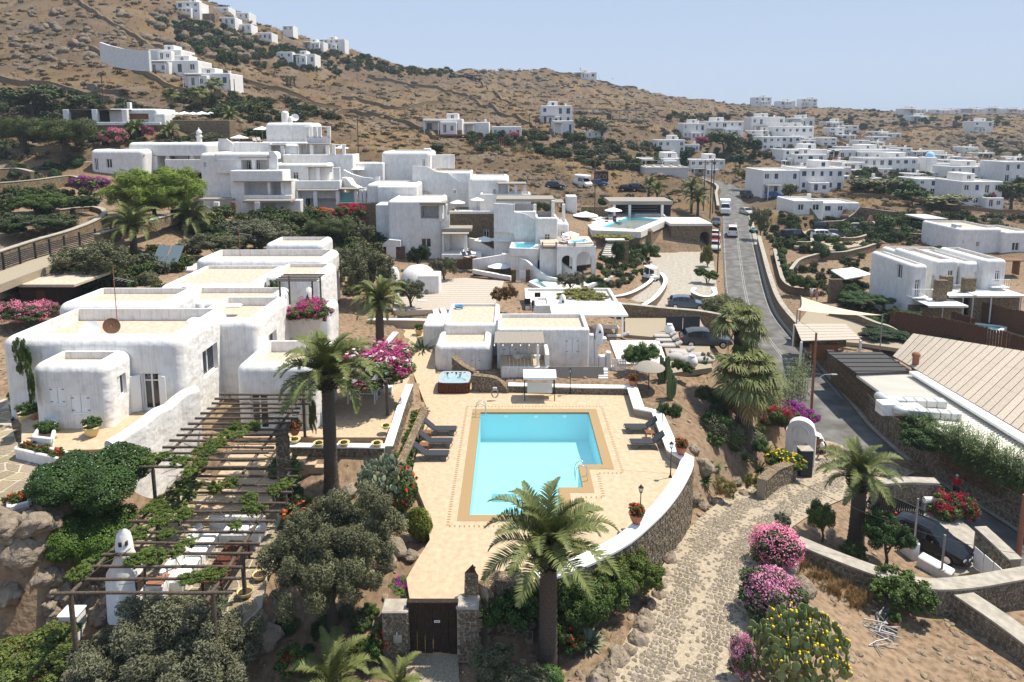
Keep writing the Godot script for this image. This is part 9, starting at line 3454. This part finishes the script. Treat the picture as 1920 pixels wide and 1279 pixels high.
	gr2.bar(ga,gb,.07,.08)
	af("top_rail",gr2,ad["m6"],bg)
	var wg:=ae("arched_gateway",pe(1500,852,-5.0),"white plastered gateway with a rounded gable beside the road","gateway")
	var sc2:=mpp(wg.position)
	var ba:float=(852-783)*sc2*1.02
	var hw:=25.0*sc2
	var gs:=Shape.new()
	var aN:=[]
	for k in 13:
		var t:=k/12.0*2.0-1.0
		aN.append(Vector3(t*hw,ba*(.66+.34*sqrt(maxf(0.0,1.0-t*t))),0))
	for k in 12:
		var p:Vector3=aN[k]
		var q:Vector3=aN[k+1]
		var dz:=Vector3(0,0,-.7)
		var eG:=0.0 if absf((p.x+q.x)/2)>hw*.45 else ba*.62
		gs.quad(Vector3(p.x,eG-.6,.35),Vector3(q.x,eG-.6,.35),q+Vector3(0,0,.35),p+Vector3(0,0,.35))
		gs.quad(Vector3(q.x,eG-.6,-.35),Vector3(p.x,eG-.6,-.35),p+Vector3(0,0,-.35),q+Vector3(0,0,-.35))
		gs.quad(p+Vector3(0,0,.35),q+Vector3(0,0,.35),q+Vector3(0,0,-.35),p+Vector3(0,0,-.35))
	for x in[-hw,-hw*.5,hw*.5,hw]:
		gs.box(Vector3(x-.03,-.6,-.352),Vector3(x+.03,ba*.66,.352))
	af("gable",gs,ad["pl"],wg,ZE,-.5)
	var eJ:=Shape.new()
	var rp:=[]
	for k in 11:
		var an:=PI*k/10.0
		rp.append(Vector3(cos(an)*hw*.55,ba*.62+sin(an)*ba*.22,.36))
	eJ.tube(rp,[.06],6)
	af("arch_moulding",eJ,ad["pl"],wg,ZE,-.5)
	var f5:=aj(wg,"gate_leaf","m0",Vector3(-hw*.45,-.5,-.05),Vector3(hw*.45,ba*.55,.05))
	f5.rotation.y=-.5
	var dp:=ae("grey_pier",pe(1507,893,-5.3),"dark grey rendered pier at the end of the flowering wall","pillar")
	aj(dp,"shaft","m10",Vector3(-.42,-.3,-.35),Vector3(.42,1.95,.35),.03)
	aj(dp,"cap","m14",Vector3(-.46,1.952,-.39),Vector3(.46,2.03,.39),.02)
	ag("low stone wall under the yellow flowered bush at the lane",av([[1428,900,-2.7],[1455,878,-3.2],[1480,868,-3.6],[1494,850,-4.2]],.6),.25,1.8,[-1.0,1.0],.26,90,"stone_wall",.04)
	ag("stub of rounded white wall right of the gateway",av([[1526,812,-4.6],[1538,818,-4.7],[1546,832,-5.3]],.5),.25,1.2,[-1.0,1.0],0.0,0,"m0",.06)
	ag("long stone wall behind the patio running to the dark gate",av([[1130,568,1.3],[1180,571,1.2],[1250,578,.9],[1310,583,.6],[1352,590,.3]],1.0),.25,2.4,[-1.0,1.0],0.0,0,"m14",.06)
	ag("white rimmed stone wall on the outer side of the hotel drive",av([[1155,590,-.4],[1195,578,-.6],[1230,556,-1.0],[1248,528,-1.2],[1240,512,-1.2]],1.0),.2,1.3,[-1.0,1.0],0.0,0,"m0",.06)
	ag("white rimmed stone planting wall below the olive by the arches",av([[1118,548,-1.2],[1150,556,-1.2],[1190,546,-1.4],[1222,524,-1.5],[1205,518,-1.5]],1.0),.2,1.0,[-1.0,1.0],0.0,0,"m0",.06)
	ag("stone kerb round the small tree on the turning circle",av([[1302,540,-1.0],[1300,548,-1.0],[1320,556,-1.0],[1340,552,-1.1],[1338,540,-1.1]],.6),.2,1.0,[-1.0,1.0],0.0,0,"m0",.06)
	var dg:=ae("garage_gate",pe(1275,625,-.1),"dark grey metal gate in the patio wall","gate")
	for k in 2:
		aj(dg,"leaf","m10",Vector3(-1.3+k*1.55,0,-.05),Vector3(.2+k*1.55,1.6,.05),.02)
	for k in 2:
		var r:Array=[[1715,1012,935,"left one of two grey steel posts beside the parked car"],[1766,1068,1003,"right one of two grey steel posts beside the parked car"]][k]
		var p:=pe(r[0],r[1],-4.4)
		var t:=pd(r[0],r[2],-p.z)
		var po:=ae("steel_post",p,r[3],"post","grey steel posts by the car")
		var s:=Shape.new()
		s.tube([Vector3(0,-1.0,0),Vector3(0,t.y-p.y,0)],[.055],8)
		af("shaft",s,ad["m5"],po)
		aj(po,"base_plate","m5",Vector3(-.15,0.0,-.15),Vector3(.15,.04,.15))
	var dd:=[]
	for r in[[1521,775,624,"brown utility pole with a lamp arm beside the road near the gateway",.12,0],[1345,512,425,"slim brown pole beside the turning circle",.11,0],[1331,410,300,"dark utility pole by the left of the road, nearest of the cluster",.12,1],[1336,400,298,"second dark utility pole of the roadside cluster",.12,1],[1319,395,300,"leftmost dark utility pole of the roadside cluster",.12,1],[1378,335,300,"short pole at the top of the visible road",.12,0],[1115,405,286,"slim pole beside the parked camper van",.1,0],[195,205,137,"thin pole on the slope above the restaurant",.12,1],[672,292,205,"lone thin pole on the dry slope above the hotel",.1,0],[1907,1064,928,"rusty brown pole at the right edge above the white doors",.16,0],[1913,960,930,"short fence pole at the far right edge",.06,0],[993,238,212,"thin pole beside the field wall on the hill",.14,0],[433,190,150,"pole behind the terraces left of the stone wall",.13,0],[441,192,148,"twin pole behind the terraces left of the stone wall",.13,0]]:
		dd.append(pole(r[0],r[1],r[2],r[3],r[4],"m7" if r[0]<1500 else "m20",r[5]))
	d6(dd[0],dd[1],1.6,"cable from the roadside pole to the turning circle pole")
	d6(dd[0]+Vector3(0,-.4,0),pe(1940,1000,-2.0),1.0,"upper cable from the roadside pole out to the right")
	d6(dd[0]+Vector3(0,-.7,0),pe(1940,1016,-2.2),1.2,"lower cable from the roadside pole out to the right")
	d6(pe(1200,700,5.0),pe(1960,1045,-1.6),2.0,"long thin cable crossing over the lane")
	d6(dd[9],pe(1560,860,-1.0),1.4,"cable from the rusty pole across the parking")
	var fv:=Shape.new()
	fv.tube([ZE,Vector3(.8,.5,0),Vector3(1.5,.55,0)],[.035],6)
	fv.box(Vector3(1.4,.45,-.12),Vector3(1.9,.58,.12),.03)
	bw("street_lamp",fv,ad["m5"],"street lamp arm fixed to the brown roadside pole","street lamp","",dd[0]+Vector3(.1,-4.2,0))
	var kb:=ae("boulder_kerb",pe(1200,1170,-1.7),"row of rounded boulders and pale stones edging the left of the cobbled lane","kerb")
	for r in[[1252,1050,.5],[1244,1078,.42],[1240,1100,.4],[1232,1118,.55],[1222,1140,.5],[1212,1160,.45],[1206,1180,.6],[1194,1205,.5],[1178,1225,.5],[1160,1240,.55],[1146,1252,.45],[1132,1266,.5],[1118,1280,.5],[1262,1022,.35],[1270,1000,.35]]:
		var p:=gr(r[0],r[1])
		gf(p-kb.position,Vector3(r[2],r[2]*.85,r[2]*.8)*R(.75,1.1),bW.randf()*TAU,kb,bW.randi(),"boulder")
	var rb:=ae("rubble_bank",gr(150,1130),"bank of loose grey rubble stones left of the barbecue","rubble")
	for k in 90:
		var p:=gr(R(90,205),R(1085,1165))
		var sz:=R(.12,.32)
		gf(p-rb.position,Vector3(sz,sz*.8,sz),bW.randf()*TAU,rb,bW.randi(),"stone")
	var bl:=[[45,1085,1.1,"huge tan boulder at the left edge"],[25,1040,.8,"smaller tan boulder above the huge left one"],[60,985,.7,"boulder under the white planter box"],[75,1045,.8,"rounded boulder right of the huge left one"],[15,1120,.8,"low tan rock below the huge left boulder"],[85,1110,.6,"flat rock between the huge boulder and the rubble"],[110,1020,.6,"boulder at the foot of the bright hedge"],[-5,975,.8,"pale slab of rock at the left edge under the flagstones"],[100,985,.5,"brown split boulder beside the hedge"],[20,1010,.6,"flat pale boulder on the left bank"],[720,1060,.75,"smooth pale boulder below the dome shrub"],[745,1030,.7,"cracked pale boulder at the deck edge"],[770,1045,.5,"pale boulder nearest the deck, left of the gate path"],[655,925,.7,"smooth boulder between palm and cactus"],[690,1085,.6,"pale boulder behind the olive crown"],[1505,1110,.9,"large tan boulder beside the prickly pear"],[1320,880,.9,"broad grey boulder with red paint mark by the wall corner"],[1300,935,.55,"grey boulder at the foot of the curved wall"],[1315,950,.6,"grey boulder beside the lane entrance"],[1345,945,.5,"low boulder by the yellow grass tuft"],[1395,930,.5,"pale boulder between the lane shrubs"],[1425,905,.5,"boulder at the low stone wall by the lane"],[1380,905,.55,"leaning slab shaped rock by the lane shrubs"],[480,1170,.6,"tan boulder at the terrace edge by the prickly pear"],[495,1200,.8,"brown boulder below the terrace edge"],[525,1130,.7,"tan boulder under the olive tree"],[745,1250,.4,"pale rock left of the gate landing"],[1010,760+490,.3,"small rock at the palm foot"],[1300,845,.5,"boulder behind the corner geranium"],[1340,800,.6,"boulder on the slope below the fan palms"]]
	for k in bl.size():
		var r:Array=bl[k]
		var p:=gr(r[0],r[1])
		var o:=bw("boulder",cO(k%6),ad["boulder"],r[3],"boulder","",p+Vector3(0,r[2]*.2,0),k*1.3)
		o.scale=Vector3(r[2]*1.25,r[2]*.8,r[2])*.68
	var bu:=Shape.new()
	bu.blob(Transform3D(Basis.from_scale(Vector3(.32,.24,.26)),Vector3(0,.2,0)),12,8)
	bw("yellow_buoy",bu,ad["yellow_paint"],"yellow float lying on the dry earth by the wide wall","float","",gr(1860,1192))
	var hp:=ae("pipe_heap",gr(1650,1180),"heap of grey and green plastic pipes on the dry slope","pipe heap")
	for k in 26:
		var s:=Shape.new()
		var a:=gr(R(1636,1668),R(1150,1215))-hp.position+Vector3(0,R(.05,.3),0)
		var d:=Vector3(R(-1,1),R(-.1,.15),R(-1,1)).normalized()
		s.tube([a-d*.6,a,a+d*.5+Vector3(.1,0,.1)],[.03],5)
		af("pipe",s,ad["m5" if k%3 else "m12"],hp)
	var pt:=bM(gr(1675,1176),"small terracotta pot beside the heap of pipes","m18","",.8)
	var ev:=ae("gas_grill",pe(1742,956,-5.4),"white drum and red tray beside the red flowered bush","drum")
	var fK:=Shape.new()
	fK.tube([Vector3(-.36,.65,0),Vector3(.36,.65,0)],[.2],12)
	af("drum",fK,ad["m11"],ev)
	aj(ev,"stand","m5",Vector3(-.4,0,-.2),Vector3(.4,.45,.2))
	aj(ev,"tray","red_paint",Vector3(.5,.2,.2),Vector3(1.1,.35,.7))
func bE(aX:Array,e:float,h:float,n:int,label:String)->void:
	var az:=[]
	for r in aX:
		az.append(pe(r[0],r[1],e))
	var aA:=aH(az,.1)
	var th:=ae("plank_fence",az[az.size()/2],label,"fence")
	for k in n:
		var p:=aA[int((k+.5)/n*(aA.size()-1))]
		var q:=aA[mini(int((k+.5)/n*(aA.size()-1))+1,aA.size()-1)]
		var ang:=-atan2(q.z-p.z,q.x-p.x)
		var w:=aA.size()*.1/n*.78
		var s:="plank %.2f %.2f"%[w,h]
		if not ap.has(s):
			var b:=Shape.new()
			b.box(Vector3(-w/2,-1.2,-.04),Vector3(w/2,h,.04),.01)
			ap[s]=b.mesh()
		af("plank",ap[s],ad["m16"],th,p-th.position+Vector3(0,R(-.1,.08),0),ang)
	for y in[.3,h-.4]:
		var r:=Shape.new()
		var a7:=[]
		for k in range(0,aA.size(),10):
			a7.append(aA[k]-th.position+Vector3(0,y,-.08))
		r.tube(a7,[.04],4)
		af("rail",r,ad["m16"],th)
## village and villas in the distance
func ed(u0:float,u1:float,vt:float,vb:float,z:float,aU:float,fo:int,aX:int,label:String,aE:="glass",mt:="pl",aO:="white houses of the village")->void:
	var cE:=-gr((u0+u1)/2.0,vb).z
	if cE>z*.6 and cE<z*1.7:z=cE
	var a:=pd(u0,vb,z)
	var c:=pd(u1,vt,z)
	var th:=ae("village_house",Vector3((a.x+c.x)/2,a.y,-z),label,"house",aO)
	var w:=c.x-a.x
	var h:=c.y-a.y
	var r:=RandomNumberGenerator.new()
	r.seed=int(u0*13+vt*7)
	var bZ:=[]
	var ch:=h/aX
	for j in aX:
		for k in fo:
			if r.randf()<.12:continue
			var ww:=minf(w/fo*r.randf_range(.28,.5),1.8)
			var hh:=ch*(.62 if r.randf()<.35 else .42)
			bZ.append(["f",-w/2+(k+.5)*w/fo,j*ch+ch*(.1 if hh>ch*.5 else .3),ww,hh,aE if r.randf()<.8 else "blue"])
	var sidew:=[]
	a8(th,Vector3(-w/2,0,-aU),Vector3(w/2,h,0),{"r":.2,"wins":bZ,"ext":3.0,"ph":.35,"roof":"m3","mat":mt})
	if w>9.0:
		var x:=r.randf_range(-w*.3,w*.1)
		a8(th,Vector3(x,h-.3,-aU*.9),Vector3(x+w*.3,h+1.6,-aU*.3),{"r":.2,"ext":0.0,"roof":"","mat":mt,"wins":[["f",x+w*.15,h+.2,.9,1.0,aE]]})
		var y:=r.randf_range(-w*.45,0.0)
		a8(th,Vector3(y,0,.002),Vector3(y+w*.42,ch*.8,2.2),{"r":.15,"ext":3.0,"roof":"m3","ph":.3,"mat":mt,"wins":[["f",y+w*.12,ch*.1,.9,ch*.55,aE],["f",y+w*.3,ch*.22,.9,ch*.35,aE]]})
	if r.randf()<.6:
		aj(th,"chimney",mt,Vector3(w*.3,h-.2,-aU*.6),Vector3(w*.3+.7,h+.9,-aU*.6+.7),.1)
	if r.randf()<.5:
		aj(th,"awning","reed",Vector3(-w*.45,ch*.82,.01),Vector3(-w*.05,ch*.86,2.6))
		for x in[-w*.43,-w*.08]:
			aj(th,"awning_post","m0",Vector3(x-.1,-2,2.3),Vector3(x+.1,ch*.818,2.5))
var R2:=RandomNumberGenerator.new()
func bD(k:int)->String:
	var w:=["first","second","third","fourth","fifth","sixth","seventh","eighth","ninth","tenth","eleventh","twelfth","thirteenth","fourteenth","fifteenth","sixteenth","seventeenth","eighteenth","nineteenth","twentieth"]
	return w[k] if k<20 else["twenty ","thirty ","forty ","fifty ","sixty "][k/10-2]+w[k%10]
func bQ()->void:
	for r in[
		[1428,1500,319,366,163,12,4,2,"left wing of the roadside hotel with plain white side"],
		[1498,1584,315,358,165,10,5,2,"right wing of the roadside hotel with blue glass balconies"],
		[1487,1545,376,402,147,9,2,1,"low white restaurant block left part above the long stone wall"],
		[1540,1612,380,402,146,9,3,1,"low white restaurant block right part with curved wall"],
		[1293,1360,299,328,190,8,5,2,"white apartment house left of the road top behind the poles"],
		[1201,1290,297,316,186,8,6,1,"long low white house behind the beige building"],
		[1232,1285,262,294,238,9,4,2,"white house with balconies beside the dark cypress"],
		[1280,1323,231,260,268,10,4,2,"pale white house at the left end of the upper village row"],
		[1323,1395,227,252,278,10,5,2,"long white house above the big round tree in the village"],
		[1408,1472,219,250,286,10,5,2,"highest broad white house in the middle of the village"],
		[1474,1528,221,241,302,10,4,1,"upper white house with a brown fence at the right of the village"],
		[1450,1527,237,266,268,10,6,2,"two storey white house below the highest village house"],
		[1428,1466,256,282,252,9,3,2,"small white house between the two dark trees of the village"],
		[1464,1502,256,279,250,8,3,2,"white house with blue doors in the lower village"],
		[1282,1312,270,286,246,8,3,1,"tiny white house beside the magenta bush"],
		[1548,1582,228,240,335,9,3,1,"isolated white house by the bend of the far road"],
		[1468,1552,280,306,204,9,5,2,"white apartment house with blue shutters at the road curve"],
		[1490,1550,289,316,194,8,3,2,"white house with a shaded side in front of the apartments"],
		[1572,1686,280,302,226,9,8,1,"long white row of apartments under the rocky field"],
		[1616,1722,296,327,206,9,7,2,"broad stepped white apartments at the centre right"],
		[1578,1622,304,322,200,8,3,1,"low white annex left of the stepped apartments"],
		[1717,1786,306,332,190,9,4,2,"grey white block between the apartments and the long hotel"],
		[1718,1782,335,364,168,9,3,2,"white house in front of the bamboo on the right"],
		[1780,1882,312,340,190,9,8,2,"long two storey hotel with a row of windows on the right"],
		[1878,1940,303,342,188,10,3,2,"tall white hotel block cut by the right edge"],
		[1800,1882,340,388,158,10,4,2,"white house behind the red bush and the umbrella pine"],
		[1414,1447,182,196,548,10,3,2,"white cube house on the ridge left of centre"],
		[1460,1492,189,197,560,10,2,1,"faint low house on the ridge beside the white cube house"],
		[1503,1533,185,199,560,10,3,2,"white house with a dark ground floor on the ridge"],
		[1693,1737,203,216,385,10,4,1,"white house left on the far right crest"],
		[1707,1742,217,228,372,9,2,1,"white barn like house below the far right crest"],
		[1752,1800,205,213,520,10,4,1,"far pale house second from the left on the right crest"],
		[1800,1850,203,212,520,10,4,1,"far pale house third from the left on the right crest"],
		[1850,1892,202,211,515,10,4,1,"far pale house fourth from the left on the right crest"],
		[1888,1930,204,212,505,10,3,1,"far pale house at the end of the right crest"],
		[1825,1864,227,248,335,9,3,2,"lone white house with a stone base above the rocks on the right"],
		[793,866,223,252,200,9,3,1,"modern pale house with a wide overhang on the slope"],
		[868,917,229,254,198,9,2,1,"modern pale cube right of the overhang house"],
		[922,978,237,260,214,9,4,1,"white bungalow beside the magenta bush on the slope"],
		[1014,1073,198,232,290,10,4,2,"tall white house with blue windows on the hillside"],
		[1036,1076,226,252,282,8,3,1,"lower white wing of the house with blue windows"],
		[1077,1119,135,147,462,9,3,1,"white house on the skyline among shrubs"],
		[279,339,93,114,172,9,4,1,"top tier of the stepped white villa on the slope"],
		[279,371,113,138,168,9,4,1,"middle tier of the stepped white villa on the slope"],
		[346,431,137,164,164,9,4,1,"bottom tier of the stepped white villa on the slope"],
		[331,373,3,26,292,9,3,2,"highest white house at the upper left skyline"],
		[400,428,13,23,308,8,2,1,"small white house second along the upper skyline"],
		[436,466,23,35,316,9,3,1,"white roofed house third along the upper skyline"],
		[408,440,32,46,300,8,3,1,"stone and white house with dark openings under the skyline"],
		[441,470,45,60,300,8,3,1,"house with dark windows at the end of the upper row"],
		[484,509,61,75,325,8,3,1,"white house alone below the upper skyline shrubs"],
		[530,549,48,58,350,8,2,1,"tiny white house on the skyline right of the shrubs"],
		[568,606,78,93,340,9,3,1,"white house left of the pair by the dark trees on the skyline"],
		[606,646,73,92,350,9,4,2,"white house right of the pair by the dark trees on the skyline"],
		[508,548,97,110,285,9,3,1,"white house with a flat overhang among the palms on the slope"],
		[546,590,101,122,280,9,4,1,"white house with a brown lower terrace among the palms"],
		[373,402,25,38,296,8,2,1,"grey stone house between the upper white ones"],
		[1100,1135,246,258,230,8,3,1,"small white house with an arch behind the reeds"],
		[1140,1172,300,318,168,8,2,1,"low stone and wood building behind the roadside wall"],
	]:
		var eo:bool="stone house" in r[8] or "stone and wood" in r[8]
		ed(r[0],r[1],r[2],r[3],r[4],r[5],r[6],r[7],r[8],"blue" if "blue" in r[8] else "glass","stone_wall" if eo else "pl")
	R2.seed=6
	var fill:=[]
	while fill.size()<66:
		var v:=R2.randf_range(250,352)
		var u:=R2.randf_range(1400+(v-250)*1.3,1700 if v<290 else 1925)
		var ok:=v<345
		for q in fill:
			if absf(q.x-u)<17 and absf(q.y-v)<9:ok=false
		if ok:fill.append(Vector2(u,v))
	fill.sort_custom(func(a,b):return a.x<b.x)
	for k in fill.size():
		var q:Vector2=fill[k]
		var two:=k%3==0
		ed(q.x-13-k%6,q.x+13+k%5,q.y-(15 if two else 9),q.y,230,7,2,2 if two else 1,("two" if two else "one")+" storey white cube, "+bD(k)+" from the left among the small village cubes")
	var bh:=ae("beige_building",pd(1244,350,170),"beige two storey building with domed roof lights left of the road","building")
	ao(bh,1208,1292,313,354,170,12,{"r":.2,"mat":"grey_render","roof":"m2","ext":5.0,"front":[[1238,1246,330,338,"glass"],[1263,1273,331,339,"glass"]]})
	for k in 5:
		var s:=Shape.new()
		s.lathe([Vector2(.5,0),Vector2(.5,.4),Vector2(.2,.6),Vector2(0,.62)],8)
		af("roof_light",s,ad["grey_render"],bh,Vector3(-4+k*2.2,pd(1244,313,170).y-bh.position.y-.3,-4))
	for r in[[1077,1146,203,220,305,"bare concrete house frame with an open top floor"],[1146,1209,206,244,296,"larger unfinished concrete house with red brick infill"],[840,905,140,162,385,"unfinished stone and concrete house below the skyline wall"]]:
		var th:=ae("unfinished_house",pd((r[0]+r[1])/2,r[3],r[4]),r[5],"building","unfinished houses on the hill")
		var n:=5
		for lv in 2:
			var vv:float=lerpf(r[2],r[3],lv*.5)
			ai(th,"slab","m14",r[0],r[1],vv,vv+1.2,r[4],8,0.0)
			for k in n:
				var u:float=lerpf(r[0]+1,r[1]-1,k/(n-1.0))
				ai(th,"column","m14",u-.8,u+.8,vv+1.2,vv+(r[3]-r[2])*.5+(6 if lv else 0),r[4],.6,0.0)
				ai(th,"column","m14",u-.8,u+.8,vv+1.2,vv+(r[3]-r[2])*.5+(6 if lv else 0),r[4]+7,.6,0.0)
		ai(th,"infill","m20",r[0]+6,r[0]+(r[1]-r[0])*.5,lerpf(r[2],r[3],.45),r[3]+4,r[4]+3,.3,0.0)
		ai(th,"infill","m14",r[0]+(r[1]-r[0])*.5,r[1]-4,lerpf(r[2],r[3],.55),r[3]+4,r[4]+2,.3,0.0)
	var wv:=ae("villa_wall",pd(240,118,172),"long tapering white wall rising from the stepped villa","wall")
	au(wv,[[188,79,182],[205,85,179],[230,91,176],[255,94,174],[280,95,172]],172,.3,5.0,"wall")
	var sb:=ae("modern_terrace",pd(815,272,196),"stone plinth and timber screens below the modern pale houses","terrace")
	ai(sb,"wall","stone_wall",766,866,244,282,196,2.0,0.0,5)
	ai(sb,"pergola","teak",818,880,252,255,193,4.0,0.0)
	for k in 18:
		ai(sb,"screen_slat","m16",888+k*3.5,890.6+k*3.5,258,272,194,.15,0.0,2)
	var cl:=ae("chapel",pd(1746,306,215),"tiny white chapel with a pale blue dome","chapel")
	ao(cl,1737,1758,295,308,215,5,{"r":.2,"roof":"","ext":4.0})
	var dm:=Shape.new()
	dm.lathe([Vector2(1.4,-.2),Vector2(1.3,.7),Vector2(.8,1.4),Vector2(0,1.7)],12)
	af("dome",dm,aG("pale_blue",aF(.32,.55,.7),.6),cl,pd(1744,294,217)-cl.position)
	var gz:=ae("timber_hut",pd(1770,425,128),"brown timber hut with a flat roof beside the field","hut")
	ao(gz,1740,1772,413,434,128,5,{"r":.05,"mat":"m7","roof":"","ext":3.0})
	ai(gz,"roof","grey_render",1734,1778,410,413.5,127,7)
	var bar:=ae("roadside_shelter",pd(1300,440,116),"small white flat roofed shelter with arches beside the road","building")
	cJ(bar,1258,1334,424,462,112,5.0,[[1312,1330,434]],"stone_wall")
	ai(bar,"roof","m3",1256,1336,419,424,111.5,8.0)
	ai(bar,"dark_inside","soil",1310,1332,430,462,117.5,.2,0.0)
	for r in[["winding dry stone wall climbing the left hillside to the skyline",[[148,0],[200,38],[255,69],[323,97],[380,122],[427,141],[504,168],[570,188],[639,205]]],
		["dry stone wall running down beside the stepped villa",[[168,92],[220,118],[290,148],[370,180]]],["low field wall above the pine trees on the left",[[0,150],[60,160],[130,172],[210,190]]],
		["dry stone wall falling from the unfinished house on the hill",[[874,140],[905,158],[930,176],[958,196]]],["crooked dry stone wall crossing the middle of the hill",[[640,186],[700,197],[760,205],[880,185],[926,202],[976,226],[1003,243]]],
		["terrace wall under the palms on the dry hillside",[[690,145],[760,160],[830,170],[880,184]]],["long dry stone wall near the skyline right of the ruin",[[1043,138],[1090,146],[1130,155],[1195,167]]],["pale field wall above the tall white hotel building",[[560,205],[640,212],[700,218],[780,240],[815,262]]],
		["wall along the far road on the right",[[1545,270],[1600,262],[1650,248],[1700,242],[1800,240]]],["stone wall beside the far bend of the road",[[1600,300],[1610,290],[1590,276],[1570,268]]],["field wall behind the bushes at centre right",[[1690,330],[1760,345],[1850,350],[1925,352]]],["stone terrace wall left of the restaurant",[[0,290],[60,288],[130,282]]]]:
		ag(r[0],aB(r[1],4.0,1.1),.4,1.8,[],0.0,0,"dry_wall",.1,"")
	for r in[["stone garden wall with a pale cap curving below the shrubs on the left",[[-20,478,7.3],[60,452,7.6],[130,432,7.9],[180,412,8.2],[196,396,8.4],[170,388,8.6],[100,395,8.7]],2.0],["upper garden terrace wall with dark beds on the left",[[-20,345,11.0],[60,338,11.0],[130,330,11.0],[160,338,10.6]],2.0],["short terrace wall by the bougainvillea on the left",[[-20,318,12.0],[30,316,12.0],[60,322,11.8]],2.0],["low wall along the paved ramp on the left",[[180,440,7.8],[240,424,8.0],[300,408,8.2],[330,400,8.2]],1.2]]:
		ag(r[0],av(r[1],1.2),.25,r[2],[-1.0],0.0,0,"m14",.08)
	var ramp:=ay([[-30,520],[60,488],[150,460],[230,430],[300,408],[330,412],[250,440],[150,478],[50,515],[-30,545]],6.6)
	var fl:=Shape.new()
	fl.slab(ramp,6.0,6.62)
	aR("garden_path",fl,ad["flagstone"])
	var fp:=ae("slat_fence",pe(150,480,6.0),"long dark slatted fence beside the paved ramp on the left","fence")
	var fa:=av([[-20,520,6.0],[60,492,6.2],[140,470,6.4],[225,448,6.6],[300,420,6.9]],0.0)
	var c6:=aH(fa,.25)
	for k in range(0,c6.size(),11):
		aj(fp,"post","m6",c6[k]-fp.position+Vector3(-.07,-.8,-.07),c6[k]-fp.position+Vector3(.07,1.7,.07),0.0)
	for j in 8:
		var s:=Shape.new()
		var az:=[]
		for k in range(0,c6.size(),11):
			az.append(c6[k]-fp.position+Vector3(0,.15+j*.17,.05))
		for k in az.size()-1:
			s.bar(az[k],az[k+1],.03,.1)
		af("slat",s,ad["m10"],fp)
func R(a:float,b:float)->float:
	return bW.randf_range(a,b)
const UP:=Vector3(0,1,0)
const ZE:=Vector3(0,0,0)
const RI:=Vector3(1,0,0)
func V(x:float,y:float,z:float)->Vector3:
	return Vector3(x,y,z)
